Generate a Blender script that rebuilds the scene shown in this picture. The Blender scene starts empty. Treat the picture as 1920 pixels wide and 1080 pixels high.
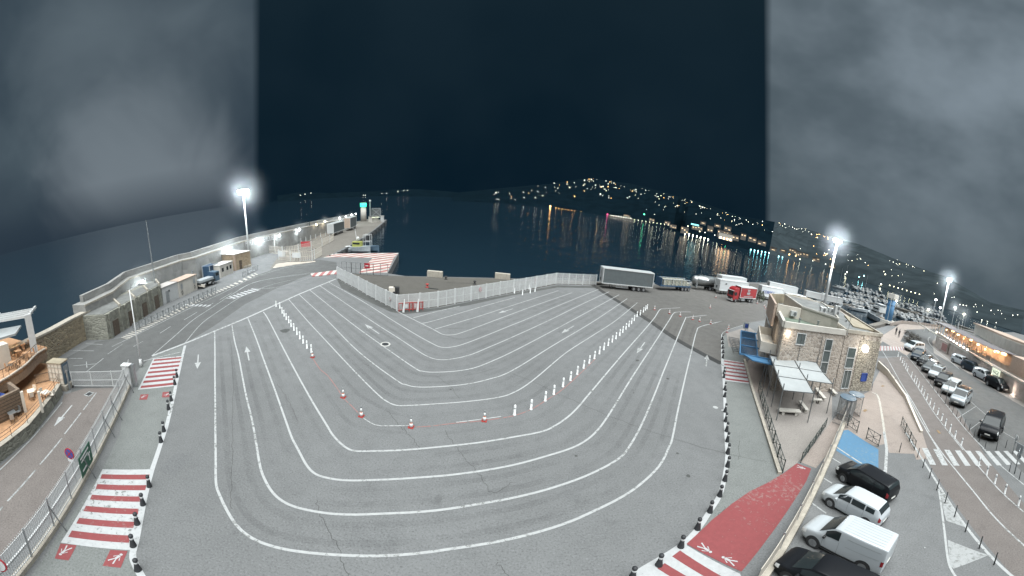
import bpy, math, random
from math import radians, pi, sin, cos, hypot, atan2
random.seed(7)
S = bpy.context.scene
# ------------------------------------------------------------------ camera (the place's dome camera: 180 deg panorama)
PITCH, ROLL = radians(13.1), radians(4.777)
FX, FY, CH = 1920 / pi, 722.0, 15.0
U = (sin(ROLL), cos(ROLL) * cos(PITCH), -cos(ROLL) * sin(PITCH))
def _n(v):
    l = math.sqrt(sum(c * c for c in v)); return tuple(c / l for c in v)
def _d(a, b): return sum(x * y for x, y in zip(a, b))
def _c(a, b): return (a[1]*b[2]-a[2]*b[1], a[2]*b[0]-a[0]*b[2], a[0]*b[1]-a[1]*b[0])
F = _n(tuple(z - U[2] * u for z, u in zip((0, 0, 1), U))); R = _c(U, F)
def ray(px, py):
    lo = (px - 960) / FX; la = (540 - py) / FY
    d = (cos(la) * sin(lo), sin(la), cos(la) * cos(lo))
    return (_d(R, d), _d(F, d), _d(U, d))
def G(px, py, z=0.0):
    """survey point: where the sight line of a photo pixel meets level z"""
    d = ray(px, py); dz = min(d[2], -2e-4) if z < CH else max(d[2], 2e-4)
    t = (z - CH) / dz; return (d[0] * t, d[1] * t, z)
def HT(g, px, py):
    d = ray(px, py); return CH + hypot(g[0], g[1]) * d[2] / hypot(d[0], d[1])
def VP(px, py, a, b):
    """where a sight line meets the upright plane through ground points a, b"""
    d = ray(px, py); nx, ny = -(b[1]-a[1]), b[0]-a[0]
    t = (nx*a[0] + ny*a[1]) / (nx*d[0] + ny*d[1]); return (d[0]*t, d[1]*t, CH + d[2]*t)
def AT(px, py, dist):
    d = ray(px, py); h = hypot(d[0], d[1]); return (d[0]/h*dist, d[1]/h*dist, CH + d[2]/h*dist)
from mathutils import Matrix, Vector
cd = bpy.data.cameras.new('camera'); cam = bpy.data.objects.new('camera', cd); S.collection.objects.link(cam)
cd.type = 'PANO'; cd.panorama_type = 'EQUIRECTANGULAR'
cd.longitude_min, cd.longitude_max = -pi/2, pi/2
cd.latitude_min, cd.latitude_max = -540/FY, 540/FY
cd.clip_end = 60000; cd.clip_start = .1
cam.matrix_world = Matrix(((R[0], R[1], -R[2], 0), (F[0], F[1], -F[2], 0), (U[0], U[1], -U[2], CH), (0, 0, 0, 1)))
S.camera = cam
S.render.engine = 'CYCLES'
try:
    S.cycles.use_denoising = True; S.cycles.denoiser = 'OPENIMAGEDENOISE'
except Exception: pass
S.cycles.max_bounces = 5; S.cycles.volume_bounces = 0; S.cycles.transparent_max_bounces = 12
S.cycles.sample_clamp_indirect = 4.0; S.cycles.caustics_reflective = False
S.view_settings.view_transform = 'Standard'; S.view_settings.look = 'None'
S.view_settings.gamma = 1; S.view_settings.use_curve_mapping = False
EXPO = 1.0
S.view_settings.exposure = EXPO
# ------------------------------------------------------------------ night sky; lens veil on both sides painted in as pale banks
W = bpy.data.worlds.new('World'); S.world = W; W.use_nodes = True
nt = W.node_tree; nt.nodes.clear()
class NT:
    def __init__(s, t): s.t = t
    def n(s, typ, **k):
        o = s.t.nodes.new(typ)
        for a, v in k.items():
            if a.startswith('i_'):
                key = a[2:]; key = int(key) if key.isdigit() else key.replace('_', ' ')
                o.inputs[key].default_value = v
            else: setattr(o, a, v)
        return o
    def l(s, a, b): s.t.links.new(a, b)
    def math(s, op, a, b=None, clamp=False):
        o = s.t.nodes.new('ShaderNodeMath'); o.operation = op; o.use_clamp = clamp
        for i, v in enumerate((a, b)):
            if v is None: continue
            if isinstance(v, (int, float)): o.inputs[i].default_value = v
            else: s.l(v, o.inputs[i])
        return o.outputs[0]
    def mix(s, f, a, b, mode='MIX'):
        o = s.t.nodes.new('ShaderNodeMix'); o.data_type = 'RGBA'; o.blend_type = mode
        for i, v in ((0, f), (6, a), (7, b)):
            if isinstance(v, (int, float)): o.inputs[i].default_value = v
            elif isinstance(v, tuple): o.inputs[i].default_value = v + (1,) if len(v) == 3 else v
            else: s.l(v, o.inputs[i])
        return o.outputs[2]
    def ramp(s, f, stops, interp='LINEAR'):
        o = s.t.nodes.new('ShaderNodeValToRGB'); o.color_ramp.interpolation = interp
        e = o.color_ramp.elements
        while len(e) < len(stops): e.new(.5)
        for k, (p, c) in enumerate(stops):
            e[k].position = p; e[k].color = (c, c, c, 1) if isinstance(c, (int, float)) else tuple(c) + (1,)
        s.l(f, o.inputs[0]); return o.outputs[0]
    def noise(s, vec, scale, detail=4, rough=.55, dist=0.0, out=0):
        o = s.t.nodes.new('ShaderNodeTexNoise'); o.inputs['Scale'].default_value = scale
        o.inputs['Detail'].default_value = detail; o.inputs['Roughness'].default_value = rough
        o.inputs['Distortion'].default_value = dist
        if vec is not None: s.l(vec, o.inputs['Vector'])
        return o.outputs[out]
def srgb(r, g, b):
    f = lambda c: (c/255/12.92) if c/255 <= .04045 else ((c/255+.055)/1.055)**2.4
    return (f(r), f(g), f(b))
w = NT(nt)
tc = w.n('ShaderNodeTexCoord'); dirv = tc.outputs['Generated']
def dotn(v):
    o = w.n('ShaderNodeVectorMath', operation='DOT_PRODUCT'); w.l(dirv, o.inputs[0]); o.inputs[1].default_value = v; return o.outputs['Value']
def side(px):   # signed side of the upright great circle that bounds a painted veil bank
    a, b = ray(px, 100), ray(px, 400); return _n(_c(a, b))
def band(px, soft, sign):
    v = w.math('MULTIPLY', dotn(side(px)), sign / soft); return w.math('ADD', v, .5, clamp=True)
k = 1 / 2**EXPO
def sk(r, g, b): return tuple(c * k for c in srgb(r, g, b))
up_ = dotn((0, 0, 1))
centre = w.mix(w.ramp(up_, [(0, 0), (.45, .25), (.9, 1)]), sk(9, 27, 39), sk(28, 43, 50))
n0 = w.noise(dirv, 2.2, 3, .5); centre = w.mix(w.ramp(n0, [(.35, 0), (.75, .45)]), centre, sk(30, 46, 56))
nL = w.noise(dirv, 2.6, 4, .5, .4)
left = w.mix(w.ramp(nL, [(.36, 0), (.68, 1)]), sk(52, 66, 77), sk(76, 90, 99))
pl = dotn(ray(285, 330)); veil_glow = w.ramp(w.math('ADD', pl, w.math('MULTIPLY', w.math('SUBTRACT', nL, .5), .09)), [(.945, 0), (.993, 1)], 'EASE')
pl2 = dotn(ray(285, 520)); veil_glow2 = w.ramp(w.math('ADD', pl2, w.math('MULTIPLY', w.math('SUBTRACT', nL, .5), .07)), [(.95, 0), (.995, 1)], 'EASE')
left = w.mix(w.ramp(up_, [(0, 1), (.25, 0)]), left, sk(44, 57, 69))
left = w.mix(w.math('MULTIPLY', w.math('MAXIMUM', veil_glow, w.math('MULTIPLY', veil_glow2, .8)), .9), left, sk(120, 130, 138))
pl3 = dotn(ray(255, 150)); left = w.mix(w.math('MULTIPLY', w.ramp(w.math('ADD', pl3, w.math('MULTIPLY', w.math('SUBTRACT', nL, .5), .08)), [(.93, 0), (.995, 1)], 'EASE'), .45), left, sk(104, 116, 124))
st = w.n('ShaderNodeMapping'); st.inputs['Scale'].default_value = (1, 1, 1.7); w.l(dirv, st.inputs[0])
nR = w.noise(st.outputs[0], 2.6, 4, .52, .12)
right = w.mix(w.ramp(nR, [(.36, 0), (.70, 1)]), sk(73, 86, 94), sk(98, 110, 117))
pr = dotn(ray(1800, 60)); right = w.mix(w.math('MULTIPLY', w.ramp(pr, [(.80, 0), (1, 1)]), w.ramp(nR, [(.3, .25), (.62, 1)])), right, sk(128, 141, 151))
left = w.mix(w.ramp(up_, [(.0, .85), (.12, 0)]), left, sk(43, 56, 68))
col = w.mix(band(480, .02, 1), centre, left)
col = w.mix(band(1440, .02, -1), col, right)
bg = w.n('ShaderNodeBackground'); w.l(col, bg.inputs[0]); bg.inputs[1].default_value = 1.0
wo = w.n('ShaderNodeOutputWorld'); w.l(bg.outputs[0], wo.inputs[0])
# one broad soft light: glow of the overcast night and port lighting
sd = bpy.data.lights.new('soft_sun', 'SUN'); sd.energy = 4.3; sd.angle = radians(85); sd.color = (.965, 1, .995)
so = bpy.data.objects.new('soft_sun', sd); S.collection.objects.link(so)
so.rotation_euler = Vector((.12, -.38, 1)).to_track_quat('Z', 'Y').to_euler()
# ------------------------------------------------------------------ materials
M = {}
def mat(name, col, rough=.7, metal=0, var=.0, scale=3.0, col2=None, bump=0, bscale=40, spec=.5, emit=None, estr=0, coat=0):
    m = bpy.data.materials.new(name); m.use_nodes = True; t = NT(m.node_tree)
    p = m.node_tree.nodes['Principled BSDF']; p.inputs['Roughness'].default_value = rough; p.inputs['Metallic'].default_value = metal
    p.inputs['Specular IOR Level'].default_value = spec; p.inputs['Coat Weight'].default_value = coat
    c = t.n('ShaderNodeTexCoord')
    if var or col2:
        nn = t.noise(c.outputs['Object'], scale, 5, .6)
        c2 = col2 or tuple(x * (1 - var) for x in col)
        t.l(t.mix(t.ramp(nn, [(.35, 0), (.65, 1)]), col, c2), p.inputs['Base Color'])
    else: p.inputs['Base Color'].default_value = (*col, 1)
    if bump:
        b = t.n('ShaderNodeBump'); b.inputs['Strength'].default_value = bump; b.inputs['Distance'].default_value = .02
        t.l(t.noise(c.outputs['Object'], bscale, 3), b.inputs['Height']); t.l(b.outputs[0], p.inputs['Normal'])
    if emit: p.inputs['Emission Color'].default_value = (*emit, 1); p.inputs['Emission Strength'].default_value = estr
    M[name] = m; return m
def asphalt(name, c1, c2, crack=True):
    m = bpy.data.materials.new(name); m.use_nodes = True; t = NT(m.node_tree); p = m.node_tree.nodes['Principled BSDF']
    c = t.n('ShaderNodeTexCoord').outputs['Object']
    big = t.noise(c, .045, 4, .6); mid = t.noise(c, .6, 5, .65); fine = t.noise(c, 9, 3, .8)
    base = t.mix(t.ramp(big, [(.35, 0), (.65, 1)]), c1, c2)
    base = t.mix(t.ramp(mid, [(.42, 0), (.72, .5)]), base, tuple(x * .72 for x in c1))
    base = t.mix(t.ramp(fine, [(.33, .85), (.47, 0)]), base, tuple(x * .5 for x in c1))
    base = t.mix(t.ramp(fine, [(.55, 0), (.70, .5)]), base, tuple(x * 1.5 for x in c1))
    st = t.noise(c, .22, 6, .7, 1.2)     # tyre grime and oil
    base = t.mix(t.ramp(st, [(.62, 0), (.74, .45)]), base, tuple(x * .45 for x in c1))
    t.l(base, p.inputs['Base Color']); t.l(t.ramp(mid, [(.3, .72), (.7, .92)]), p.inputs['Roughness'])
    p.inputs['Specular IOR Level'].default_value = .25
    b = t.n('ShaderNodeBump'); b.inputs['Strength'].default_value = .35; b.inputs['Distance'].default_value = .01
    t.l(t.noise(c, 55, 2), b.inputs['Height']); t.l(b.outputs[0], p.inputs['Normal'])
    M[name] = m
asphalt('asphalt', (.144, .148, .150), (.118, .121, .122))
asphalt('asphalt_patch', (.137, .141, .143), (.112, .115, .117))
asphalt('asphalt_black', (.036, .037, .037), (.05, .05, .048))
asphalt('asphalt_warm_dimmed', (.102, .098, .092), (.086, .084, .080))  # warmer asphalt past the drain, also darkened in place of light falloff
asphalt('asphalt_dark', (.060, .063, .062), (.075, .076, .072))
asphalt('asphalt_road', (.098, .100, .099), (.078, .080, .080))
asphalt('asphalt_brown', (.142, .126, .118), (.118, .106, .100))
asphalt('walk_grey', (.150, .158, .153), (.138, .146, .142))
asphalt('concrete_dark', (.095, .09, .08), (.075, .072, .066))
asphalt('concrete', (.155, .145, .13), (.12, .113, .10))
asphalt('pink_paving', (.265, .225, .20), (.225, .195, .175))
asphalt('plaza', (.235, .215, .20), (.20, .185, .17))
def paint(name, col, wear=.5, under=(.13, .135, .13)):
    m = bpy.data.materials.new(name); m.use_nodes = True; t = NT(m.node_tree); p = m.node_tree.nodes['Principled BSDF']
    c = t.n('ShaderNodeTexCoord').outputs['Object']
    a = t.noise(c, 3.2, 6, .75, .6); b = t.noise(c, .12, 3)
    f = t.math('ADD', a, t.math('MULTIPLY', t.math('SUBTRACT', b, .5), .5))
    t.l(t.mix(t.ramp(f, [(.62 - .12*wear, 0), (.66 - .06*wear, 1)]), t.mix(t.ramp(a, [(.3, 0), (.6, 1)]), col, tuple(x * .82 for x in col)), under), p.inputs['Base Color'])
    p.inputs['Roughness'].default_value = .8; M[name] = m
paint('white_paint', (.345, .355, .355), .55); paint('white_fresh', (.37, .38, .385), .15)
paint('white_faded', (.29, .30, .30), 1.0); paint('red_paint', (.20, .043, .046), .25, (.2, .1, .095)); paint('red_faded', (.26, .13, .12), 1)
paint('blue_paint', (.065, .165, .27), .6, (.10, .17, .23)); paint('cream_paint', (.40, .38, .34), .5)
paint('kerb_white', (.42, .42, .40), .3, (.3, .3, .28))
def stripes(name, ca, cb, scale, ang, wear=.4):
    m = bpy.data.materials.new(name); m.use_nodes = True; t = NT(m.node_tree); p = m.node_tree.nodes['Principled BSDF']
    c = t.n('ShaderNodeTexCoord').outputs['Object']
    mp = t.n('ShaderNodeMapping'); mp.inputs['Rotation'].default_value = (0, 0, ang); t.l(c, mp.inputs[0])
    sx = t.n('ShaderNodeSeparateXYZ'); t.l(mp.outputs[0], sx.inputs[0])
    fr = t.math('FRACT', t.math('MULTIPLY', sx.outputs[0], 1 / scale))
    a = t.noise(c, 1.1, 5, .7)
    base = t.mix(t.math('GREATER_THAN', fr, .5), ca, cb)
    t.l(t.mix(t.ramp(a, [(.5, 0), (.64, wear)]), base, (.24, .20, .15)), p.inputs['Base Color']); p.inputs['Roughness'].default_value = .8; M[name] = m
stripes('pad_stripes', (.42, .40, .37), (.24, .09, .085), 2.6, radians(35))
stripes('island_stripes', (.42, .41, .39), (.28, .10, .10), 1.6, radians(-20))
stripes('cream_stripes', (.42, .39, .34), (.20, .16, .13), 1.5, radians(75), .2)
def stone(name, c1, c2, mortar, scale, bump=.6, zs=1.0):
    m = bpy.data.materials.new(name); m.use_nodes = True; t = NT(m.node_tree); p = m.node_tree.nodes['Principled BSDF']
    c = t.n('ShaderNodeTexCoord').outputs['Object']
    mp = t.n('ShaderNodeMapping'); mp.inputs['Scale'].default_value = (1, 1, zs); t.l(c, mp.inputs[0])
    wob = t.n('ShaderNodeVectorMath', operation='ADD'); t.l(mp.outputs[0], wob.inputs[0])
    ns = t.n('ShaderNodeTexNoise'); ns.inputs['Scale'].default_value = scale * .8; t.l(mp.outputs[0], ns.inputs['Vector'])
    sc = t.n('ShaderNodeVectorMath', operation='SCALE'); sc.inputs['Scale'].default_value = .35 / scale; t.l(ns.outputs['Color'], sc.inputs[0]); t.l(sc.outputs[0], wob.inputs[1])
    v = t.n('ShaderNodeTexVoronoi'); v.inputs['Scale'].default_value = scale; t.l(wob.outputs[0], v.inputs['Vector'])
    e = t.n('ShaderNodeTexVoronoi', feature='DISTANCE_TO_EDGE'); e.inputs['Scale'].default_value = scale; t.l(wob.outputs[0], e.inputs['Vector'])
    sep = t.n('ShaderNodeSeparateColor'); t.l(v.outputs['Color'], sep.inputs[0])
    base = t.mix(sep.outputs[0], c1, c2)
    base = t.mix(t.ramp(t.noise(c, .35, 5, .7), [(.4, 0), (.7, .5)]), base, tuple(x * .6 for x in c1))
    ed = t.ramp(e.outputs['Distance'], [(.02, 1), (.09, 0)])
    t.l(t.mix(ed, base, mortar), p.inputs['Base Color']); p.inputs['Roughness'].default_value = .9
    b = t.n('ShaderNodeBump'); b.inputs['Strength'].default_value = bump; b.inputs['Distance'].default_value = .06
    t.l(t.ramp(e.outputs['Distance'], [(0, 0), (.2, 1)]), b.inputs['Height']); t.l(b.outputs[0], p.inputs['Normal']); M[name] = m
stone('granite', (.40, .345, .295), (.25, .215, .185), (.42, .38, .34), 1.9, .7, 1.4)
stone('pebble', (.44, .40, .33), (.28, .25, .20), (.09, .08, .07), 3.6, 1.0)
stone('rubble', (.30, .25, .17), (.15, .125, .09), (.22, .19, .14), 1.5, .9, 1.5)
stone('rubble_grey', (.26, .26, .22), (.14, .14, .12), (.20, .20, .17), 1.6, .8, 1.5)
stone('jetty_wall', (.27, .27, .26), (.20, .20, .195), (.23, .23, .22), .45, .35, 1.6)
stone('tan_stone', (.36, .28, .19), (.24, .185, .125), (.28, .23, .17), 1.5, .5, 1.6)
mat('render_wall', (.36, .32, .29), .9, var=.3, scale=.8); mat('render_pale', (.46, .44, .40), .85, var=.15, scale=.7)
mat('tan_wall', (.40, .31, .25), .85, var=.15); mat('cream', (.52, .48, .42), .8, var=.12, scale=1.2)
mat('roof_grey', (.16, .165, .16), .9, var=.35, scale=.6); mat('roof_purple', (.13, .12, .125), .8, var=.2); mat('roof_green', (.13, .165, .13), .9, var=.3, scale=.6)
mat('roof_tan', (.30, .26, .19), .9, var=.3, scale=.8); mat('roof_white', (.42, .40, .38), .7, var=.15)
mat('white_metal', (.50, .51, .51), .45, var=.12, scale=2); mat('galv', (.38, .40, .41), .4, .7, var=.2, scale=3)
mat('galv_dark', (.17, .18, .185), .5, .4, var=.25); mat('dark_metal', (.035, .04, .042), .5, .3); mat('iron_green', (.03, .045, .042), .55, .2)
mat('black_rubber', (.02, .022, .025), .65); mat('rubber', (.03, .03, .032), .85); mat('rim', (.34, .35, .36), .35, .8)
mat('plastic_white', (.52, .53, .53), .5); mat('plastic_red', (.30, .035, .03), .5); mat('orange', (.55, .12, .03), .6)
mat('glass_dark', (.02, .026, .028), .15, spec=.35); mat('window_glass', (.09, .11, .11), .12, spec=.7, var=.3, scale=.8)
mat('car_black', (.009, .010, .012), .3, .0, coat=0, spec=.16); mat('car_white', (.40, .43, .45), .35, coat=.4); mat('car_silver', (.30, .33, .35), .35, .2, coat=.4)
mat('car_grey', (.085, .095, .10), .35, .2, coat=.3); mat('car_blue', (.018, .03, .045), .35, .1, coat=.3, spec=.3)
mat('lamp_clear', (.6, .62, .62), .15); mat('lamp_red', (.22, .02, .025), .2); mat('plate', (.7, .7, .66), .5); mat('black_trim', (.018, .019, .02), .6)
mat('trailer_white', (.42, .43, .43), .45, var=.1, scale=1.5); mat('curtain_grey', (.085, .10, .105), .6, var=.15, scale=1.4); mat('truck_red', (.26, .018, .022), .35, var=.1, coat=.3)
mat('blue_metal', (.025, .06, .11), .45, var=.2); mat('blue_awning', (.05, .15, .28), .6, var=.12, scale=2); mat('canvas', (.30, .32, .325), .85, var=.1, scale=1)
mat('tank', (.30, .31, .31), .3, .6, var=.3, scale=2); mat('cargo', (.36, .34, .27), .8, col2=(.13, .15, .14), scale=2.4)
mat('wood', (.20, .15, .11), .7, var=.4, scale=5); mat('wood_dark', (.10, .075, .055), .7, var=.4, scale=4); mat('wood_warm', (.42, .24, .13), .6, var=.3)
mat('bench_stone', (.48, .46, .42), .8, var=.15); mat('kerb', (.36, .33, .28), .9, var=.25, scale=2); mat('sign_red', (.30, .02, .03), .5); mat('sign_blue', (.03, .065, .26), .5)
mat('sign_green', (.015, .085, .05), .5); mat('hull', (.36, .39, .41), .4, var=.2, scale=2); mat('hull_blue', (.07, .11, .15), .4); mat('deck', (.40, .38, .34), .6)
mat('boat_yellow', (.27, .28, .08), .5); mat('hill', (.0032, .0082, .0122), 1, var=.3, scale=.01, spec=0); mat('hill_scrub_hazed', (.030, .040, .045), 1, var=.35, scale=.012, spec=0); mat('leaf', (.05, .065, .035), .8, var=.5, scale=1)  # scrub slope lightened: haze veil and harbour light are in its colour
mat('town_wall', (.17, .15, .13), .9, var=.3, scale=.1); mat('town_roof', (.08, .06, .05), .9); mat('rock', (.10, .095, .085), .95, var=.5, scale=.6)
mat('skin', (.35, .22, .16), .6); mat('cloth_dark', (.025, .025, .03), .8); mat('brown_stain', (.19, .13, .07), .9)
def emis(name, c, s): mat(name, c, .5, emit=c, estr=s)
emis('glow_white', (.92, .97, 1), 14); emis('glow_flood', (.88, .95, 1), 40); emis('glow_warm', (1, .60, .30), 5); emis('glow_amber', (1, .52, .16), 14)
emis('glow_green', (.05, 1, .55), 1.2); emis('glow_globe', (1, .97, .88), 4); emis('glow_cyan', (.35, .95, 1), 11); emis('glow_yellow', (1, .93, .62), 8)
emis('glow_pink', (1, .12, .3), 5); emis('glow_shore', (1, .90, .66), 20); emis('glow_neon', (.25, .8, .85), 1.6); emis('glow_town', (.95, .95, .80), 6); emis('glow_win', (1, .72, .42), .5); emis('glow_strip', (.85, .95, 1), 2.5)
emis('glow_signgreen', (.1, 1, .45), 10); emis('glow_panel', (.85, .9, .7), .35)
m = bpy.data.materials.new('water'); m.use_nodes = True; t = NT(m.node_tree); p = m.node_tree.nodes['Principled BSDF']
p.inputs['Base Color'].default_value = (.007, .017, .026, 1); p.inputs['Roughness'].default_value = .10; p.inputs['IOR'].default_value = 1.33
c = t.n('ShaderNodeTexCoord').outputs['Object']
b = t.n('ShaderNodeBump'); b.inputs['Strength'].default_value = .4; b.inputs['Distance'].default_value = .25
mp = t.n('ShaderNodeMapping'); mp.inputs['Rotation'].default_value = (0, 0, .3); mp.inputs['Scale'].default_value = (.35, 1, 1); t.l(c, mp.inputs[0])
t.l(t.math('ADD', t.noise(mp.outputs[0], .55, 3, .55), t.math('MULTIPLY', t.noise(mp.outputs[0], .12, 2), 1.5)), b.inputs['Height']); t.l(b.outputs[0], p.inputs['Normal']); M['water'] = m
# ------------------------------------------------------------------ mesh helpers
class MB:
    def __init__(s): s.v = []; s.f = []
    def add(s, vs, fs):
        o = len(s.v); s.v += [tuple(x) for x in vs]; s.f += [tuple(i + o for i in q) for q in fs]; return s
    def box(s, c, d, rz=0, tilt=None):
        hx, hy, hz = d[0]/2, d[1]/2, d[2]/2; vs = []
        for z in (-hz, hz):
            for x, y in ((-hx, -hy), (hx, -hy), (hx, hy), (-hx, hy)):
                X, Y, Z = x, y, z
                if tilt: X, Z = X*cos(tilt)+Z*sin(tilt), -X*sin(tilt)+Z*cos(tilt)
                vs.append((c[0] + X*cos(rz) - Y*sin(rz), c[1] + X*sin(rz) + Y*cos(rz), c[2] + Z))
        return s.add(vs, [(3,2,1,0), (4,5,6,7), (0,1,5,4), (1,2,6,5), (2,3,7,6), (3,0,4,7)])
    def beam(s, a, b, w, h=None, upv=(0, 0, 1)):
        h = h or w; a, b = Vector(a), Vector(b); d = (b-a).normalized(); u = Vector(upv)
        if abs(d.dot(u)) > .98: u = Vector((1, 0, 0))
        x = d.cross(u).normalized(); y = x.cross(d); vs = []
        for q in (a, b):
            for i, j in ((-1,-1), (1,-1), (1,1), (-1,1)): vs.append(q + x*i*w/2 + y*j*h/2)
        return s.add(vs, [(3,2,1,0), (4,5,6,7), (0,1,5,4), (1,2,6,5), (2,3,7,6), (3,0,4,7)])
    def cyl(s, a, b, r0, r1=None, n=12, cap=True):
        r1 = r0 if r1 is None else r1; a, b = Vector(a), Vector(b); d = (b-a).normalized()
        u = Vector((0, 0, 1)) if abs(d.z) < .95 else Vector((1, 0, 0)); x = d.cross(u).normalized(); y = x.cross(d); vs = []
        for q, r in ((a, r0), (b, r1)):
            for i in range(n): an = 2*pi*i/n; vs.append(q + x*cos(an)*r + y*sin(an)*r)
        fs = [(i, (i+1) % n, n + (i+1) % n, n + i) for i in range(n)]
        if cap: fs += [tuple(range(n))[::-1], tuple(range(n, 2*n))]
        return s.add(vs, fs)
    def lathe(s, prof, n=16, c=(0, 0, 0)):
        vs = [(c[0]+r*cos(2*pi*i/n), c[1]+r*sin(2*pi*i/n), c[2]+z) for r, z in prof for i in range(n)]
        fs = [(j*n+i, j*n+(i+1) % n, (j+1)*n+(i+1) % n, (j+1)*n+i) for j in range(len(prof)-1) for i in range(n)]
        fs += [tuple(range(n))[::-1], tuple(range((len(prof)-1)*n, len(prof)*n))]
        return s.add(vs, fs)
    def sph(s, c, r, n=10, m=6, sz=1):
        prof = [(max(r*sin(pi*j/m), 1e-3), -r*sz*cos(pi*j/m)) for j in range(m+1)]
        return s.lathe(prof, n, c)
    def prism(s, poly, z0, z1):
        n = len(poly); g = lambda z, p: z(p) if callable(z) else z
        vs = [(q[0], q[1], g(z0, q)) for q in poly] + [(q[0], q[1], g(z1, q)) for q in poly]
        ar = sum(poly[i][0]*poly[(i+1) % n][1] - poly[(i+1) % n][0]*poly[i][1] for i in range(n))
        fs = [tuple(range(n))[::-1], tuple(range(n, 2*n))] + [(i, (i+1) % n, n+(i+1) % n, n+i) for i in range(n)]
        if ar < 0: fs = [q[::-1] for q in fs]
        return s.add(vs, fs)
    def sheet(s, poly, z):
        n = len(poly); ar = sum(poly[i][0]*poly[(i+1) % n][1] - poly[(i+1) % n][0]*poly[i][1] for i in range(n))
        f = tuple(range(n)) if ar > 0 else tuple(range(n))[::-1]
        return s.add([(q[0], q[1], z) for q in poly], [f])
    def ribbon(s, pts, w, z, smooth=0, closed=False):
        if smooth: pts = crom(pts, smooth)
        n = len(pts); L = []; Rr = []
        for i in range(n):
            a = pts[max(i-1, 0)]; b = pts[min(i+1, n-1)]; dx, dy = b[0]-a[0], b[1]-a[1]; l = hypot(dx, dy) or 1
            ox, oy = -dy/l*w/2, dx/l*w/2; L.append((pts[i][0]+ox, pts[i][1]+oy, z)); Rr.append((pts[i][0]-ox, pts[i][1]-oy, z))
        return s.add(L + Rr, [(n+i, n+i+1, i+1, i) for i in range(n-1)])
    def wallrib(s, pts, thick, z0, z1):
        """upright wall along a path; z1 may be a list"""
        n = len(pts); L = []; Rr = []
        for i in range(n):
            a = pts[max(i-1, 0)]; b = pts[min(i+1, n-1)]; dx, dy = b[0]-a[0], b[1]-a[1]; l = hypot(dx, dy) or 1
            L.append((pts[i][0], pts[i][1])); Rr.append((pts[i][0]-dy/l*thick, pts[i][1]+dx/l*thick))
        zt = z1 if isinstance(z1, (list, tuple)) else [z1]*n; zb = z0 if isinstance(z0, (list, tuple)) else [z0]*n
        vs = [(*L[i], zb[i]) for i in range(n)] + [(*L[i], zt[i]) for i in range(n)] + [(*Rr[i], zb[i]) for i in range(n)] + [(*Rr[i], zt[i]) for i in range(n)]
        fs = []
        for i in range(n-1):
            fs += [(i, i+1, n+i+1, n+i), (n+i, n+i+1, 3*n+i+1, 3*n+i), (2*n+i+1, 2*n+i, 3*n+i, 3*n+i+1)]
        fs += [(0, n, 3*n, 2*n), (n-1, 3*n-1, 4*n-1, 2*n-1)]
        return s.add(vs, fs)
    def build(s, name, m, parent=None, smooth=False, loc=None, bevel=0, **tg):
        me = bpy.data.meshes.new(name); me.from_pydata(s.v, [], s.f); me.validate(); me.materials.append(M[m] if isinstance(m, str) else m)
        if smooth: me.polygons.foreach_set('use_smooth', [True]*len(me.polygons))
        o = bpy.data.objects.new(name, me); S.collection.objects.link(o)
        if parent: o.parent = parent
        if loc: o.location = loc
        if bevel:
            bv = o.modifiers.new('bevel', 'BEVEL'); bv.width = bevel; bv.segments = 2; bv.limit_method = 'ANGLE'
        if tg: tag(o, **tg)
        return o
def crom(P, k=6):
    out = []; n = len(P)
    for i in range(n-1):
        p0, p1, p2, p3 = P[max(i-1, 0)], P[i], P[i+1], P[min(i+2, n-1)]
        for j in range(k):
            t = j/k; f = lambda a, b, c, d: .5*((2*b)+(-a+c)*t+(2*a-5*b+4*c-d)*t*t+(-a+3*b-3*c+d)*t**3)
            out.append((f(p0[0], p1[0], p2[0], p3[0]), f(p0[1], p1[1], p2[1], p3[1])))
    out.append((P[-1][0], P[-1][1])); return out
def tag(o, label=None, cat=None, group=None, kind=None):
    if label: o['label'] = label
    if cat: o['category'] = cat
    if group: o['group'] = group
    if kind: o['kind'] = kind
    return o
def thing(name, label, cat, loc=(0, 0, 0), rz=0, group=None):
    o = bpy.data.objects.new(name, None); S.collection.objects.link(o); o.location = loc; o.rotation_euler = (0, 0, rz)
    o.empty_display_size = .2; return tag(o, label, cat, group)
def kids(o): return list(o.children)
def dup(root, loc, rz=0, label=None, sc=None):
    def cp(o, par):
        c = o.copy(); S.collection.objects.link(c)
        if par: c.parent = par
        for ch in kids(o): cp(ch, c)
        return c
    r = cp(root, None); r.location = loc; r.rotation_euler = (0, 0, rz)
    if label: r['label'] = label
    if sc: r.scale = (sc, sc, sc)
    return r
def P(*pts): return [G(*q)[:2] for q in pts]
def Z(x0, y0, s, pts): return [(x0 + a/s, y0 + b/s) for a, b in pts]   # survey read off an enlarged view
def struct(name, mb, m): return mb.build(name, m, kind='structure')
def ang(a, b): return atan2(b[1]-a[1], b[0]-a[0])
def lerp(a, b, t): return tuple(x + (y-x)*t for x, y in zip(a, b))
def plamp(loc, power, col=(1, 1, 1), r=.25, parent=None, spot=None, blend=.6):
    d = bpy.data.lights.new('lamp_light', 'SPOT' if spot else 'POINT'); d.energy = power * .42; d.color = col; d.shadow_soft_size = r
    if spot: d.spot_size = radians(spot); d.spot_blend = blend
    o = bpy.data.objects.new('lamp_light', d); S.collection.objects.link(o); o.location = loc
    if parent: o.parent = parent
    return o
# ================================================================== SETTING
SEA = -1.8
def wt(z): return lambda x, y: G(x, y, z)[:2]
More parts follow.
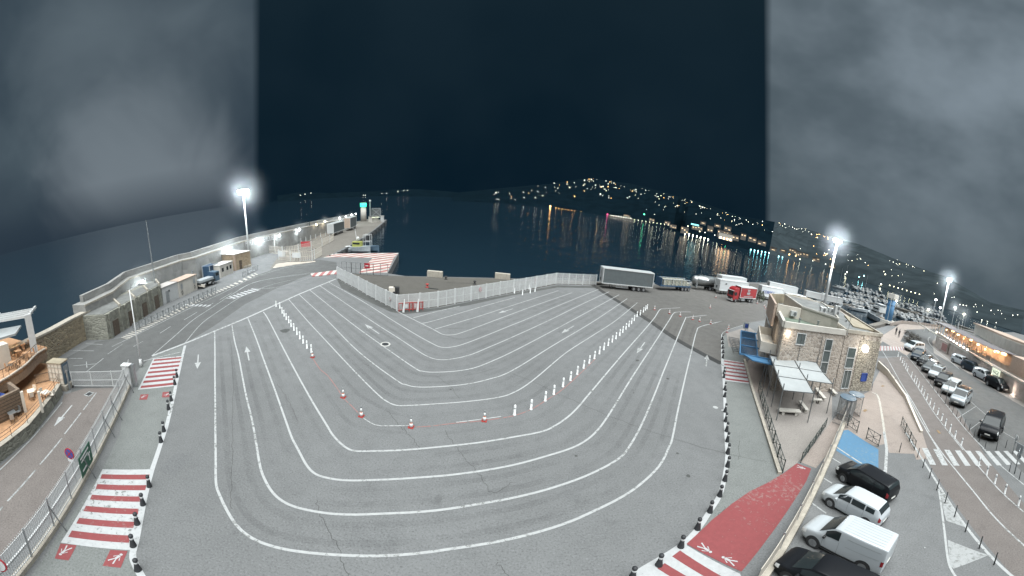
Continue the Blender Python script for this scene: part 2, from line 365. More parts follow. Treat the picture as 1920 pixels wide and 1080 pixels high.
# inner face line of the jetty wall, read at its crest
crest = [(157,560,5.9),(209,536,6),(240,513,6),(283,499,6),(340,480,6),(365,475,6),(455,446,6.1),(540,427.5,6.1),(593,416.5,5.4),(640,407,5.0),(668,401,4.6)]
JW = [G(x, y, z)[:2] for x, y, z in crest]
JZ = [c[2] for c in crest]
out = [(x - 4.5, y + 1) for x, y in JW]
quay = P((725,412),(710,425),(690,440),(665,455),(642,469.5))
pad = P((631,475.0),(748,474),(727,512.5))
land = [(-62,-60),(-56,-8),(-54.5,4),(-58,12)] + out + [(-103,190),(-100,212)] + quay + pad + P((760,517.5),(800,518.5),(900,520.5),(957,522),(1117,527),(1225,530),(1330,528),(1440,530)) + [(122,100),(117,82)] + P((1590,590),(1640,617),(1665,610),(1760,615)) + [(215,50),(260,30),(420,10),(420,-200),(-62,-200)]
struct('ground', MB().prism(land, -5, 0), 'asphalt')
wm = MB(); wn = 48
wm.add([(0, 0, SEA)] + [(30000*cos(2*pi*i/wn), 30000*sin(2*pi*i/wn), SEA) for i in range(wn)], [(0, i+1, (i+1) % wn + 1) for i in range(wn)])
struct('water', wm, 'water')
# ---- hills of the far shore
shore = [(850,377),(935,382),(1030,389),(1087,396),(1120,402.5),(1175,412),(1212,418.5),(1262,430),(1282,440),(1325,449),(1375,461),(1408,469),(1441,478),(1472,485),(1507,492),(1547,504),(1600,522),(1680,549),(1760,576),(1850,605),(1935,632)]
ridge = [(850,362),(935,353),(1030,344),(1087,334),(1120,336),(1175,343),(1212,352),(1262,366),(1282,372),(1325,384),(1375,402),(1408,408),(1441,413),(1472,420),(1507,428),(1547,440),(1600,455),(1680,488),(1760,515),(1850,565),(1935,585)]
def shd(x, y):
    g = G(x, y, SEA); return min(max(hypot(g[0], g[1]), 380), 2200)
sds = [shd(*q_) for q_ in shore]
for _ in range(2): sds = [sds[0]]+[(sds[i-1]+2*sds[i]+sds[i+1])/4 for i in range(1, len(sds)-1)]+[sds[-1]]
cols = []
for i in range(len(shore)-1):
    for j in range(4):
        t_ = j/4; cols.append((lerp(shore[i], shore[i+1], t_), lerp(ridge[i], ridge[i+1], t_), sds[i]*(1-t_) + sds[i+1]*t_))
NR = 9; hv = []; rr_ = random.Random(3)
for (sx, sy), (rx, ry), ds in cols:
    base = AT(sx, sy, ds); top = AT(rx, ry, ds*2.1)
    for q in range(NR):
        t_ = q/(NR-1); d = ds*(1 + 1.1*t_); a = ray(sx, sy); h = hypot(a[0], a[1])
        z = SEA + .3 + (top[2]-SEA)*(t_**.8) * (1 if q in (0, NR-1) else rr_.uniform(.93, 1.05)); hv.append((a[0]/h*d, a[1]/h*d, z))
    hv.append((a[0]/h*d*1.3, a[1]/h*d*1.3, -5))
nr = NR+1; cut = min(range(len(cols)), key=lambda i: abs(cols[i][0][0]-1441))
for i0, i1, hm in ((0, cut, 'hill'), (cut, len(cols)-1, 'hill_scrub_hazed')):
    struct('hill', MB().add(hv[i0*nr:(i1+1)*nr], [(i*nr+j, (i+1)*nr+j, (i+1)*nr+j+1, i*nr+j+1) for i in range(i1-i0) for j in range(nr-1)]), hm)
def onhill(x, t_):
    f = (x-850)/(1935-850)
    for i in range(len(cols)-1):
        if cols[i][0][0] <= x <= cols[i+1][0][0]: break
    q = min(int(t_*(NR-1)), NR-2); u = t_*(NR-1)-q; v = (x-cols[i][0][0])/max(cols[i+1][0][0]-cols[i][0][0], .01)
    return lerp(lerp(hv[i*nr+q], hv[i*nr+q+1], u), lerp(hv[(i+1)*nr+q], hv[(i+1)*nr+q+1], u), v)
hd = MB(); hp = [(520,370,367),(560,368,361),(620,367,362),(700,366,359),(760,366,354),(820,369,357),(870,371,362)]
for i in range(len(hp)-1):
    a0 = AT(hp[i][0], hp[i][1]+1, 3600); a1 = AT(hp[i+1][0], hp[i+1][1]+1, 3600); b0 = AT(hp[i][0], hp[i][2], 4200); b1 = AT(hp[i+1][0], hp[i+1][2], 4200)
    hd.add([(a0[0], a0[1], SEA-2), (a1[0], a1[1], SEA-2), (b1[0], b1[1], max(b1[2], 5)), (b0[0], b0[1], max(b0[2], 5)), (b0[0]*1.2, b0[1]*1.2, -5), (b1[0]*1.2, b1[1]*1.2, -5)], [(0,1,2,3), (3,2,5,4)])
struct('hill', hd, 'hill')
# ---- surfaces
def area(name, pts, m, z): return struct(name, MB().sheet(P(*pts), z), m)
# coastal road running to the gate and jetty
road_l = [(100,800),(160,730),(235,722),(262,690),(285,668),(345,645),(400,612),(460,570),(520,540),(582,514),(632,508),(631,492),(600,487),(560,490),(520,497),(505,508),(470,520),(400,553),(345,580),(300,603),(250,630),(180,641),(122,672),(140,720)]
area('road', road_l, 'asphalt_road', .004)
area('road', [(160,728),(236,726),(170,810),(5,1040),(-160,1070),(-30,900),(0,875),(60,822),(115,757),(120,740)], 'asphalt_brown', .008)
area('jetty_road', [(505,505),(530,470),(560,455),(593,441),(617,433),(650,420),(690,411),(722,412),(700,431),(665,454),(612,482),(560,489),(530,496)], 'concrete', .004)
area('ground', [(633,524),(659,537),(705,562.5),(744,583),(822,576),(885,563),(963,549),(1045,533),(1117,535),(1160,531),(1117,528),(957,522.6),(800,519.2),(728,517),(672,513),(640,512)], 'concrete_dark', .004)
area('pavement', [(1112,536),(1130,548),(1167,571),(1215,601),(1270,638),(1320,666),(1353,683),(1356,640),(1362,622),(1404,605),(1436,600),(1480,562),(1440,532),(1330,530),(1225,534),(1118,531)], 'asphalt_warm_dimmed', .004)
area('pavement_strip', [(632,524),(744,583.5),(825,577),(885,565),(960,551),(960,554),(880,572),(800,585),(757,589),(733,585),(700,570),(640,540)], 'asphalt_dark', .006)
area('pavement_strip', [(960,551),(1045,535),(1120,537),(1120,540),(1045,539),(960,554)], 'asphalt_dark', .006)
area('path', [(257,712),(244,752),(229,782),(225,812),(195,874),(150,945),(112,998),(55,1085),(275,1085),(252,1040),(262,985),(283,890),(308,812),(322,758),(341,672),(347,648),(288,668),(262,690)], 'walk_grey', .006)
area('path', [(1355,630),(1354,675),(1358,720),(1361,790),(1363,850),(1356,912),(1335,958),(1308,992),(1285,1020),(1335,975),(1405,922),(1470,887),(1450,850),(1432,790),(1407,720),(1397,680),(1385,640),(1370,625)], 'walk_grey', .006)
# paved yards round the harbour office
area('pavement', [(1362,625),(1403,612),(1440,640),(1424,668),(1398,676),(1394,652),(1366,650)], 'plaza', .01)
area('pavement', [(1399,677),(1424,668),(1460,680),(1500,700),(1560,740),(1560,790),(1494,869),(1470,885),(1445,845),(1425,775),(1411,735)], 'plaza', .01)
area('pavement', [(1399,677),(1424,668),(1450,682),(1443,722),(1425,740),(1412,730)], 'pink_paving', .014)
area('pavement', [(1499,866),(1560,789),(1585,760),(1600,770),(1560,840),(1530,878)], 'pink_paving', .014)
area('pavement', [(1585,760),(1630,733),(1652,690),(1668,700),(1700,748),(1726,800),(1745,860),(1718,862),(1714,851),(1667,849),(1662,832),(1640,836),(1577,804),(1590,780)], 'pink_paving', .006)
area('road', [(1645,668),(1652,630),(1690,605),(1765,612),(1748,640),(1751,662),(1800,690),(1860,728),(1935,772),(1935,900),(1890,860),(1845,850),(1800,770),(1740,700),(1700,668)], 'asphalt_road', .004)
area('road', [(1645,672),(1700,668),(1745,705),(1800,775),(1850,858),(1935,960),(1935,1085),(1905,1085),(1865,1040),(1730,850),(1690,760),(1668,700)], 'asphalt_brown', .003)
area('pavement', [(1640,655),(1650,632),(1690,606),(1762,612),(1762,616),(1700,618),(1688,640),(1715,652),(1700,667),(1655,640)], 'pink_paving', .008)
area('pavement', [(1748,640),(1751,662),(1800,690),(1860,728),(1935,772),(1935,752),(1868,716),(1800,676),(1760,652),(1755,638),(1765,634),(1763,628)], 'plaza', .008)
area('pavement', [(1577,808),(1590,806),(1647,843),(1647,880),(1625,878),(1568,845)], 'blue_paint', .012)
# drain strip and cracks
MBx = MB().ribbon(P((1112,535),(1130,547),(1167,570),(1215,600),(1270,637),(1320,665),(1353,682)), 1.2, .008, 4)
struct('pavement_strip', MBx, 'asphalt_black')
ck = MB(); cr = random.Random(5)
for c_ in ([(592,938),(600,962),(625,1010),(640,1045),(655,1085)], [(755,800),(775,825),(790,847)], [(835,808),(860,845),(890,880),(905,900),(925,925),(960,905)], [(433,640),(436,720),(435,800),(437,860),(434,920),(434,955)],
           [(1050,740),(1100,762),(1180,795),(1255,820),(1360,850),(1440,866)], [(960,701),(1010,720),(1050,742)], [(520,720),(540,752),(560,790)], [(727,770),(750,800),(756,806)], [(870,705),(935,690)], [(930,1055),(955,1080)],
           [(816,705),(840,720),(860,745)], [(1387,825),(1386,862)], [(1360,950),(1340,975),(1325,995)], [(935,660),(905,650)]):
    w_ = crom(P(*c_), 7); w_ = [(x + cr.uniform(-.09, .09), y + cr.uniform(-.09, .09)) for x, y in w_]; ck.ribbon(w_, .032, .009)
struct('pavement_surface', ck, 'asphalt_dark')
pt = MB()
for x, y, r in ((535,620,.9),(1195,676,.35),(1252,710,.25),(1080,855,.14),(1188,737,.12),(690,685,.1),(845,730,.13),(1270,850,.14),(1290,892,.2),(1035,682,.1)):
    c_ = G(x, y); pt.sheet([(c_[0]+r*cr.uniform(.6, 1)*cos(a*.7), c_[1]+r*cr.uniform(.6, 1)*sin(a*.7)) for a in range(9)], .0085)
struct('pavement_surface', pt, 'asphalt_dark')
# ---- painted lanes
lanes = [
 [(402.5,621),(403,660),(403,700),(403.6,760),(403.8,810),(404.5,860),(405,905),(412.5,930),(430,965),(450,992),(480,1013),(525,1028),(575,1036),(640,1041),(705,1042.5),(770,1039),(855,1028),(960,1010),(1057,982.5),(1110,960),(1185,920),(1235,875),(1255,837),(1261,820),(1272,765),(1285,707),(1297,657),(1306,622),(1315,612),(1359,601)],
 [(435,610),(440,640),(447.5,669),(460,735),(472,785),(480,829),(485,860),(492.5,890),(512.5,925),(545,947.5),(602.5,961),(655,965),(725,963),(815,957.5),(892.5,946),(960,934),(1035,915),(1110,887.5),(1160,860),(1180,837.5),(1205,792),(1230,733),(1250,682),(1284,600),(1290,595),(1325,591)],
 [(465,597),(480,634),(492.5,669),(515,730),(534,784),(547,820),(560,845),(575,872.5),(592,889),(620,897.5),(655,901),(705,900),(780,896),(855,889.5),(960,872.5),(1022,856),(1072,840),(1100,825),(1120,807),(1140,780),(1185,707.5),(1220,654),(1255,600),(1263,587.5),(1272,585),(1295,585)],
 [(493.75,585),(503.75,600),(540,670),(582.5,747.5),(610,793),(622,813),(635,828),(650,840),(665,845.5),(695,846),(755,844),(830,837.5),(905,829),(960,820),(1017,809),(1042,797.5),(1067,780),(1087,760),(1110,732.5),(1165,667.5),(1224,600),(1237,581),(1247,579),(1275,577)],
 [(541,561),(575,600),(614,642),(655,686),(706,737.5),(725,752.5),(742.5,760),(762,760.5),(817,757.5),(880,752.5),(930,746),(960,737.5),(997,715),(1060,662.5),(1110,630),(1156,600),(1195,567.5)],
 [(561,552.5),(612.5,600),(670,657.5),(742.5,712.5),(760,721),(780,725.5),(815,725.5),(870,721),(917,711),(960,695),(1040,646),(1117,600),(1176,560)],
 [(581,544),(651,600),(716,647.5),(777.5,690),(792,696),(812,698),(855,696),(892,689),(930,674),(960,660),(1020,629),(1074,600),(1161,552.5)],
 [(600,536),(694,600),(742.5,631),(785,659),(803,669),(820,674),(842,674),(880,666),(917,651),(960,632.5),(1031,600),(1090,571),(1142,547)],
 [(616,529),(678,564),(735,600),(780,627.5),(812,645),(827,651),(845,651),(870,645),(917,627),(960,609.5),(984,600),(1052,571),(1122,542.5)],
 [(745,584),(777,600),(812,617.5),(830,627),(845,628),(865,624),(930,600),(1000,574),(1072,549)],
 [(816,617),(875,600),(900,592.5),(960,573),(1047,545)],
 [(792,606.5),(819,600),(900,576),(965,558)],
 [(775,596),(820,584),(862,574)]]
lm = MB()
for i, l in enumerate(lanes): lm.ribbon(P(*l), .165 if i < 4 else .135, .012, 5)
struct('road_marking', lm, 'white_paint')
def resamp(pts, n):
    c = crom(pts, 6); d = [0]
    for i in range(1, len(c)): d.append(d[-1] + hypot(c[i][0]-c[i-1][0], c[i][1]-c[i-1][1]))
    o = []; j = 0
    for k_ in range(n):
        t_ = d[-1]*k_/(n-1)
        while j < len(d)-2 and d[j+1] < t_: j += 1
        o.append(lerp(c[j], c[j+1], (t_-d[j])/max(d[j+1]-d[j], 1e-6)))
    return o
m = bpy.data.materials.new('tyre_wear'); m.use_nodes = True; t = NT(m.node_tree); p = m.node_tree.nodes['Principled BSDF']; c = t.n('ShaderNodeTexCoord').outputs['Object']
p.inputs['Base Color'].default_value = (.06, .06, .062, 1); p.inputs['Roughness'].default_value = .8
t.l(t.ramp(t.math('ADD', t.math('MULTIPLY', t.noise(c, .10, 3), .6), t.math('MULTIPLY', t.noise(c, 1.6, 5, .7), .5)), [(.47, 0), (.70, .16)]), p.inputs['Alpha']); M['tyre_wear'] = m
tw = MB()
for i in range(9):
    a_, b_ = resamp(P(*lanes[i]), 90), resamp(P(*lanes[i+1]), 90)
    for f_ in (.28, .72): tw.ribbon([lerp(u, v, f_) for u, v in zip(a_, b_)][2:-2], .42, .0102)
struct('road_surface', tw, 'tyre_wear')
pa_ = MB()
for x, y, w__, h__, a__ in ((700,1010,2.2,1.4,.3),(1080,905,3.2,1.2,1.1),(560,840,1.6,1.6,.2),(1230,640,2.6,1.5,.8),(880,690,3.0,1.1,.4),(470,720,1.4,2.6,.1),(1130,700,1.3,1.3,.5),(330,870,1.5,2.2,.4),(1745,940,2.0,1.4,.6),(800,600,4,1.2,.3)):
    g_ = G(x, y); pa_.sheet([(g_[0]+sx*w__/2*cos(a__)-sy*h__/2*sin(a__), g_[1]+sx*w__/2*sin(a__)+sy*h__/2*cos(a__)) for sx, sy in ((-1,-1),(1,-1),(1,1),(-1,1))], .0074)
struct('pavement', pa_, 'asphalt_patch')
bl = MB().ribbon(P((285,667.5),(347.5,643.75),(402.5,621),(465,595),(518.75,570.75),(560,552),(630,523)), .42, .016)
bl.ribbon(P((269,677),(292,671),(340,660)), .15, .016)
struct('road_marking', bl, 'white_paint')
sl = MB()   # thinner lines of the coastal road and the right-hand roads
for l in ([(285,667),(330,628),(362,600),(400,575),(440,549),(475,530),(520,521),(575,514)], [(347,643),(380,605),(420,577),(446,560),(475,546),(520,531),(575,521),(625,522)],
          [(430,560),(475,542),(510,540),(545,532),(582,521)], [(210,650),(300,606),(350,581),(420,548),(470,523),(510,509),(545,500),(590,495)],
          [(300,625),(320,612)], [(345,600),(370,585)], [(385,577),(400,568)], [(412,562),(435,549)], [(448,543),(470,532),(500,524),(540,517),(590,511)],
          [(202,664),(230,645)], [(162,697),(194,672)], [(250,650),(268,640)]):
    sl.ribbon(P(*l), .14, .012, 4)
for l in ([(117,754),(60,822),(-10,890)], [(181,736),(156,769)], [(152,774),(121,814)], [(116,822),(75,871)], [(67,881),(14,940)], [(5,950),(-25,985)]):
    sl.ribbon(P(*l), .14, .014)
for l in ([(125,657),(142,645)], [(122,657),(176,658)], [(130,672),(155,672)], [(160,644.5),(192,646)], [(137,686),(182,682)], [(162,678),(163,690)]): sl.ribbon(P(*l), .12, .012)
struct('road_lines', sl, 'white_faded')
rl = MB()
rl.ribbon(P(*Z(1440,810,4,[(1190,-10),(1300,150),(1420,300),(1540,445),(1700,640),(1930,860),(1990,915)])), .16, .012, 4)
rl.ribbon(P(*Z(1340,540,4,[(1260,475),(1300,540),(1390,700),(1500,880),(1610,1080),(1590,1050)][:5])), .16, .012, 4)
rl.ribbon(P(*Z(1700,640,4.909,[(0,480),(110,690),(220,880),(330,1060)])), .16, .013, 4)
rl.ribbon(P(*Z(1440,810,4,[(1030,0),(1150,190),(1280,400),(1420,620),(1650,910),(1840,1090)])), .24, .012, 4)
rl.ribbon(P(*Z(1440,810,4,[(1280,430),(1300,560),(1325,760),(1355,980),(1410,1090)])), .16, .012, 4)
rl.ribbon(P(*Z(1700,640,4.909,[(-8,255),(100,420),(240,640),(390,840),(520,1000)])), .14, .012, 4)
rl.ribbon(P(*Z(1440,810,4,[(1365,0),(1450,105),(1580,260),(1740,440),(1930,610)])), .14, .012, 4)
rl.ribbon(P(*Z(1700,640,4.909,[(-10,120),(120,275),(250,440),(400,630),(560,830),(700,975),(730,1000)])), .14, .012, 4)
rl.ribbon(P((1780,862),(1860,955),(1925,1015)), .01, .012)
rl.ribbon(P(*Z(1700,840,4.5,[(640,0),(790,145),(940,270),(1000,320)])), .14, .012, 4)
for l in ([(470,705),(635,600)], [(585,810),(740,690)], [(590,555),(750,695),(765,705)], [(880,830),(1000,900)]): rl.ribbon(P(*Z(1700,640,4.909,l)), .1, .012)
rl.ribbon(P(*Z(1640,580,9,[(740,540),(850,650),(970,750),(1080,860)])), .14, .012, 3)
rl.ribbon(P(*Z(1640,580,9,[(1420,1005),(1300,900),(1180,800),(1050,700),(960,620),(910,550),(905,490),(940,465)])), .3, .012, 4)
rl.ribbon(P(*Z(1640,580,9,[(120,490),(400,585)])), .14, .012); rl.ribbon(P(*Z(1640,580,9,[(110,535),(300,600)])), .14, .012)
rl.ribbon(P(*Z(1440,810,4,[(870,0),(890,130),(880,310)])), .3, .016)
for l in ([(472,190),(545,235)], [(400,335),(480,385)], [(305,515),(435,610)]): rl.ribbon(P(*Z(1440,810,4,l)), .12, .012)
rl.ribbon(P((1359,601),(1340,606)), .14, .012); rl.ribbon(P((1354,627),(1362,620),(1404,606)), .14, .014, 3)
struct('road_lines', rl, 'white_paint')
ww = MB().ribbon(P(*[(c[0], c[1]) for c in Z(1500,690,5.683,[(770,260),(830,300),(870,480),(920,830)])]), .3, .014, 4)
ww.ribbon(P(*Z(1500,690,5.683,[(385,840),(660,1020)])), .14, .016)
struct('road_lines', ww, 'cream_paint')
# white bands under the two rows of rubber bollards
wb = MB()
wb.ribbon(P((347,648),(341,672),(333,708),(323,755),(312,800),(307,815),(294,855),(284,885),(272,930),(262,980),(255,1015),(249,1038),(252,1055),(268,1085)), .34, .014, 3)
wb.ribbon(P((1354,627),(1354,675),(1357,712),(1359,750),(1360,787),(1362,825),(1363.5,855),(1361,880),(1357,902),(1349,930),(1332,957),(1310,990),(1285,1017),(1252,1040),(1210,1065),(1180,1085)), .32, .014, 3)
struct('kerb', wb, 'white_fresh')
def quadpt(q, u, v): return lerp(lerp(q[0], q[1], u), lerp(q[3], q[2], u), v)
def crossing(q, n, mb_base, mb_str, u0=0, u1=1, frac=.46):
    W_ = P(*q); mb_base.sheet(W_, .018)
    for i in range(n):
        a = (i + .5 - frac/2 + .0)/n; b = (i + .5 + frac/2)/n
        mb_str.sheet([quadpt(W_, u0, a), quadpt(W_, u1, a), quadpt(W_, u1, b), quadpt(W_, u0, b)], .022)
cw, cs = MB(), MB()
W_ = P((192.5,880),(285,880),(252,1032),(114,1017.5)); cw.sheet(W_, .018)
Lx = [(765,318,752,352),(730,392,717,430),(690,472,675,508),(645,555,625,595),(595,645,572,688),(540,740,512,788)]
Rx = [(1122,320,1115,357),(1098,400,1090,438),(1065,485,1055,525),(1040,577,1035,620),(1010,675,1000,722),(975,778,968,833)]
for a, b in zip(Lx, Rx): cs.sheet(P(*Z(0,810,4,[(a[0],a[1]),(b[0],b[1]),(b[2],b[3]),(a[2],a[3])])), .022)
crossing([(287.5,672.5),(342.5,667.5),(327,724),(258.5,731)], 7, cw, cs, .05, .97)
crossing([(1356,674),(1397.5,680),(1407.5,720),(1359,714)], 6, cw, cs, .03, .97, .4)
cw.sheet(P((1285,1021),(1387,1076),(1400,1100),(1150,1100)), .018)
cs.sheet(P(*Z(960,810,4,[(1260,890),(1200,935),(1400,1060),(1500,1120),(1640,1120)])), .022)
cs.sheet(P(*Z(960,810,4,[(1145,985),(1090,1025),(1210,1100),(1340,1100)])), .022)
struct('road_marking', cw, 'white_fresh'); struct('road_marking', cs, 'red_paint')
ramp = MB().sheet(P((1287,1020),(1335,975),(1372,945),(1405,922),(1440,905),(1470,887),(1494,869),(1521,879),(1512,902),(1485,945),(1440,1009),(1390,1072)), .02)
ramp.sheet(P(*Z(0,810,4,[(455,838),(575,850),(515,965),(410,950)])), .02); ramp.sheet(P(*Z(0,810,4,[(828,885),(958,893),(905,1020),(770,1005)])), .02)
ramp.sheet(P(*Z(0,540,4,[(1055,800),(1115,798),(1102,838),(1045,840)])), .02); ramp.sheet(P(*Z(0,540,4,[(1220,782),(1285,778),(1275,820),(1215,822)])), .02)
struct('path', ramp, 'red_paint')
# walking figures painted on the red
pf = MB()
def pict(c, s_, rz):
    o = G(*c)[:2]
    def q(pts): pf.sheet([(o[0]+s_*(x*cos(rz)-y*sin(rz)), o[1]+s_*(x*sin(rz)+y*cos(rz))) for x, y in pts], .026)
    q([(-.12+.12*cos(a*pi/4)+.12, .42+.1*sin(a*pi/4)) for a in range(8)])
    q([(-.1,.3),(.1,.3),(.09,-.05),(-.09,-.05)]); q([(.08,.28),(.13,.24),(.34,-.02),(.27,-.05)]); q([(-.08,.28),(-.13,.24),(-.3,.02),(-.24,-.03)])
    q([(-.09,-.05),(0,-.05),(-.2,-.5),(-.3,-.46)]); q([(0,-.05),(.09,-.05),(.27,-.44),(.18,-.5)])
pict((121.5,1033),.75,radians(215)); pict((218,1047),.75,radians(20)); pict((269,744),.6,radians(200)); pict((313,740),.6,radians(10))
pict((1322,1029),.8,radians(200)); pict((1367,1051),.8,radians(25)); pict((1502,877),.7,radians(210))
struct('road_marking', pf, 'white_fresh')
# arrows
am = MB()
def arrow(tail, tip, w_=.16, hw=.75, hl=.42):
    a, b = G(*tail)[:2], G(*tip)[:2]; L = hypot(b[0]-a[0], b[1]-a[1]); ux, uy = (b[0]-a[0])/L, (b[1]-a[1])/L; nx, ny = -uy, ux
    h = L*hl; m_ = (b[0]-ux*h, b[1]-uy*h)
    am.sheet([(a[0]+nx*w_/2, a[1]+ny*w_/2), (a[0]-nx*w_/2, a[1]-ny*w_/2), (m_[0]-nx*w_/2, m_[1]-ny*w_/2), (m_[0]+nx*w_/2, m_[1]+ny*w_/2)], .016)
    am.sheet([(m_[0]+nx*hw/2, m_[1]+ny*hw/2), (m_[0]-nx*hw/2, m_[1]-ny*hw/2), b], .016)
for a_ in (((372,665),(370,692)), ((467,676),(462,650)), ((711,626),(684,608)), ((962,579),(934,587.5)), ((1076,611),(1053,625)), ((1209,642),(1194,662.5)), ((1324,687),(1326,665)), ((135,760),(101,800))): arrow(*a_)
struct('road_marking', am, 'white_paint')
# chevron islands on the coast road, dotted edge strip, striped pads
ci = MB()
q = P((473,541),(488,543),(437,561),(425,558))
for i in range(7):
    a = i/7; b = a + .075; ci.sheet([quadpt([q[0],q[1],q[2],q[3]], 0, a), quadpt(q, 1, a+.03), quadpt(q, 1, b+.03), quadpt(q, 0, b)], .018)
q = P((348,570),(400,572),(395,575),(343,574))
for i in range(7): ci.sheet([quadpt(q, i/7, 0), quadpt(q, i/7+.08, 0), quadpt(q, i/7+.06, 1), quadpt(q, i/7-.02, 1)], .018)
ci.ribbon(P((425,559),(437,561),(488,543)), .2, .017)
struct('road_marking', ci, 'white_fresh')
de = MB(); ea = crom(P((227,633),(262,614),(300,595),(350,571),(390,552),(430,535),(480,511)), 14); eb = crom(P((240,636),(275,616),(310,598),(356,575),(395,555),(437,537),(486,514)), 14)
for i in range(0, len(ea)-2, 2): de.sheet([ea[i], eb[i], lerp(eb[i], eb[i+1], .9), lerp(ea[i], ea[i+1], .9)], .016)
struct('road_marking', de, 'cream_paint')
zb = MB(); q = P(*Z(1440,810,4,[(1150,120),(1890,140),(1990,235),(1210,245)]))
for i in range(10): zb.sheet([quadpt(q, i/10+.005, 0), quadpt(q, i/10+.055, 0), quadpt(q, i/10+.055, 1), quadpt(q, i/10+.005, 1)], .02)
struct('road_marking', zb, 'white_paint')
zr = MB(); q = P(*Z(1640,580,9,[(90,615),(500,640),(520,690),(75,700)])); zr.sheet(q, .02); z2 = MB()
for i in range(9): z2.sheet([quadpt(q, i/9, 0), quadpt(q, i/9+.055, 0), quadpt(q, i/9+.075, 1), quadpt(q, i/9+.02, 1)], .024)
struct('road_marking', zr, 'white_paint'); struct('road_marking', z2, 'red_faded')
ps = MB().sheet(P((606,483),(625,476),(747,474.6),(738,484),(698,483.5),(640,482)), .012); ps.sheet(P((698,484.2),(738,484.4),(726,511),(673,511.5)), .012)
struct('pavement', ps, 'pad_stripes')
struct('kerb', MB().sheet(P((582,514),(631,507.5),(632,514),(586,519.5)), .12).prism(P((582,514),(631,507.5),(632,514),(586,519.5)), 0, .116), 'island_stripes')
struct('kerb', MB().sheet(P((511,503),(518,495),(538,492),(585,490),(590,488.5),(592,491),(555,496)), .014), 'cream_stripes')
tri = MB().sheet(P(*Z(1700,840,4.5,[(345,775),(690,905),(395,1020),(365,990)])), .016); tri.sheet(P(*Z(1700,840,4.5,[(280,370),(330,400),(495,670),(335,615),(318,560)])), .016)
struct('road_marking', tri, 'white_faded')
rp = MB()
for l in ([(586,671),(600,692),(615,705),(632,728),(643,744)], [(645,748),(660,762),(676,779)], [(774,801),(810,799),(850,794),(906,789)], [(912,788),(962,780),(995,768),(1022,752),(1060,726),(1117,672)]): rp.ribbon(P(*l), .09, .013, 4)
struct('road_marking', rp, 'red_faded')
rq = MB().ribbon(P((680,783),(704,797),(735,798.5),(768,798)), .1, .015, 3); rq.ribbon(P((855,792),(905,786),(940,781)), .1, .015); struct('road_marking', rq, 'white_paint')
sq = MB()
for x, y, r in ((1356,770,.22),(1341.5,764,.28),(1734,1027,.05)): c_ = G(x, y); sq.sheet([(c_[0]+r*cos(a*.7), c_[1]+r*sin(a*.7)) for a in range(9)], .012)
struct('road_marking', sq, 'white_paint')
mh = MB(); c_ = G(722.5, 645.5); mh.cyl((c_[0], c_[1], .012), (c_[0], c_[1], .02), .42, n=20)
struct('road_surface', mh, 'black_rubber'); c2_ = MB()
c2_.cyl((c_[0], c_[1], .004), (c_[0], c_[1], .013), .62, n=20); struct('road_surface', c2_, 'kerb_white')
c_ = G(167, 739); struct('road_surface', MB().box((c_[0], c_[1], .02), (.9, .9, .012), .5), 'white_faded'); struct('road_surface', MB().box((c_[0], c_[1], .028), (.6, .6, .012), .5), 'black_rubber')
for q_ in ((1440,720),(1655,815)): pass
ds = MB()
for x, y, rz in ((1439.5,704.5,.2),(1655,724,0),(1622,770,.1),(1760,810,.6)): c_ = G(x, y); ds.box((c_[0], c_[1], .024), (.9, .35, .012), rz)
struct('road_surface', ds, 'brown_stain')
# ================================================================== LARGE STRUCTURES
ORD = 'first second third fourth fifth sixth seventh eighth ninth tenth eleventh twelfth thirteenth fourteenth fifteenth sixteenth seventeenth eighteenth nineteenth twentieth'.split()
ORD += ['twenty-'+o for o in ORD[:9]] + ['thirtieth']
def text_mesh(name, s, size, m, parent, o, xdir, up=(0, 0, 1), ext=.015):
    """lettering standing on plane: o = left baseline point"""
    cu = bpy.data.curves.new('lettering', 'FONT'); cu.body = s; cu.size = size; cu.extrude = ext
    ob = bpy.data.objects.new('lettering_tmp', cu); S.collection.objects.link(ob)
    dg = bpy.context.evaluated_depsgraph_get(); me = bpy.data.meshes.new_from_object(ob.evaluated_get(dg)); bpy.data.objects.remove(ob)
    x = Vector(xdir).normalized(); u = Vector(up).normalized(); n = x.cross(u)
    me.transform(Matrix(((x[0], u[0], n[0], o[0]), (x[1], u[1], n[1], o[1]), (x[2], u[2], n[2], o[2]), (0, 0, 0, 1))))
    me.materials.clear(); me.materials.append(M[m]); q = bpy.data.objects.new(name, me); S.collection.objects.link(q)
    if parent: q.parent = parent
    return q
# ---- jetty wall
jw = thing('jetty_wall', 'long pale concrete sea wall with a parapet running out along the jetty', 'wall')
MB().wallrib(JW, 3.2, -4, [z-.95 for z in JZ]).build('wall', 'jetty_wall', jw)
par = [(x-2.3, y+.4) for x, y in JW]
MB().wallrib(par, .8, [z-.96 for z in JZ], [z+.15 for z in JZ]).build('parapet', 'jetty_wall', jw)
MB().wallrib([(x+.06, y) for x, y in JW], .12, [z-1.2 for z in JZ], [z-.9 for z in JZ]).build('ledge', 'kerb', jw)
a_ = lerp(JW[6], JW[7], .02); b_ = lerp(JW[6], JW[7], .98)
pa = VP(459, 461, JW[6], JW[7]); pb = VP(515, 442, JW[6], JW[7]); L_ = hypot(pb[0]-pa[0], pb[1]-pa[1])
xd = (b_[0]-a_[0], b_[1]-a_[1], 0); ux = Vector(xd).normalized()
tm = text_mesh('lettering', "PORT DE L'ILE ROUSSE", 2.0, 'plastic_white', jw, (0, 0, 0), xd)
wd = max(v.co.dot(ux) for v in tm.data.vertices); sc_ = L_/wd
tm.data.transform(Matrix.Translation((pa[0]+.35, pa[1], JZ[6]-2.5)) @ Matrix.Diagonal((sc_, sc_, 1.1, 1)))
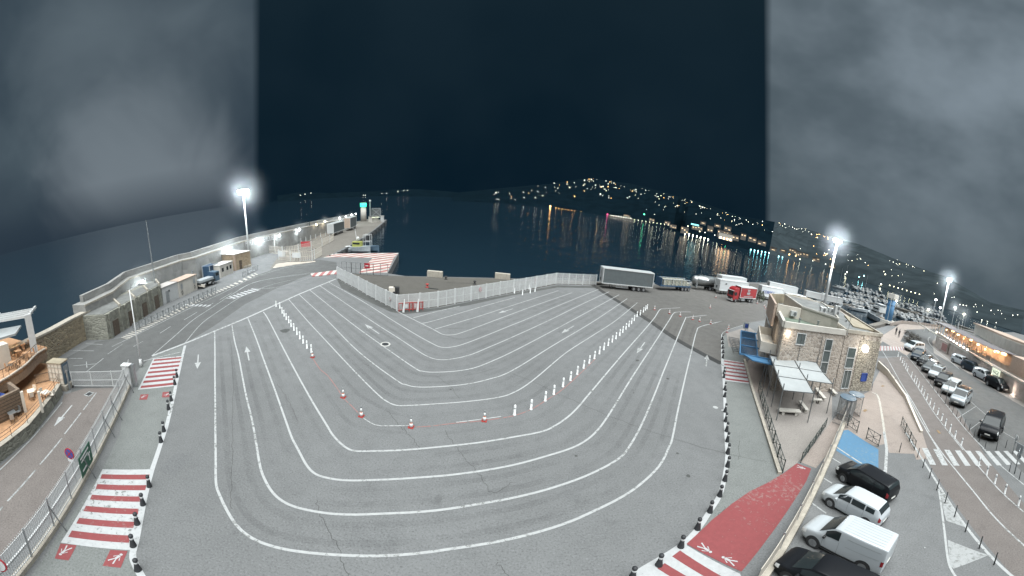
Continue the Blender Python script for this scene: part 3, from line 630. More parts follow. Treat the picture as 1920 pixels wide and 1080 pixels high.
# stub wall beside the gate
sw_ = thing('stone_wall', 'rough brown rubble stone wall with a pale coping beside the small car park', 'wall')
st_ = [(-42, -6), (-45.4, 1.0), (-48.3, 5.6), (-51.5, 9.6), (-53.6, 13.2)]
MB().wallrib(st_, 1.3, -3, 3.7).build('wall', 'rubble', sw_); MB().wallrib([(x+.08, y) for x, y in st_], 1.46, 3.7, 3.95).build('coping', 'kerb', sw_)
# ---- boat stores built against the jetty wall
bs = thing('boat_store', 'long low masonry store with stepped grey roofs against the jetty wall', 'building')
f0 = G(205,637)[:2]; f1 = G(306,571)[:2]; e0 = G(154,637)[:2]; H0 = 3.6
bdir = (JW[4][0]-1, JW[4][1]+1)
bpoly = [e0, f0, lerp(f0, f1, .33), lerp(f0, f1, .66), f1, (f1[0]-5.2, f1[1]+2.0), (-62.5, 24.5), (-58.5, 19.5)]
MB().prism(bpoly, 0, H0).build('wall', 'rubble_grey', bs)
nb = 4
for i in range(nb):
    A0, A1 = lerp(f0, f1, i/nb+.012), lerp(f0, f1, (i+1)/nb-.012); B0 = lerp((e0[0]-3.2, e0[1]+4.4), bpoly[5], i/nb+.012); B1 = lerp((e0[0]-3.2, e0[1]+4.4), bpoly[5], (i+1)/nb-.012)
    if i == 0: B0 = (e0[0]-.3, e0[1]+.3)
    qd = [lerp(A0, B0, .08), lerp(A1, B1, .08), lerp(A1, B1, .93), lerp(A0, B0, .93)]
    MB().prism(qd, H0+.004, H0+.06).build('roof', 'roof_grey', bs)
    MB().wallrib([A1, B1], .3, H0, H0+.35).build('roof_rib', 'kerb', bs)
    mid = lerp(f0, f1, (i+.5)/nb); n_ = (-(f1[1]-f0[1]), f1[0]-f0[0]); ln = hypot(*n_); n_ = (-n_[0]/ln, -n_[1]/ln)
    rzf = ang(f0, f1)
    dd = MB().box((mid[0]+n_[0]*.03, mid[1]+n_[1]*.03, 1.1), (1.5, .1, 2.2), rzf).build('door', 'wood_dark', bs)
    for s_ in (-.33, .33):
        c_ = lerp(f0, f1, (i+.5+s_)/nb); MB().box((c_[0]+n_[0]*.12, c_[1]+n_[1]*.12, H0/2), (.45, .28, H0-.02), rzf).build('pilaster', 'rubble_grey', bs)
MB().cyl((f0[0]-3.0, f0[1]-1.2, 0), (f0[0]-3.0, f0[1]-1.2, 1.0), .28, .3).build('planter', 'kerb_white', None, label='pale round concrete planter standing at the foot of the boat store', cat='planter')
# ---- containers, hut and guard house
def cabin(name, label, cat, a, b, depth, h, mw, mr, group=None, over=.12):
    a, b = G(*a)[:2], G(*b)[:2]; rz = ang(a, b); L = hypot(b[0]-a[0], b[1]-a[1]); t = thing(name, label, cat, (a[0], a[1], 0), rz, group)
    MB().box((L/2, depth/2, h/2), (L, depth, h)).build('wall', mw, t)
    MB().box((L/2, depth/2, h+.06), (L+over*2, depth+over*2, .12)).build('roof', mr, t)
    return t, L
t, L = cabin('site_container', 'white windowless container standing next to the boat store', 'container', (307,571), (336,558), 2.8, 2.9, 'trailer_white', 'roof_white')
MB().box((L*.3, -.02, 1.1), (.9, .08, 2.0)).build('door', 'galv', t); MB().box((L*.42, -.04, 2.0), (.3, .1, .3)).build('vent', 'dark_metal', t)
t, L = cabin('site_container', 'container with two round black zero marks on its pinkish side', 'container', (338,558), (371,542), 2.8, 2.9, 'render_pale', 'tan_wall')
for fx in (.14, .84):
    MB().box((L*fx, -.015, 1.9), (.7, .06, 1.0)).build('louvre', 'galv', t)
    text_mesh('lettering', '0', 1.1, 'black_trim', t, (L*fx-.3, -.04, .35), (1, 0, 0))
t, L = cabin('site_hut', 'pale flat roofed site hut with three dark windows beside the guard house', 'hut', (414,521), (438,511), 3.2, 2.6, 'render_pale', 'roof_white')
for fx in (.2, .55, .8): f = MB().box((L*fx, -.02, 1.55), (.75, .08, .8)).build('window', 'glass_dark', t)
t, L = cabin('guard_house', 'tan stone guard house with a small door at the foot of the tall mast', 'building', (440,508), (471,499), 7.5, 3.7, 'tan_stone', 'roof_white')
d = MB().box((L*.38, -.03, 1.05), (.9, .1, 2.1)).build('door', 'wood_dark', t); MB().box((L*.38+.3, -.1, 1.0), (.1, .05, .05)).build('handle', 'galv', d)
MB().box((.25, -.12, 1.85), (.5, .3, 3.7)).build('buttress', 'tan_wall', t)
for fx in (.62, .85): MB().box((L*fx, -.3, .25), (1.0, .4, .5)).build('ledge', 'kerb', t)
t, L = cabin('guard_annex', 'tan rendered annex with a dark side window behind the site hut', 'building', (428,500), (442,494), 4.0, 3.3, 'tan_wall', 'roof_white')
MB().box((.0, 1.2, 1.9), (.08, .8, .9)).build('window', 'glass_dark', t)
# ---- lighthouse and little buildings at the pier head
def lamp_globe(name, r, m): return MB().sph((0, 0, 0), r, 10, 6)
lh = thing('harbour_light', 'round grey light tower with a glowing green lantern at the pier head', 'lighthouse', (-98, 196, 0))
zt = HT((-98, 196), 668, 381); zb_ = HT((-98, 196), 668, 388)
MB().cyl((0, 0, 0), (0, 0, zb_), 2.0, 1.8, 20).build('tower', 'render_pale', lh, True)
MB().cyl((0, 0, zb_), (0, 0, zt), 2.1, 2.1, 20).build('lantern', 'glow_green', lh, True)
MB().cyl((0, 0, zt), (0, 0, zt+.25), 2.3, 1.6, 20).build('cap', 'galv_dark', lh, True)
t = thing('pier_hut', 'small pale hut with two lit white canopies beside the light tower', 'hut', (-88, 190, 0), radians(60))
MB().box((0, 0, 1.6), (5, 4, 3.2)).build('wall', 'render_pale', t); MB().box((0, 0, 3.3), (5.6, 4.6, .2)).build('roof', 'galv_dark', t)
for s_ in (-1.6, 1.6): MB().box((s_, -2.6, 2.7), (2.2, 1.4, .12)).build('canopy', 'glow_panel', t)
t = thing('pier_kiosk', 'narrow white kiosk nearest the tip of the pier', 'kiosk', (-84.5, 196, 0), .3)
MB().box((0, 0, 1.5), (2, 2, 3)).build('wall', 'trailer_white', t); MB().box((0, 0, 3.1), (2.4, 2.4, .2)).build('roof', 'roof_white', t)
t = thing('lattice_gantry', 'grey square framed gantry panel standing on the pier head', 'gantry', (-92, 203, 0), radians(20))
fr = MB();
for a, b in (((-3,0,0),(-3,0,7)), ((3,0,0),(3,0,7)), ((-3,0,7),(3,0,7)), ((-3,0,2.5),(3,0,2.5)), ((-3,0,2.5),(3,0,7)), ((3,0,2.5),(-3,0,7))): fr.beam(a, b, .3)
fr.build('frame', 'galv', t); MB().box((0, .2, 4.7), (5.6, .12, 4.2)).build('panel', 'galv_dark', t)
t = thing('pier_tower', 'slim lattice mast with a small grey lamp beside the light tower', 'mast', (-94.5, 199, 0))
MB().cyl((0, 0, 0), (0, 0, 11), .7, .35, 8).build('pole', 'galv', t); MB().sph((0, 0, 11.4), .7).build('lamp_head', 'plastic_white', t)
# ---- harbour office (stone)
C0, C1, C2, C3, C4 = (30.2, 26.2), (39.6, 22.9), (46.4, 20.45), (58.3, 36.2), (44.3, 43.2)
ho = thing('harbour_office', 'two storey stone harbour office with flat roofs and a glowing round wall lamp', 'building')
MB().prism([C0, C1, (51.3, 39.6), C4], 0, 7.35).build('wall', 'granite', ho)
MB().prism([(C1[0]+.03, C1[1]-.07), (C2[0]+.03, C2[1]-.07), C3, (51.5, 39.7)], 0, 7.72).build('wall', 'pebble' if 0 else 'granite', ho)
# pebble faced end bay
pb0, pb1 = lerp(C1, C2, .42), (C2[0]+.05, C2[1]-.10)
MB().prism([(pb0[0]-.02, pb0[1]-.13), (pb1[0], pb1[1]-.05), (pb1[0]+.6, pb1[1]+.8), (pb0[0]+.3, pb0[1]+.5)], 0, 7.0).build('stone_facing', 'pebble', ho)
def rim(poly, z0, z1, w_, m, name='parapet'):
    q = poly + [poly[0]]; mb = MB()
    for i in range(len(poly)):
        a, b = q[i], q[i+1]; mb.beam((a[0], a[1], (z0+z1)/2), (b[0], b[1], (z0+z1)/2), w_, z1-z0)
    return mb.build(name, m, ho)
rim([C0, C1, (51.3, 39.6), C4], 7.35, 8.0, .4, 'render_pale')
rim([(C1[0]+.03, C1[1]-.07), (C2[0]+.03, C2[1]-.07), C3, (51.5, 39.7)], 7.72, 8.12, .35, 'kerb')
MB().prism([lerp(C0, C1, .04), lerp(C0, C1, .97), (44, 29.0), (33.6, 30.5)], 7.36, 7.40).build('roof', 'roof_green', ho)
MB().prism([(41.0, 24.5), (46.2, 22.0), (57, 36.0), (51.5, 38.6)], 7.73, 7.78).build('roof', 'roof_grey', ho)
MB().prism([(36.5, 31.5), (41.5, 29.0), (50.5, 38.8), (44.6, 42.0)], 7.36, 7.42).build('roof', 'roof_grey', ho)
rb = [G(1505,574,9.1)[:2], G(1560,592,9.1)[:2], G(1573,597,9.1)[:2], (44.5, 29.0), (48.5, 34.2), (42.0, 37.5)]
MB().prism(rb, 7.3, 8.9).build('penthouse', 'cream', ho); MB().prism([lerp(p_, (41.5, 30.5), .05) for p_ in rb], 8.9, 8.96).build('roof', 'roof_grey', ho)
rimp = MB(); q_ = rb + [rb[0]]
for i in range(len(rb)): rimp.beam((*q_[i], 9.0), (*q_[i+1], 9.0), .22, .22)
rimp.build('coping', 'render_pale', ho)
wl = [G(1459,570,8.8)[:2], G(1503,579,8.8)[:2]]
MB().wallrib([wl[0], wl[1]], .3, 7.35, 8.8).build('roof_wall', 'cream', ho)
MB().wallrib([(wl[0][0]-.2, wl[0][1]), G(1446,551,8.8)[:2]], .3, 6.0, 8.8).build('roof_wall', 'tan_wall', ho)
MB().wallrib([G(1446,551,8.8)[:2], G(1490,553,8.8)[:2], G(1540,568,8.6)[:2]], .3, 7.35, [8.8, 8.8, 8.6]).build('roof_wall', 'roof_tan', ho)
pr_ = [G(1483,552,8.5)[:2], G(1518,559,8.5)[:2], G(1543,572,8.5)[:2], G(1540,584,8.5)[:2], G(1500,566,8.5)[:2]]
MB().prism(pr_, 8.3, 8.5).build('roof', 'roof_tan', ho)
rp_ = [G(x, y, 7.9)[:2] for x, y in ((1583,591),(1608,600),(1646,622),(1600,612))]
MB().prism(rp_, 7.79, 7.95).build('roof', 'roof_tan', ho)
def fpt(px, py, off=.0, A=None, B=None):
    p_ = VP(px, py, A or (C1[0]+.25, C1[1]-.3), B or (C2[0]+.1, C2[1]-.25)); return p_
def window(A, B, xl, xr, yt, yb, xbl, xbr, name='window', pane='window_glass', nx=0, nz=0, par=ho, off=.05, frm='white_metal'):
    """window on the wall A-B from its four survey corners"""
    p1, p2, p3, p4 = VP(xl, yt, A, B), VP(xr, yt, A, B), VP(xbl, yb, A, B), VP(xbr, yb, A, B)
    u = Vector((B[0]-A[0], B[1]-A[1], 0)).normalized(); n = Vector((u.y, -u.x, 0)); o = Vector((A[0], A[1], 0))
    if n.dot(-o) < 0: n = -n
    s0 = (Vector(p1)-o).dot(u)/2 + (Vector(p3)-o).dot(u)/2; s1 = (Vector(p2)-o).dot(u)/2 + (Vector(p4)-o).dot(u)/2; z1 = (p1[2]+p2[2])/2; z0 = (p3[2]+p4[2])/2
    mb = MB(); w_ = .09
    def pt(s, z, d=off): return tuple(o + u*s + Vector((0, 0, z)) + n*d)
    for a, b in ((pt(s0, z0), pt(s1, z0)), (pt(s0, z1), pt(s1, z1))): mb.beam(a, b, .12, w_)
    for s in (s0, s1): mb.beam(pt(s, z0-w_/2), pt(s, z1+w_/2), .12, w_, upv=u)
    for i in range(nx): s = s0+(s1-s0)*(i+1)/(nx+1); mb.beam(pt(s, z0), pt(s, z1), .09, .05, upv=u)
    for i in range(nz): z = z0+(z1-z0)*(i+1)/(nz+1); mb.beam(pt(s0, z), pt(s1, z), .09, .07)
    f = mb.build(name, frm, par)
    MB().add([pt(s0, z0, off-.03), pt(s1, z0, off-.03), pt(s1, z1, off-.03), pt(s0, z1, off-.03)], [(0, 1, 2, 3)]).build('pane', pane, f)
    return f, pt, (s0, s1, z0, z1)
window(C0, C1, 1494, 1511, 625, 646, 1492, 1508)
WA, WB = (C1[0]+.03, C1[1]-.07), (C2[0]+.03, C2[1]-.07)
window(C0, C1, 1548, 1561, 636, 700, 1536, 1549, nz=2)
PA, PB = (pb0[0]-.02, pb0[1]-.13), (pb1[0], pb1[1]-.05)
window(WA, WB, 1590, 1606, 652, 690, 1583, 1597, nz=1)
window(WA, WB, 1583, 1597, 694, 728, 1576, 1589, name='door', nx=1)
u_ = Vector((C1[0]-C0[0], C1[1]-C0[1], 0)).normalized(); dn = Vector((u_.y, -u_.x, 0))
pz = VP(1472, 606, C0, C1); MB().cyl(tuple(Vector(pz)+dn*.1), tuple(Vector((pz[0], pz[1], .1))+dn*.1), .06, n=6).build('downpipe', 'kerb', ho)
pz = VP(1468, 596, C0, C1)
wlm = MB().box((C0[0]+.5, C0[1]-.5, 6.9), (.3, .3, .35)).build('wall_lamp', 'glow_globe', ho); plamp((C0[0]+.55, C0[1]-.75, 6.6), 60, (1, .82, .62), .1, ho)
pz = Vector(VP(1619, 652, PA, PB)); pn = Vector((PB[1]-PA[1], -(PB[0]-PA[0]), 0)).normalized()
gl = MB().sph((0, 0, 0), .50, 16, 10); g_ = gl.build('globe_lamp', 'glow_globe', ho, True, loc=tuple(pz+pn*.45)); plamp(tuple(pz+pn*1.6), 260, (1, .95, .85), .4, ho)
f, ptf, (s0, s1, z0, z1) = window(PA, PB, 1616, 1626, 700, 714, 1613, 1623, name='plaque', pane='sign_blue', frm='sign_blue')
# left side: glazed entrance, balcony and blue slatted canopy
LA, LB = C0, C4
wn_ = Vector((-(LB[1]-LA[1]), LB[0]-LA[0], 0)).normalized()
window(LA, LB, 1438, 1449, 573, 606, 1436, 1448, nx=1, off=.06)
window(LA, LB, 1428, 1441, 636, 664, 1425, 1437, name='entrance_door', nx=1, off=.06)
window(LA, LB, 1414, 1424, 628, 655, 1412, 1421, name='shop_window', nx=1, off=.06)
o_ = Vector((LA[0], LA[1], 0)); lu = Vector((LB[0]-LA[0], LB[1]-LA[1], 0)).normalized()
def lp(s, d, z): return tuple(o_ + lu*s + wn_*d + Vector((0, 0, z)))
bmb = MB(); bq = [lp(1.5, .02, 0), lp(1.5, 2.2, 0), lp(9.5, 2.2, 0), lp(9.5, .02, 0)]
bmb.prism(bq, 3.75, 3.98); bmb.beam(lp(1.5, 2.15, 4.45), lp(9.5, 2.15, 4.45), .16, .95); bmb.beam(lp(1.55, .1, 4.45), lp(1.55, 2.2, 4.45), .16, .95); bmb.beam(lp(9.45, .1, 4.45), lp(9.45, 2.2, 4.45), .16, .95)
bmb.build('balcony', 'cream', ho)
plamp(lp(5, 1.2, 5.4), 40, (1, .8, .55), .1, ho)
aw = MB()
for i in range(26): s = 1.2 + i*.42; aw.add([lp(s, 2.3, 3.25), lp(s+.05, 2.3, 3.25), lp(s+.05, 4.6, 3.05), lp(s, 4.6, 3.05), lp(s+.22, 2.3, 3.12), lp(s+.17, 2.3, 3.12), lp(s+.17, 4.6, 2.92), lp(s+.22, 4.6, 2.92)], [(0,1,2,3), (1,5,6,2), (4,5,6,7), (0,3,7,4)])
aw.build('awning_slats', 'blue_awning', ho)
af = MB(); af.beam(lp(1.1, 4.6, 3.0), lp(12.2, 4.6, 3.0), .14, .2); af.beam(lp(1.1, 2.3, 3.2), lp(12.2, 2.3, 3.2), .14, .2)
for s in (1.1, 4.8, 8.5, 12.2): af.beam(lp(s, .1, 3.25), lp(s, 4.6, 3.05), .12, .16)
af.prism([lp(-.3, .1, 0), lp(-.3, 3.0, 0), lp(1.0, 4.0, 0), lp(1.0, .1, 0)], 3.0, 3.12); af.build('awning_frame', 'blue_awning', ho)
for x, y in ((34.5, 27.3), (37.6, 26.4), (47, 27.5), (50, 31.5)):
    v_ = MB().cyl((x, y, 7.4), (x, y, 8.05), .13, n=10); v_.cyl((x, y, 8.05), (x, y, 8.12), .22, n=10); v_.build('roof_vent', 'galv', ho)
for s_, z_ in ((.30, 7.0), (.62, 6.9)):
    q_ = lerp(C0, C1, s_); w0 = (q_[0]+dn.x*.06, q_[1]+dn.y*.06); MB().beam((*w0, .1), (*w0, z_), .05).build('cable', 'galv_dark', ho)
for sx_ in (.08, .5, .92):
    q_ = lerp(C1, C2, sx_); MB().box((q_[0]+dn.x*.2, q_[1]+dn.y*.2, 7.3), (.22, .3, .12), ang(C1, C2)).build('spout', 'kerb', ho)
# air conditioners and small things on the roof (sit on it, so things of their own)
def ac(label, x, y, z, rz, two=False):
    t = thing('air_conditioner', label, 'air conditioner', (x, y, z), rz, 'air conditioners on the harbour office roof')
    n_ = 2 if two else 1
    MB().box((0, 0, .32*n_), (.95, .4, .62*n_)).build('casing', 'trailer_white', t)
    for i in range(n_): MB().cyl((.15, -.205, .32+.62*i), (.15, -.23, .32+.62*i), .23, n=16).build('fan', 'galv_dark', t)
p_ = VP(1485, 580, (wl[0][0], wl[0][1]), wl[1]); ac('single fan white air conditioner on the cream roof wall', p_[0]+.1, p_[1]-.35, 7.75, -.35)
p_ = G(1567, 591, 8.96); ac('double fan white air conditioner at the right end of the raised roof', p_[0], p_[1], 8.96, -.3, True)
p_ = G(1557, 586, 8.96); ac('white air conditioner between the mast and the double fan unit', p_[0], p_[1], 8.96, -.3)
p_ = G(1542, 585, 8.96); ac('white air conditioner nearest the foot of the roof mast', p_[0], p_[1], 8.96, -.3)
for i, (x, y, h_, lb) in enumerate(((1536,578,2.3,'thin aerial left of the roof mast'), (1566,580,3.0,'thin aerial behind the double fan air conditioner'), (1592,611,1.8,'short aerial on the right end of the stone roof'))):
    p_ = G(x, y, 8.9); MB().cyl((p_[0], p_[1], 7.8), (p_[0], p_[1], 8.9+h_), .05, .03, 6).build('aerial', 'galv', label=lb, cat='aerial')
# ---- shade canopy
cnodes = {}
rowpx = [[(1443,667),(1488,672),(1531,680)], [(1450,684),(1498.5,691),(1543,698)], [(1458,705),(1512.5,713),(1562,720)], [(1468,731.5),(1526.5,737.5)]]
cp = thing('shade_canopy', 'canopy of five pale fabric sails on dark posts over the stone benches', 'canopy')
for i, r_ in enumerate(rowpx):
    for j, (x, y) in enumerate(r_): cnodes[i, j] = G(x, y, (3.8, 3.6, 3.35, 3.1)[i])
for (i, j), c_ in cnodes.items():
    MB().cyl((c_[0], c_[1], 0), (c_[0], c_[1], c_[2]+.65), .055, .055, 8).build('post', 'galv_dark', cp)
for i, j in ((0, 0), (0, 1), (1, 0), (1, 1), (2, 0)):
    q = [Vector(cnodes[i, j]), Vector(cnodes[i, j+1]), Vector(cnodes[i+1, j+1]), Vector(cnodes[i+1, j])]; ce = sum(q, Vector())/4; q = [v+(ce-v).normalized()*.12 for v in q]
    n_ = 5; vs = []; 
    for a in range(n_+1):
        for b in range(n_+1):
            u, v = a/n_, b/n_; p_ = q[0]*(1-u)*(1-v)+q[1]*u*(1-v)+q[2]*u*v+q[3]*(1-u)*v; sag = -.18*sin(pi*u)*sin(pi*v)
            vs.append(p_ + Vector((0, 0, sag)))
    k_ = (n_+1)**2; vs2 = [v-Vector((0, 0, .02)) for v in vs]; fs = [(a*(n_+1)+b, (a+1)*(n_+1)+b, (a+1)*(n_+1)+b+1, a*(n_+1)+b+1) for a in range(n_) for b in range(n_)]
    MB().add(vs+vs2, fs+[tuple(k_+x for x in f_)[::-1] for f_ in fs]).build('sail', 'canvas', cp, True)
bm_ = MB()
for a, b in (((0,0),(0,1)),((0,1),(0,2)),((1,0),(1,1)),((1,1),(1,2)),((2,0),(2,1)),((2,1),(2,2)),((3,0),(3,1)),((0,0),(1,0)),((1,0),(2,0)),((2,0),(3,0)),((0,1),(1,1)),((1,1),(2,1)),((2,1),(3,1)),((0,2),(1,2)),((1,2),(2,2))): bm_.beam(cnodes[a], cnodes[b], .05, .07)
bm_.build('frame', 'galv_dark', cp)
def bench(label, px, py, rz, L=2.2, W_=.55, h=.5):
    g_ = G(px, py); t = thing('stone_bench', label, 'bench', (g_[0], g_[1], 0), rz, 'stone benches under the shade canopy')
    MB().box((0, 0, h-.06), (L, W_, .12)).build('seat', 'bench_stone', t, bevel=.01)
    for s_ in (-.3, .3): MB().box((s_*L, 0, (h-.12)/2), (.3, W_*.7, h-.12)).build('leg', 'bench_stone', t)
bench('wide stone bench nearest the apron kerb, under the bottom sail', 1479, 777, radians(-28), 2.6, .7)
bench('narrow stone bench turned at right angles beside the wide bench', 1505, 767, radians(62), 2.3, .45)
bench('stone bench in front of the dark entrance, under the right sail', 1538, 745, radians(60), 2.6, .5)
bench('small stone bench in the middle of the yard between two posts', 1531, 756, radians(-28), 1.3, .5)
bench('stone bench closest to the stone facade, furthest back in the yard', 1527, 731, radians(60), 1.8, .5)
bench('stone bench beside the turnstile cage at the right edge of the canopy', 1560, 738, radians(60), 2.2, .5)
# ---- left restaurant on its terrace
rs = thing('seaside_restaurant', 'timber edged restaurant terrace on two lit levels beside the coast road', 'building')
edge = crom([G(x, y, 3.2)[:2] for x, y in ((-60,775),(-25,745),(0,719),(19,707),(50,685),(70,665),(86,655))], 4)
e_in = [(x-.3, y-.1) for x, y in edge]
back = [(edge[-1][0]-1.0, edge[-1][1]+.3), (-56, -2), (-50, -14), (edge[0][0]-12, edge[0][1]-8)]
MB().prism(edge + back, 2.9, 3.16).build('deck', 'wood_warm', rs)
MB().wallrib(edge, .16, 2.1, 3.25).build('fascia', 'wood', rs)
MB().wallrib([(x-.12, y) for x, y in edge], .2, 3.25, 3.34).build('coping', 'cream', rs)
rl_ = MB(); ei = [(x-.35, y-.05) for x, y in edge]
for i in range(len(ei)-1): rl_.beam((*ei[i], 4.25), (*ei[i+1], 4.25), .07, .05)
for p_ in ei[::2]: rl_.beam((*p_, 3.16), (*p_, 4.25), .05)
for zz in (3.5, 3.75, 4.0):
    for i in range(len(ei)-1): rl_.beam((*ei[i], zz), (*ei[i+1], zz), .015)
rl_.build('railing', 'wood_dark', rs)
pp = Vector(G(65, 660, 3.2)); PH = 7.7
MB().beam((pp.x, pp.y, 2.0), (pp.x, pp.y, PH), .9, .5).build('pergola_post', 'white_metal', rs)
ln_ = Vector((-.45, -.9, 0)).normalized(); 
pg = MB()
for k in range(4): o2 = Vector((-1, .35, 0))*k*1.2; pg.beam(Vector((pp.x, pp.y, PH-.2))+o2, Vector((pp.x, pp.y, PH-.2))+o2+ln_*14, .25, .3)
pg.beam((pp.x+.2, pp.y, PH-.2), (pp.x-5, pp.y+1.6, PH-.2), .3, .3); pg.beam(Vector((pp.x, pp.y, PH-.25))+ln_*6, Vector((pp.x-5, pp.y+1.6, PH-.25))+ln_*6, .3, .3)
pg.build('pergola', 'white_metal', rs)
c_ = G(20, 650, 5.8); cc = Vector((pp.x-.6, pp.y-2.6, 5.9))
MB().prism([tuple(cc+Vector((.6,.6,0)))[:2], tuple(cc+Vector((-3.2,1.6,0)))[:2], tuple(cc+Vector((-7,-8,0)))[:2], tuple(cc+Vector((1.5,-9,0)))[:2]], 5.7, 5.95).build('roof', 'canvas', rs)
kx = [G(-30, 745, 3.2)[:2], G(26, 682, 3.2)[:2]]
ba = (kx[1][0]+.4, kx[1][1]-.2); MB().prism([ba, (ba[0]-1.6, ba[1]-.6), (ba[0]-3.5, ba[1]-9), (ba[0]+.8+1.6, ba[1]-9.5)], 3.17, 5.7).build('inner_wall', 'cream', rs)
plamp((pp.x-2.2, pp.y-2.4, 5.3), 130, (1, .66, .38), .3, rs); plamp((ba[0]+1.3, ba[1]-3.4, 5.2), 60, (1, .7, .45), .3, rs); plamp((pp.x-.9, pp.y-.3, 2.7), 8, (1, .7, .45), .3, rs)
# lower level
low = P((-60,905),(0,868),(60,818),(110,752),(118,738))
lw = thing('retaining_wall', 'grey rubble retaining wall below the restaurant along the brown road', 'wall')
MB().wallrib(low, .5, 0, [1.2, 1.2, 1.1, 1.1, 1.1]).build('wall', 'rubble_grey', lw); MB().wallrib([(x+.04, y) for x, y in low], .58, [1.2,1.2,1.1,1.1,1.1], [1.27,1.27,1.17,1.17,1.17]).build('coping', 'kerb', lw)
rr = thing('wire_railing', 'thin rust brown wire railing on top of the grey retaining wall', 'railing')
lo2 = crom([(x-.3, y-.1) for x, y in low], 4); rm = MB()
for p_ in lo2[::2]: MB().beam((*p_, 1.15), (*p_, 2.1), .05).build('post', 'wood_dark', rr)
for zz in (1.45, 1.75, 2.05):
    for i in range(len(lo2)-1): rm.beam((*lo2[i], zz), (*lo2[i+1], zz), .03)
rm.build('rail', 'wood_dark', rr)
MB().prism([(x-.45, y-.1) for x, y in low] + [(low[-1][0]-6, low[-1][1]+1), (-48, 1), (-46, -10), (-36, -16)], .1, .9).build('terrace_floor', 'wood_warm', rs)
lwall = [G(x, y, .9)[:2] for x, y in ((-50,818),(0,795),(46,772))]; lwall = lwall + [(lwall[-1][0]-2.6, lwall[-1][1]-.9)]
MB().wallrib(lwall, .4, .9, 3.2).build('timber_wall', 'wood', rs)
for k in range(7): MB().wallrib([(x+.02, y) for x, y in lwall[:3]], -.02, 1.05+.31*k, 1.12+.31*k).build('plank', 'wood_dark', rs)
for x, y, r_ in ((80,773,.16),(48,772,.2)):
    g_ = G(x, y, .9); MB().beam((g_[0], g_[1], .9), (g_[0], g_[1], 2.92), r_*1.6).build('column', 'cream', rs)
g_ = G(62, 745, .9); plamp((g_[0], g_[1], 2.6), 70, (1, .68, .38), .3, rs); g_ = G(20, 800, .9); plamp((g_[0]+.3, g_[1], 2.5), 22, (1, .75, .5), .2, rs)
g_ = G(8, 742, 2.4); MB().box((g_[0]-.1, g_[1]-.2, 2.2), (.9, 3.2, .08), radians(-52), .5).build('blue_awning', None or 'sign_blue', rs)
def table_set(x, y, z, rz, label, g, mt='wood_warm'):
    t = thing('dining_table', label, 'table', (x, y, z), rz, g)
    MB().box((0, 0, .72), (1.0, .8, .05)).build('tabletop', mt, t); lg = MB()
    for a in (-.42, .42):
        for b in (-.32, .32): MB().beam((a, b, 0), (a, b, .7), .05).build('leg', 'wood_dark', t)
def chair(x, y, z, rz, label, g, m_='wood_warm'):
    t = thing('dining_chair', label, 'chair', (x, y, z), rz, g)
    MB().box((0, 0, .45), (.42, .42, .05)).build('seat', m_, t); MB().box((-.19, 0, .7), (.04, .42, .45)).build('backrest', m_, t)
    for a in (-.18, .18):
        for b in (-.18, .18): MB().beam((a, b, 0), (a, b, .43), .035).build('leg', 'wood_dark', t)
for i, (x, y, lb) in enumerate(((44,655,'table nearest the white pergola post'), (35,668,'second table from the pergola post on the upper terrace'), (52,672,'upper terrace table against the curved railing'), (26,690,'upper terrace table beside the cream inner wall'))):
    g_ = G(x, y, 3.2); table_set(g_[0], g_[1], 3.16, .4*i, lb, 'tables on the upper restaurant terrace')
    for k in range(3): a = k*2.1+i; chair(g_[0]+cos(a)*.85, g_[1]+sin(a)*.85, 3.16, a+pi, '%s wooden chair on the upper terrace of the seaside restaurant, counted from the pergola post' % ORD[i*3+k], 'chairs on the upper restaurant terrace')
for i, (x, y, lb) in enumerate(((60,745,'pale table on the lit lower terrace between the columns'), (88,748,'red decked table at the end of the lower terrace'))):
    g_ = G(x, y, .9); table_set(g_[0], g_[1], .9, .4*i, lb, 'tables on the lower restaurant terrace', 'cream')
    for k in range(2): a = k*2.6+i; chair(g_[0]+cos(a)*.8, g_[1]+sin(a)*.8, .9, a+pi, 'pale chair on the lit lower terrace of the seaside restaurant', 'chairs on the lower restaurant terrace', 'cream')
g_ = G(24, 786, .9); table_set(g_[0], g_[1], .9, .3, 'dark outdoor table with metal chairs in front of the timber wall', 'tables on the lower restaurant terrace', 'galv')
for k in range(3): a = k*2.1; chair(g_[0]+cos(a)*.8, g_[1]+sin(a)*.8, .9, a+pi, 'grey metal chair before the timber wall of the seaside restaurant', 'metal chairs by the timber wall', 'galv')
# ---- right restaurant on its retaining wall
rwp = P((1752,648),(1800,680),(1850,711),(1935,765)); rz_ = [4.3, 3.9, 3.7, 3.7]
rw = thing('retaining_wall', 'tall pinkish retaining wall with uplights and a green sign below the right restaurant', 'wall')
MB().wallrib(rwp, -1.0 if 0 else 1.0, 0, rz_).build('wall', 'render_wall', rw)
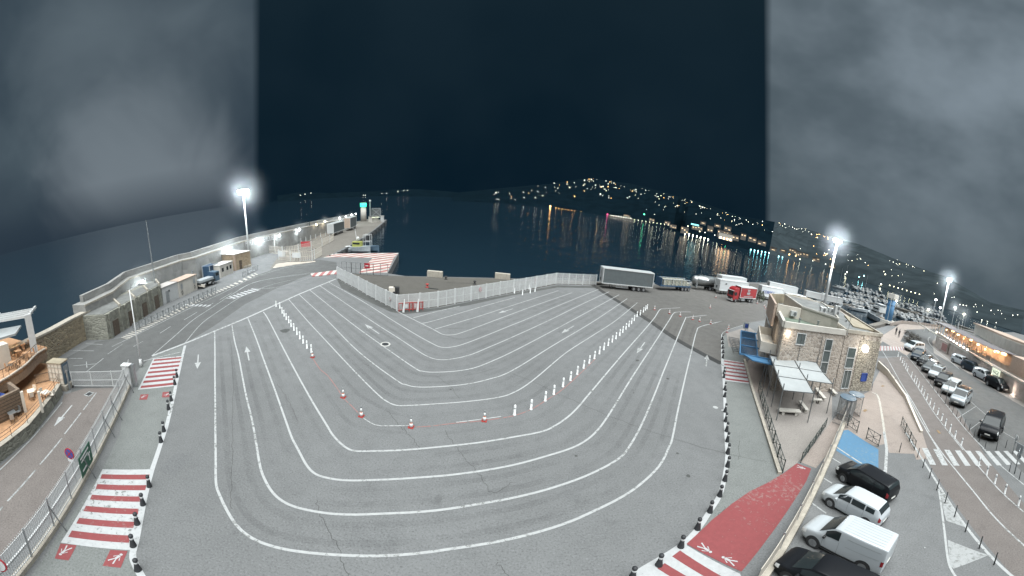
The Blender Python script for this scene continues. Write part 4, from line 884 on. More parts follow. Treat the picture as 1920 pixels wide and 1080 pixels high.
# outward side check: terrace lies beyond the wall
ter = thing('bar_restaurant', 'long open fronted restaurant glowing orange on top of the pinkish retaining wall', 'building')
tb = [(x+6*.75, y+6*.85) for x, y in rwp]
MB().prism([(-1*0+x+.9, y+.9) for x, y in rwp] + [(x+22, y+16) for x, y in rwp[::-1]], 3.3, 3.62).build('deck', 'deck', ter)
u_ = Vector((rwp[3][0]-rwp[0][0], rwp[3][1]-rwp[0][1], 0)).normalized(); nn = Vector((-u_.y, u_.x, 0))
if nn.dot(Vector((rwp[0][0], rwp[0][1], 0))) < 0: nn = -nn
r0 = Vector((rwp[0][0], rwp[0][1], 0))
def rp3(s, d, z): return tuple(r0 + u_*s + nn*d + Vector((0, 0, z)))
LR = (Vector((rwp[3][0], rwp[3][1], 0))-r0).length
MB().prism([rp3(-12, 2.2, 0), rp3(LR*.60, 2.2, 0), rp3(LR*.66, 9, 0), rp3(-12, 9.5, 0)], 6.6, 6.75).build('roof', 'roof_purple', ter)
MB().prism([rp3(-12, 8.0, 0), rp3(LR*.7, 8, 0), rp3(LR*.7, 8.4, 0), rp3(-12, 8.4, 0)], 3.6, 6.6).build('wall', 'tan_wall', ter)
ps_ = MB()
for i in range(16): s = -11+i*(LR*.6+11)/15; MB().beam(rp3(s, 2.4, 3.6), rp3(s, 2.4, 6.6), .18).build('post', 'cream', ter)
for i in range(9):
    s = LR*(.02+.065*i); f = MB().beam(rp3(s, 7.8, 5.9), rp3(s+2.2, 7.8, 5.9), .15, .5).build('lit_panel', 'glow_warm', ter)
for s, pw in ((-6, 500), (6, 900), (LR*.3, 1500), (LR*.42, 1700), (LR*.54, 1700)): plamp(rp3(s, 4.8, 6.2), pw, (1, .62, .34), .4, ter)
MB().prism([rp3(LR*.74, 3.2, 0), rp3(LR*1.3, 3.2, 0), rp3(LR*1.3, 9, 0), rp3(LR*.74, 9, 0)], 3.6, 7.2).build('wall', 'tan_wall', ter)
plamp(rp3(LR*.9, 2.2, 5.8), 500, (1, .75, .6), .3, ter)
for i in range(30):
    s = LR*(.0+.019*i); d = 3.2+1.6*(i % 3); p_ = rp3(s, d, 3.62)
    lbl_ = ('table', 'chair', 'chair')[i % 3]
    (table_set if i % 3 == 0 else chair)(p_[0], p_[1], 3.62, i*.7, ('%s small table of the orange lit dining room, counted from the marina end' % ORD[i//3] if i % 3 == 0 else '%s wooden chair of the orange lit dining room, counted from the marina end' % ORD[i-i//3-1]), ('tables' if i % 3 == 0 else 'chairs') + ' in the right restaurant')
for i in range(14):
    p_ = rp3(LR*.042*i, 3.4+(i % 2)*1.8, 5.7+.25*(i % 3)); t = thing('added_sparkle_lamp', '%s added sparkle lamp of the orange lit dining room, counted from the marina end' % ORD[i], 'lamp', p_, 0, 'added sparkle lamps in the bar restaurant'); MB().sph((0, 0, 0), .22, 8, 6).build('lamp_shade', 'glow_warm', t, True); MB().cyl((0, 0, .2), (0, 0, 6.6-p_[2]), .02, n=5).build('cord', 'black_trim', t)  # hanging glow balls added to give the dining room sparkle
for i in range(11):
    p_ = rp3(LR*.045*i-2, .6, 4.1); lb = '%s small globe lamp along the top of the pinkish retaining wall' % ORD[i]
    MB().sph((0, 0, 0), .26, 8, 6).build('globe_lamp', 'glow_globe', None, True, loc=p_, label=lb, cat='lamp', group='globe lamps along the restaurant wall')
for i, f_ in enumerate((.585, .66, .80, .87)):
    s = LR*f_; p_ = rp3(s, -.25, .1); t = thing('uplight', ('first', 'second', 'third', 'fourth')[i]+' wall uplight from the left on the pinkish retaining wall', 'lamp', p_, 0, 'uplights on the retaining wall')
    MB().cyl((0, 0, 0), (0, 0, .2), .14).build('housing', 'galv_dark', t); plamp((0, 0, .45), 110, (1, .84, .74), .08, t); plamp((0, 0, 1.9), 60, (1, .84, .74), .08, t)
    MB().cyl((0, 0, .2), (0, 0, .24), .1).build('lens', 'glow_globe', t)
s = LR*.73; sp_ = thing('sign', 'rectangular green and white lit sign on the pinkish retaining wall', 'sign', rp3(s, -.12, 2.15), atan2(-u_.y, -u_.x))
MB().box((0, 0, .6), (3.6, .1, 1.5)).build('panel', 'glow_panel', sp_); MB().box((0, -.1, -.25), (3.8, .12, .14)).build('light_bar', 'glow_globe', sp_)
text_mesh('lettering', 'VAGE', 1.15, 'sign_green', sp_, (-1.45, .075, .25), (1, 0, 0)) if 0 else text_mesh('lettering', 'VAGE', 1.15, 'sign_green', sp_, (1.45, .07, .25), (-1, 0, 0))
# white house behind
wh = thing('shuttered_house', 'pale house with tall white shutters at the right edge above the restaurant', 'building')
wa_, wb_ = G(1884,648,6)[:2], G(1960,690,6)[:2]
MB().prism([wa_, wb_, (wb_[0]+14, wb_[1]+12), (wa_[0]+14, wa_[1]+14)], 0, 9.3).build('wall', 'render_pale', wh)
MB().prism([(wa_[0]-.4, wa_[1]-.3), (wb_[0], wb_[1]-.5), (wb_[0]+15, wb_[1]+12), (wa_[0]+14, wa_[1]+15)], 9.3, 9.8).build('roof', 'tan_wall', wh)
for i in range(6):
    p_ = lerp(wa_, wb_, .1+.14*i); MB().box((p_[0]-.1, p_[1]-.15, 7.3), (1.0, .12, 2.4), ang(wa_, wb_)).build('shutter', 'white_metal', wh)
mt_ = thing('marquee', 'white metal roofed shed behind the right restaurant', 'building')
MB().prism([rp3(-2, 14, 0), rp3(LR*.85, 14, 0), rp3(LR*.85, 20, 0), rp3(-2, 20, 0)], 0, 6.0).build('wall', 'render_pale', mt_)
MB().prism([rp3(-3, 13.5, 0), rp3(LR*.86, 13.5, 0), rp3(LR*.86, 20.5, 0), rp3(-3, 20.5, 0)], 6.0, 6.2).build('roof', 'roof_grey', mt_)
# ================================================================== FENCES AND GATES
def bar_fence(t, a, b, h, m, z0=.1, step=.12, bw=.03, rails=(.2, .5, .95), post=.08, depth=.03, name='panel'):
    a, b = Vector((a[0], a[1], 0)), Vector((b[0], b[1], 0)); L = (b-a).length; n = max(int(L/step), 1); mb = MB(); u = (b-a)/L
    for i in range(n): p_ = a+(b-a)*((i+.5)/n); mb.beam(p_+Vector((0, 0, z0)), p_+Vector((0, 0, h)), depth, bw, upv=u)
    for r_ in rails: mb.beam(a+Vector((0, 0, r_*h)), b+Vector((0, 0, r_*h)), depth+.015, .05)
    return mb.build(name, m, t)
ff = thing('metal_fence', 'white metal grille fence bent in a V around the dark concrete quay', 'fence')
base1 = [(633,522),(648,530.6),(659.5,536.5),(673,543.6),(688,553),(705,562),(724,572),(744.4,582.5),(787,579),(821,575),(852.5,569),(883,563.5),(911,558.2),(937,553),(962.5,548.2),(985,543.8),(1005,539.7),(1024,535.8),(1042,532.2),(1066,533),(1092,533.8),(1117,534.2)]
FP = P(*base1); FH = 2.15
for i, p_ in enumerate(FP):
    MB().beam((*p_, 0), (*p_, FH+.04), .24).build('post', 'white_metal', ff)
    if i < len(FP)-1:
        n_ = FP[i+1]; bar_fence(ff, p_, n_, FH, 'white_metal', .08, .16, .09, (.06, .5, .97), depth=.035); m_ = lerp(p_, n_, .5)
        MB().beam((*m_, 0), (*m_, FH), .12).build('post', 'white_metal', ff)
mb = MB(); c_ = FP[12]; d_ = FP[13]; q_ = lerp(c_, d_, .1)
gt = thing('metal_gate', 'open metal framed gate with a red no entry board before the striped deck', 'gate')
ga = P((641,511),(659,513),(676,514.5),(700,516),(727,517))
for i in range(4):
    f = MB(); a, b = ga[i], ga[i+1]
    for zz in (.1, 1.1, 2.2): f.beam((*a, zz), (*b, zz), .07)
    for k in (0, .5, 1): c_ = lerp(a, b, k); f.beam((*c_, 0), (*c_, 2.2), .09)
    f.build('frame', 'galv', gt)
p_ = G(688.5, 515); sg = MB().box((p_[0]+.1, p_[1]-.2, 1.75), (1.3, .06, 1.0), .05).build('sign_board', 'sign_red', gt); MB().box((p_[0]+.1, p_[1]-.26, 1.75), (.7, .03, .16), .05).build('white_bar', 'plastic_white', sg)
def board(name, label, cat, p_, rz, w_, h_, z, m, group=None):
    t = thing(name, label, cat, (p_[0], p_[1], 0), rz, group); MB().box((0, -.14, z), (w_, .04, h_)).build('panel', m, t); return t
a_, b_ = FP[16], FP[17]; p_ = lerp(a_, b_, .0); board('sign', 'red rectangular board fixed to the white fence near its far bend', 'sign', (p_[0]-.35, p_[1]-.1), ang(a_, b_), .8, 1.1, 1.3, 'sign_red')
def round_sign(label, p_, rz, z, r=.3, ring='sign_red', face='plastic_white', bar=True):
    t = thing('round_sign', label, 'sign', (p_[0], p_[1], z), rz)
    MB().cyl((0, -.16, 0), (0, -.2, 0), r, n=20).build('ring', ring, t); MB().cyl((0, -.2, 0), (0, -.215, 0), r*.78, n=20).build('face', face, t)
    if bar: MB().beam((-r*.5, -.225, r*.5), (r*.5, -.225, -r*.5), .02, .08).build('slash', ring, t)
    return t
a_, b_ = FP[11], FP[12]; p_ = lerp(a_, b_, .55); round_sign('round red ringed sign with a slash on the right run of the white fence', p_, ang(a_, b_), 1.5)
a_, b_ = FP[6], FP[7]; p_ = lerp(a_, b_, .45); round_sign('small pale round sign on the left run near the fence corner', p_, ang(a_, b_), 1.2, .25, 'red_faded')
# plastic barriers and cones leaning at the fence corner
for k, (x, y, lb) in enumerate(((767,583,'red and white plastic barrier at the fence corner, left of the pair'), (786,582,'red slatted plastic barrier at the fence corner, right of the pair'))):
    g_ = G(x, y); t = thing('crowd_barrier', lb, 'barrier', (g_[0]-.4, g_[1]-.35, 0), ang(FP[7], FP[8]))
    f = MB();
    for zz in (.25, 1.15): f.beam((-1.1, 0, zz), (1.1, 0, zz), .09)
    for s_ in (-1.1, -.5, .5, 1.1): f.beam((s_, 0, 0), (s_, 0, 1.2), .08)
    if k: [f.beam((-1+.2*i, 0, .25), (-1+.2*i, 0, 1.15), .05) for i in range(11)]
    f.build('frame', 'plastic_red', t); MB().box((0, 0, .7), (.55, .03, .5)).build('panel', 'plastic_white', t)
for x, y, lb in ((763,584,'white folded parasol base leaning on the left barrier'), (789,583,'white folded post leaning on the right barrier')):
    g_ = G(x, y); MB().cyl((0, 0, 0), (.15, .1, 1.7), .2, .1, 8).build('folded_post', 'plastic_white', loc=(g_[0]-.4, g_[1]-.5, 0), label=lb, cat='post')
# quay clutter behind the fence
for x, y, lb in ((815.5,517.5,'pale concrete block at the quay edge, left of the two'), (942,521.5,'pale concrete block at the quay edge near the fence bend')):
    g_ = G(x, y+1.5); MB().box((0, 0, .55), (3.4, .9, 1.1)).build('concrete_block', 'kerb', loc=(g_[0], g_[1], 0), bevel=.04, label=lb, cat='block')
for x, y, lb, c_ in ((735,553,'pale generator with a black wheel behind the fence corner','cream'), (743,553,'black tank next to the pale generator','black_trim')):
    g_ = G(x, y-3); t = thing('generator', lb, 'machine', (g_[0], g_[1], 0), .3); MB().box((0, 0, .6), (1.1, .8, .8)).build('casing', c_, t, bevel=.04)
    for s_ in (-.4, .4): MB().cyl((s_, -.45, .2), (s_, -.35, .2), .2).build('wheel', 'rubber', t)
for x, y, lb, m_ in ((801,539,'small red tool box lying on the dark quay','plastic_red'), (836,524,'dark mooring bollard on the quay, left one','black_trim'), (890,533,'dark mooring bollard on the quay, right one','black_trim')):
    g_ = G(x, y); MB().lathe([(.35, 0), (.28, .12), (.16, .2), (.16, .42), (.34, .5), (.3, .62), (.05, .66)], 12).build('mooring_bollard' if 'bollard' in lb else 'tool_box', m_, None, True, loc=g_, label=lb, cat='bollard' if 'bollard' in lb else 'box')
g0, g1 = G(838,530), G(886,532); MB().ribbon([g0[:2], g1[:2]], .12, .03).build('mooring_line', 'black_trim', label='dark line lying on the quay between the two mooring bollards', cat='rope')
g0, g1 = G(803,541), G(822,543); MB().beam((*g0[:2], .06), (*g1[:2], .06), .1).build('iron_bar', 'dark_metal', label='dark bar lying beside the red tool box on the quay', cat='bar')
# long fence beside the left walkway
lf = thing('security_fence', 'tall pale barred fence with spikes on a concrete kerb between walkway and brown road', 'fence')
l0, l1 = G(250,716)[:2], G(45,1079)[:2]; l1 = lerp(l0, l1, 1.06); NP = 10; LH = 2.3
kb = MB().wallrib([l0, l1], -.35, 0, .32); kb.build('kerb_wall', 'kerb', lf)
off = Vector((-(l1[1]-l0[1]), l1[0]-l0[0], 0)).normalized()*-.12
l0f, l1f = (l0[0]+off.x, l0[1]+off.y), (l1[0]+off.x, l1[1]+off.y)
for i in range(NP):
    a, b = lerp(l0f, l1f, i/NP), lerp(l0f, l1f, (i+1)/NP); bar_fence(lf, a, b, LH+.14, 'white_metal',   .36, .155, .036, (.2, .58, .93), depth=.022)
    MB().beam((*a, .3), (*a, LH+.1), .07).build('post', 'galv', lf)
    if i in (1, 3, 4, 6, 8): MB().beam((a[0], a[1], 1.9), (a[0]-off.x*6, a[1]-off.y*6, .05), .05).build('brace', 'galv_dark', lf)
MB().wallrib([l0f, l1f], -.09, 1.26, 1.42).build('middle_rail', 'white_metal', lf)
cp_ = lerp(l0f, l1f, .585); rzl = ang(l1f, l0f)
gp = thing('sign', 'green information panel with white lines hanging on the tall barred fence', 'sign', (cp_[0]-off.x*.8, cp_[1]-off.y*.8, 1.25), rzl)
sgn = -1
MB().box((0, 0, 0), (2.1, .05, 1.5)).build('panel', 'sign_green', gp)
ln = MB(); yy = -.04
for dy in (-.04, .04):
    ln.box((-.1, dy, .55), (1.5, .02, .1)); ln.box((-.2, dy, .3), (1.2, .02, .1)); ln.box((-.45, dy, -.35), (.8, .02, .12)); ln.box((.55, dy, -.15), (.12, .02, .55)); ln.box((.55, dy, .12), (.4, .02, .12))
ln.build('lettering', 'plastic_white', gp)
g_ = G(146, 912); zt = HT(g_, 134, 849)
t = thing('parking_sign', 'round blue no parking sign with a red ring and cross above the barred fence', 'sign', g_, radians(38))
MB().cyl((0, 0, 0), (0, 0, zt+.3), .035).build('pole', 'galv', t)
MB().cyl((0, -.05, zt), (0, -.08, zt), .40, n=24).build('ring', 'sign_red', t); MB().cyl((0, -.08, zt), (0, -.095, zt), .31, n=24).build('face', 'sign_blue', t)
MB().beam((-.2, -.1, zt+.2), (.2, -.1, zt-.2), .02, .07).beam((-.2, -.1, zt-.2), (.2, -.1, zt+.2), .02, .07).build('cross', 'sign_red', t); MB().box((0, -.05, zt-.52), (.5, .03, .2)).build('plate', 'plastic_white', t)
g_ = l1f; t = thing('round_mirror', 'pale round sign seen edge on at the near end of the barred fence', 'sign', (g_[0]-.3, g_[1]+.1, 1.9), radians(60))
MB().cyl((0, 0, 0), (0, .05, 0), .5, n=20).build('ring', 'sign_red', t); MB().cyl((0, -.02, 0), (0, 0, 0), .42, n=20).build('face', 'plastic_white', t)
# sliding gate
sg_ = thing('sliding_gate', 'pale sliding gate of close vertical bars across the coast road', 'gate')
s0_, s1_ = G(137,726)[:2], G(233,726)[:2]
for i in range(5): a, b = lerp(s0_, s1_, i/5), lerp(s0_, s1_, (i+1)/5); bar_fence(sg_, a, b, 1.75, 'white_metal', .15, .13, .03, (.1, .47, .98), depth=.03)
for k in (0, .4, .8, 1): c_ = lerp(s0_, s1_, k); MB().beam((*c_, .1), (*c_, 1.78), .07).build('post', 'white_metal', sg_)
MB().wallrib([s0_, s1_], .12, .02, .16).build('track_beam', 'galv', sg_)
for k in (.03, .97): c_ = lerp(s0_, s1_, k); MB().cyl((c_[0]-.04, c_[1]-.2, .14), (c_[0]+.04, c_[1]-.14, .14), .13).build('wheel', 'rubber', sg_)
# kiosk beside the gate
kz = thing('gate_kiosk', 'tall caged cream cabinet with a blue notice panel left of the sliding gate', 'cabinet', (*G(116,727)[:2], 0), ang(s0_, s1_)-.15)
MB().box((0, 0, .3), (2.6, 1.4, .6)).build('base', 'kerb', kz); MB().box((-.1, .1, 1.75), (2.1, 1.2, 2.3)).build('casing', 'cream', kz)
cg = MB()
for i in range(5): cg.beam((-1.2+.55*i, -.55, .6), (-1.2+.55*i, -.55, 2.95), .04)
for zz in (.7, 1.3, 1.9, 2.5, 2.95): cg.beam((-1.25, -.55, zz), (1.0, -.55, zz), .04)
for zz in (.7, 1.9, 2.95): cg.beam((1.0, -.55, zz), (1.0, .7, zz), .04)
cg.build('cage', 'kerb', kz); MB().box((1.05, .1, 1.75), (.06, 1.1, 2.1)).build('notice_panel', 'hull_blue', kz); MB().box((1.09, .1, 2.2), (.03, .8, .8)).build('map', 'galv', kz)
MB().box((-.1, .1, 2.98), (2.3, 1.4, .1)).build('roof', 'roof_tan', kz)
MB().beam((1.5, -.3, 0), (1.5, -.3, 2.2), .16).build('gate_post', 'galv', kz)
gp2 = thing('gate_pillar', 'white pillar boxes at the right end of the sliding gate', 'pillar', (*G(243,724)[:2], 0), .6)
MB().box((0, 0, 1.1), (.9, .5, 2.2)).build('pillar', 'plastic_white', gp2); MB().box((.75, .1, 1.15), (.35, .4, 2.3)).build('pillar', 'galv', gp2); MB().box((0, 0, 2.25), (1.1, .7, .1)).build('cap', 'plastic_white', gp2)
rfn = thing('metal_fence', 'short rust coloured mesh fence between the restaurant and the gate kiosk', 'fence')
a_, b_ = G(70,735)[:2], G(103,727)[:2]; bar_fence(rfn, a_, b_, 2.0, 'wood_dark', .3, .1, .03)
# X braced railings
def xrail(label, a, b, n, h, m, group, name='railing', w_=.045):
    a, b = G(*a)[:2], G(*b)[:2]; rz = ang(a, b); L = hypot(b[0]-a[0], b[1]-a[1])/n
    for i in range(n):
        c_ = lerp(a, b, i/n); t = thing(name, label % ORD[i] if '%s' in label else label, 'railing', (*c_, 0), rz, group)
        for zz in (.15, h): MB().beam((.05, 0, zz), (L-.05, 0, zz), w_).build('rail', m, t)
        k = MB(); k.beam((.05, 0, .15), (L-.05, 0, h), w_*.8).beam((.05, 0, h), (L-.05, 0, .15), w_*.8).beam((L/2, 0, .15), (L/2, 0, h), w_*.7).beam((.05, 0, h/2), (L-.05, 0, h/2), w_*.7); k.build('lattice', m, t)
        for s_ in (.05, L-.05): MB().beam((s_, 0, 0), (s_, 0, h+.1), w_*1.4).build('post', m, t)
xrail('%s dark green cross braced railing along the apron kerb, counted from the canopy', (1421,733), (1467,888), 7, 1.1, 'iron_green', 'railings along the apron kerb')
xrail('%s dark cross braced railing beside the pink path, counted from the turnstile', (1548,800), (1501,868), 4, .9, 'iron_green', 'railings beside the pink path')
xrail('dark cross braced barrier at the top corner of the blue parking bay', (1588,798), (1607,812), 1, 1.2, 'iron_green', 'barriers by the blue bay')
xrail('dark cross braced barrier at the right corner of the blue parking bay', (1623,823), (1647,838), 1, 1.2, 'iron_green', 'barriers by the blue bay')
xrail('%s dark railing on the cream ramp wall, counted from the harbour office', (1655,692), (1676,722), 3, 1.1, 'galv_dark', 'railings behind the office')
xrail('%s dark railing along the kerb before the big zebra crossing', (1689,797), (1714,845), 3, 1.0, 'iron_green', 'railings by the zebra crossing')
xrail('%s pale railing in front of the glazed entrance of the office', (1392,655), (1402,680), 2, 1.0, 'galv', 'railings at the office entrance')
xrail('%s pale railing at the entrance steps beside the blue canopy', (1398,622), (1404,652), 2, 1.0, 'galv', 'railings at the office entrance')
rt = thing('bike_rack', 'pale grid of bike stands lying on the plaza by the entrance', 'rack', (*G(1380,650)[:2], 0), ang(G(1372,632), G(1385,665)))
f = MB();
for i in range(9): f.beam((-3.4+.85*i, -.9, .35), (-3.4+.85*i, .9, .35), .1, .08)
for d_ in (-.9, 0, .9): f.beam((-3.5, d_, .28), (3.5, d_, .28), .08)
f.build('frame', 'galv_dark', rt)
xrail('%s grey cross braced barrier along the dotted road edge, counted from the boat store', (250,622), (405,549), 16, 1.1, 'galv', 'barriers along the coast road edge', w_=.06)
xrail('%s grey cross braced barrier in the short row before the guard house', (455,520), (484,506), 3, 1.1, 'galv', 'barriers along the coast road edge', w_=.06)
# kerb line on the apron side of the plaza
kw = thing('kerb_wall', 'low pale kerb wall between the apron walkway and the bench yard', 'wall')
MB().wallrib(P((1397,676),(1412,730),(1432,790),(1450,845),(1465,890)), -.3, 0, .22).build('kerb', 'kerb', kw)
kw = thing('ramp_wall', 'sloping cream ramp wall with a railing beside the office car park', 'wall')
MB().wallrib(P((1646,690),(1665,706),(1700,748),(1730,812)), -.35, 0, [1.3, 1.1, .5, .25]).build('wall', 'cream', kw)
# fence on its wall beside the red walkway
rf = thing('mesh_fence', 'pale mesh fence on a wide concrete wall along the red walkway', 'fence')
r0_, r1_ = G(1579,795)[:2], G(1438,1062)[:2]; r1_ = lerp(r0_, r1_, 1.08)
MB().wallrib([r0_, r1_], .42, 0, .42).build('kerb_wall', 'kerb', rf)
o_r = Vector((-(r1_[1]-r0_[1]), r1_[0]-r0_[0], 0)).normalized()
for i in range(8):
    a, b = lerp(r0_, r1_, i/8), lerp(r0_, r1_, (i+1)/8); a = (a[0]-o_r.x*.12*-1, a[1]+o_r.y*.12); b = (b[0]+o_r.x*.12, b[1]+o_r.y*.12)
    bar_fence(rf, a, b, 1.55, 'cream', .4, .09, .02, (.3, .97), depth=.02); MB().beam((*a, .4), (*a, 1.65), .07).build('post', 'galv', rf)
# turnstile cage
tn = thing('turnstile', 'full height turnstile cage of curved horizontal bars at the head of the pink path', 'turnstile', (*G(1590,780)[:2], 0), 0)
for cx_, nm, a0 in ((-1.0, 'cage', .4), (1.05, 'cage', -1.4)):
    c_ = MB()
    for k in range(15):
        zz = .15+.15*k; pts_ = [(cx_+.95*cos(a0+q*.42), .95*sin(a0+q*.42), zz) for q in range(13)]
        for q in range(12): c_.beam(pts_[q], pts_[q+1], .035)
    for q in (0, 4, 8, 12): c_.beam((cx_+.95*cos(a0+q*.42), .95*sin(a0+q*.42), 0), (cx_+.95*cos(a0+q*.42), .95*sin(a0+q*.42), 2.35), .06)
    c_.build('cage_grille', 'galv', tn); r_ = MB(); r_.cyl((cx_, 0, 0), (cx_, 0, 2.3), .06)
    for k in range(12): [r_.beam((cx_, 0, .2+.17*k), (cx_+.85*cos(a), .85*sin(a), .2+.17*k), .03) for a in (.3, 2.4, 4.5)]
    r_.build('rotor_grille', 'galv', tn)
    MB().cyl((cx_, 0, 2.35), (cx_, 0, 2.4), 1.0, n=20).build('top_plate', 'hull_blue', tn)
MB().beam((0.05, -.1, 0), (.05, -.1, 2.5), .25).build('pillar', 'plastic_white', tn)
g_ = G(1551,787); wb_ = thing('swing_gate', 'dark barred swing gate standing open beside the turnstile', 'gate', (*G(1560,793)[:2], 0), ang(G(1560,793), G(1580,801))); bar_fence(wb_, (0, 0), (1.9, 0), 1.3, 'galv_dark', .1, .14, .03, (.1, .5, .97))
# ================================================================== POSTS, BOLLARDS, CONES
def series(proto_fn, pts, label, group=None, rz=None, labels=None):
    if labels is None and '%s' in label: labels = [label % ORD[i] for i in range(len(pts))]
    p0 = proto_fn(); out_ = []
    for i, q in enumerate(pts):
        g_ = G(*q[:2]); o = p0 if i == 0 else dup(p0, g_)
        o.location = (g_[0], g_[1], q[2] if len(q) > 2 else 0)
        o['label'] = labels[i] if labels else label
        if rz: o.rotation_euler = (0, 0, rz(i))
        out_.append(o)
    return out_
def rb_proto():
    t = thing('rubber_bollard', '', 'bollard', group='black rubber bollards on the white bands')
    MB().lathe([(.19, 0), (.18, .06), (.11, .45), (.105, .56)], 14).build('base', 'black_rubber', t, True)
    MB().lathe([(.106, .56), (.106, .68)], 14).build('reflective_band', 'plastic_white', t, True)
    MB().lathe([(.105, .68), (.125, .72), (.125, .82), (.08, .88), (.02, .89)], 14).build('head', 'black_rubber', t, True); return t
rbp = Z(0,540,4,[(1366,505),(1328,670),(1312,725),(1285,845),(1265,910),(1230,1075)]) + Z(0,810,4,[(1208,75),(1120,408),(1073,545),(1030,690),(1000,855),(1035,1035)])
series(rb_proto, [p for p in rbp[1:]], '%s black rubber bollard beside the barred fence path, counted from the gate end')
rbr = Z(960,600,4,[(1575,150),(1576,182),(1578,215),(1580,250),(1580,285),(1588,405),(1588,434),(1594,525),(1594,577),(1597,690),(1600,762),(1608,835),(1613,912),(1617,1003)]) + Z(960,810,4,[(1617,160),(1615,260),(1595,365),(1557,480),(1483,600),(1390,728),(1265,862),(1100,1000),(900,1095)])
series(rb_proto, rbr, '%s black rubber bollard along the bench yard path, counted from the office end')
def wb_proto():
    t = thing('white_bollard', '', 'bollard', group='white cylinder bollards across the apron')
    MB().lathe([(.15, 0), (.15, .04), (.10, .06), (.10, .82), (.07, .86), (.02, .87)], 12).build('tube', 'plastic_white', t, True)
    b = MB().lathe([(.103, .56), (.103, .70)], 12)
    b.build('reflective_band', 'white_metal', t, True); return t
wl_ = Z(240,400,4,[(1112,700),(1140,712),(1157,750),(1172,772),(1188,798),(1207,822),(1224,850),(1245,878),(1268,910),(1290,942),(1315,975),(1343,1013)]) + [(584,661)]
series(wb_proto, wl_, '%s white bollard of the short slanting row, counted from the thick white line')
wr_ = Z(960,600,4,[(18,712),(142,670),(248,607),(312,557),(381,500),(437,452),(488,408),(536,362),(578,325),(617,290),(654,254),(687,224),(720,192),(750,167),(778,142),(806,117),(829,94),(853,70),(875,50),(895,28),(915,5)]) + [(1194,594),(1200,591),(1206,585.5),(1210,582),(1213,579.5)]
series(wb_proto, wr_, '%s white bollard of the long diagonal row, counted from the cones at the bend')
series(wb_proto, [(964.5,550),(979.5,553),(992,542.5),(994,549.5),(1003,547)], '%s white bollard of the loose group standing before the white fence')
def wp_proto():
    t = thing('white_post', '', 'bollard', group='white flexible posts along the road'); MB().lathe([(.12, 0), (.12, .05), (.09, .06), (.09, .95), (.05, 1.0)], 10).build('tube', 'plastic_white', t, True); MB().lathe([(.093, .7), (.093, .85)], 10).build('reflective_band', 'hull', t, True); return t
wps = Z(1640,580,9,[(390,800),(430,860),(462,905),(490,955),(520,1000)]) + Z(1700,640,4.909,[(5,275),(42,330),(68,372),(87,393),(107,425),(135,465),(155,500),(182,540),(212,583),(243,628),(282,677),(318,732),(352,780),(395,833),(440,895),(500,965)]) + Z(1700,840,4.5,[(603,158),(672,230),(742,302),(825,388),(940,490)])
series(wp_proto, wps, '%s white flexible post along the brown road, counted from the red striped crossing')
def tp_proto():
    t = thing('thin_post', '', 'bollard', group='thin dark posts along the kerbs'); MB().cyl((0, 0, 0), (0, 0, 1.0), .045, .04, 8).build('pole', 'dark_metal', t, True); MB().cyl((0, 0, 1.0), (0, 0, 1.03), .05, .02, 8).build('cap', 'black_trim', t, True); return t
tps = Z(1700,640,4.909,[(110,235),(140,290),(175,345),(213,395),(245,440),(280,485),(310,515),(390,615),(420,660),(457,697),(492,742),(530,785),(572,830),(617,885),(665,925),(718,990),(822,1003),(910,980)])
series(tp_proto, tps, '%s thin dark post before the parked cars, counted from the far end')
tpl = Z(1700,840,4.5,[(90,80),(135,165),(190,257),(253,355),(322,465),(402,580),(493,708),(610,848),(735,985),(865,200),(947,270),(895,45)]) + [(1686,848),(1634,732)]
series(tp_proto, tpl, '%s thin dark post along the near car park kerb, counted from the zebra crossing')
def cone_proto():
    t = thing('traffic_cone', '', 'traffic cone', group='traffic cones on the apron')
    MB().box((0, 0, .025), (.42, .42, .05)).build('base', 'plastic_red', t, bevel=.01)
    MB().lathe([(.17, .06), (.163, .10)], 16).build('cone', 'plastic_red', t, True)
    MB().lathe([(.163, .10), (.115, .36)], 16).build('reflective_band', 'plastic_white', t, True); MB().lathe([(.115, .36), (.105, .42)], 16).build('ring', 'orange', t, True)
    MB().lathe([(.105, .42), (.055, .70)], 16).build('reflective_band', 'plastic_white', t, True); MB().lathe([(.055, .70), (.03, .86), (.01, .87)], 16).build('tip', 'galv', t, True); return t
series(cone_proto, [(586,670),(643.75,745),(677.5,780.5),(770.75,801),(908,789)], '', labels=['red based white cone at the end of the left bollard row','red based white cone standing alone between the bollard row and the bend','red based white cone at the start of the bend of the faded line','red based white cone in the middle of the bottom faded line','red based white cone at the right end of the faded line nearest the white bollards'])
series(cone_proto, [(1227,581),(1255,588),(1275,593),(1298.5,599),(1311.5,602.5),(1332,607),(1363,623),(1365.5,616),(1331.5,577.5),(1342,558),(1374,565),(1419.6,569),(1433,575),(1435,579)], '%s small cone scattered between the drain strip and the red lorry')
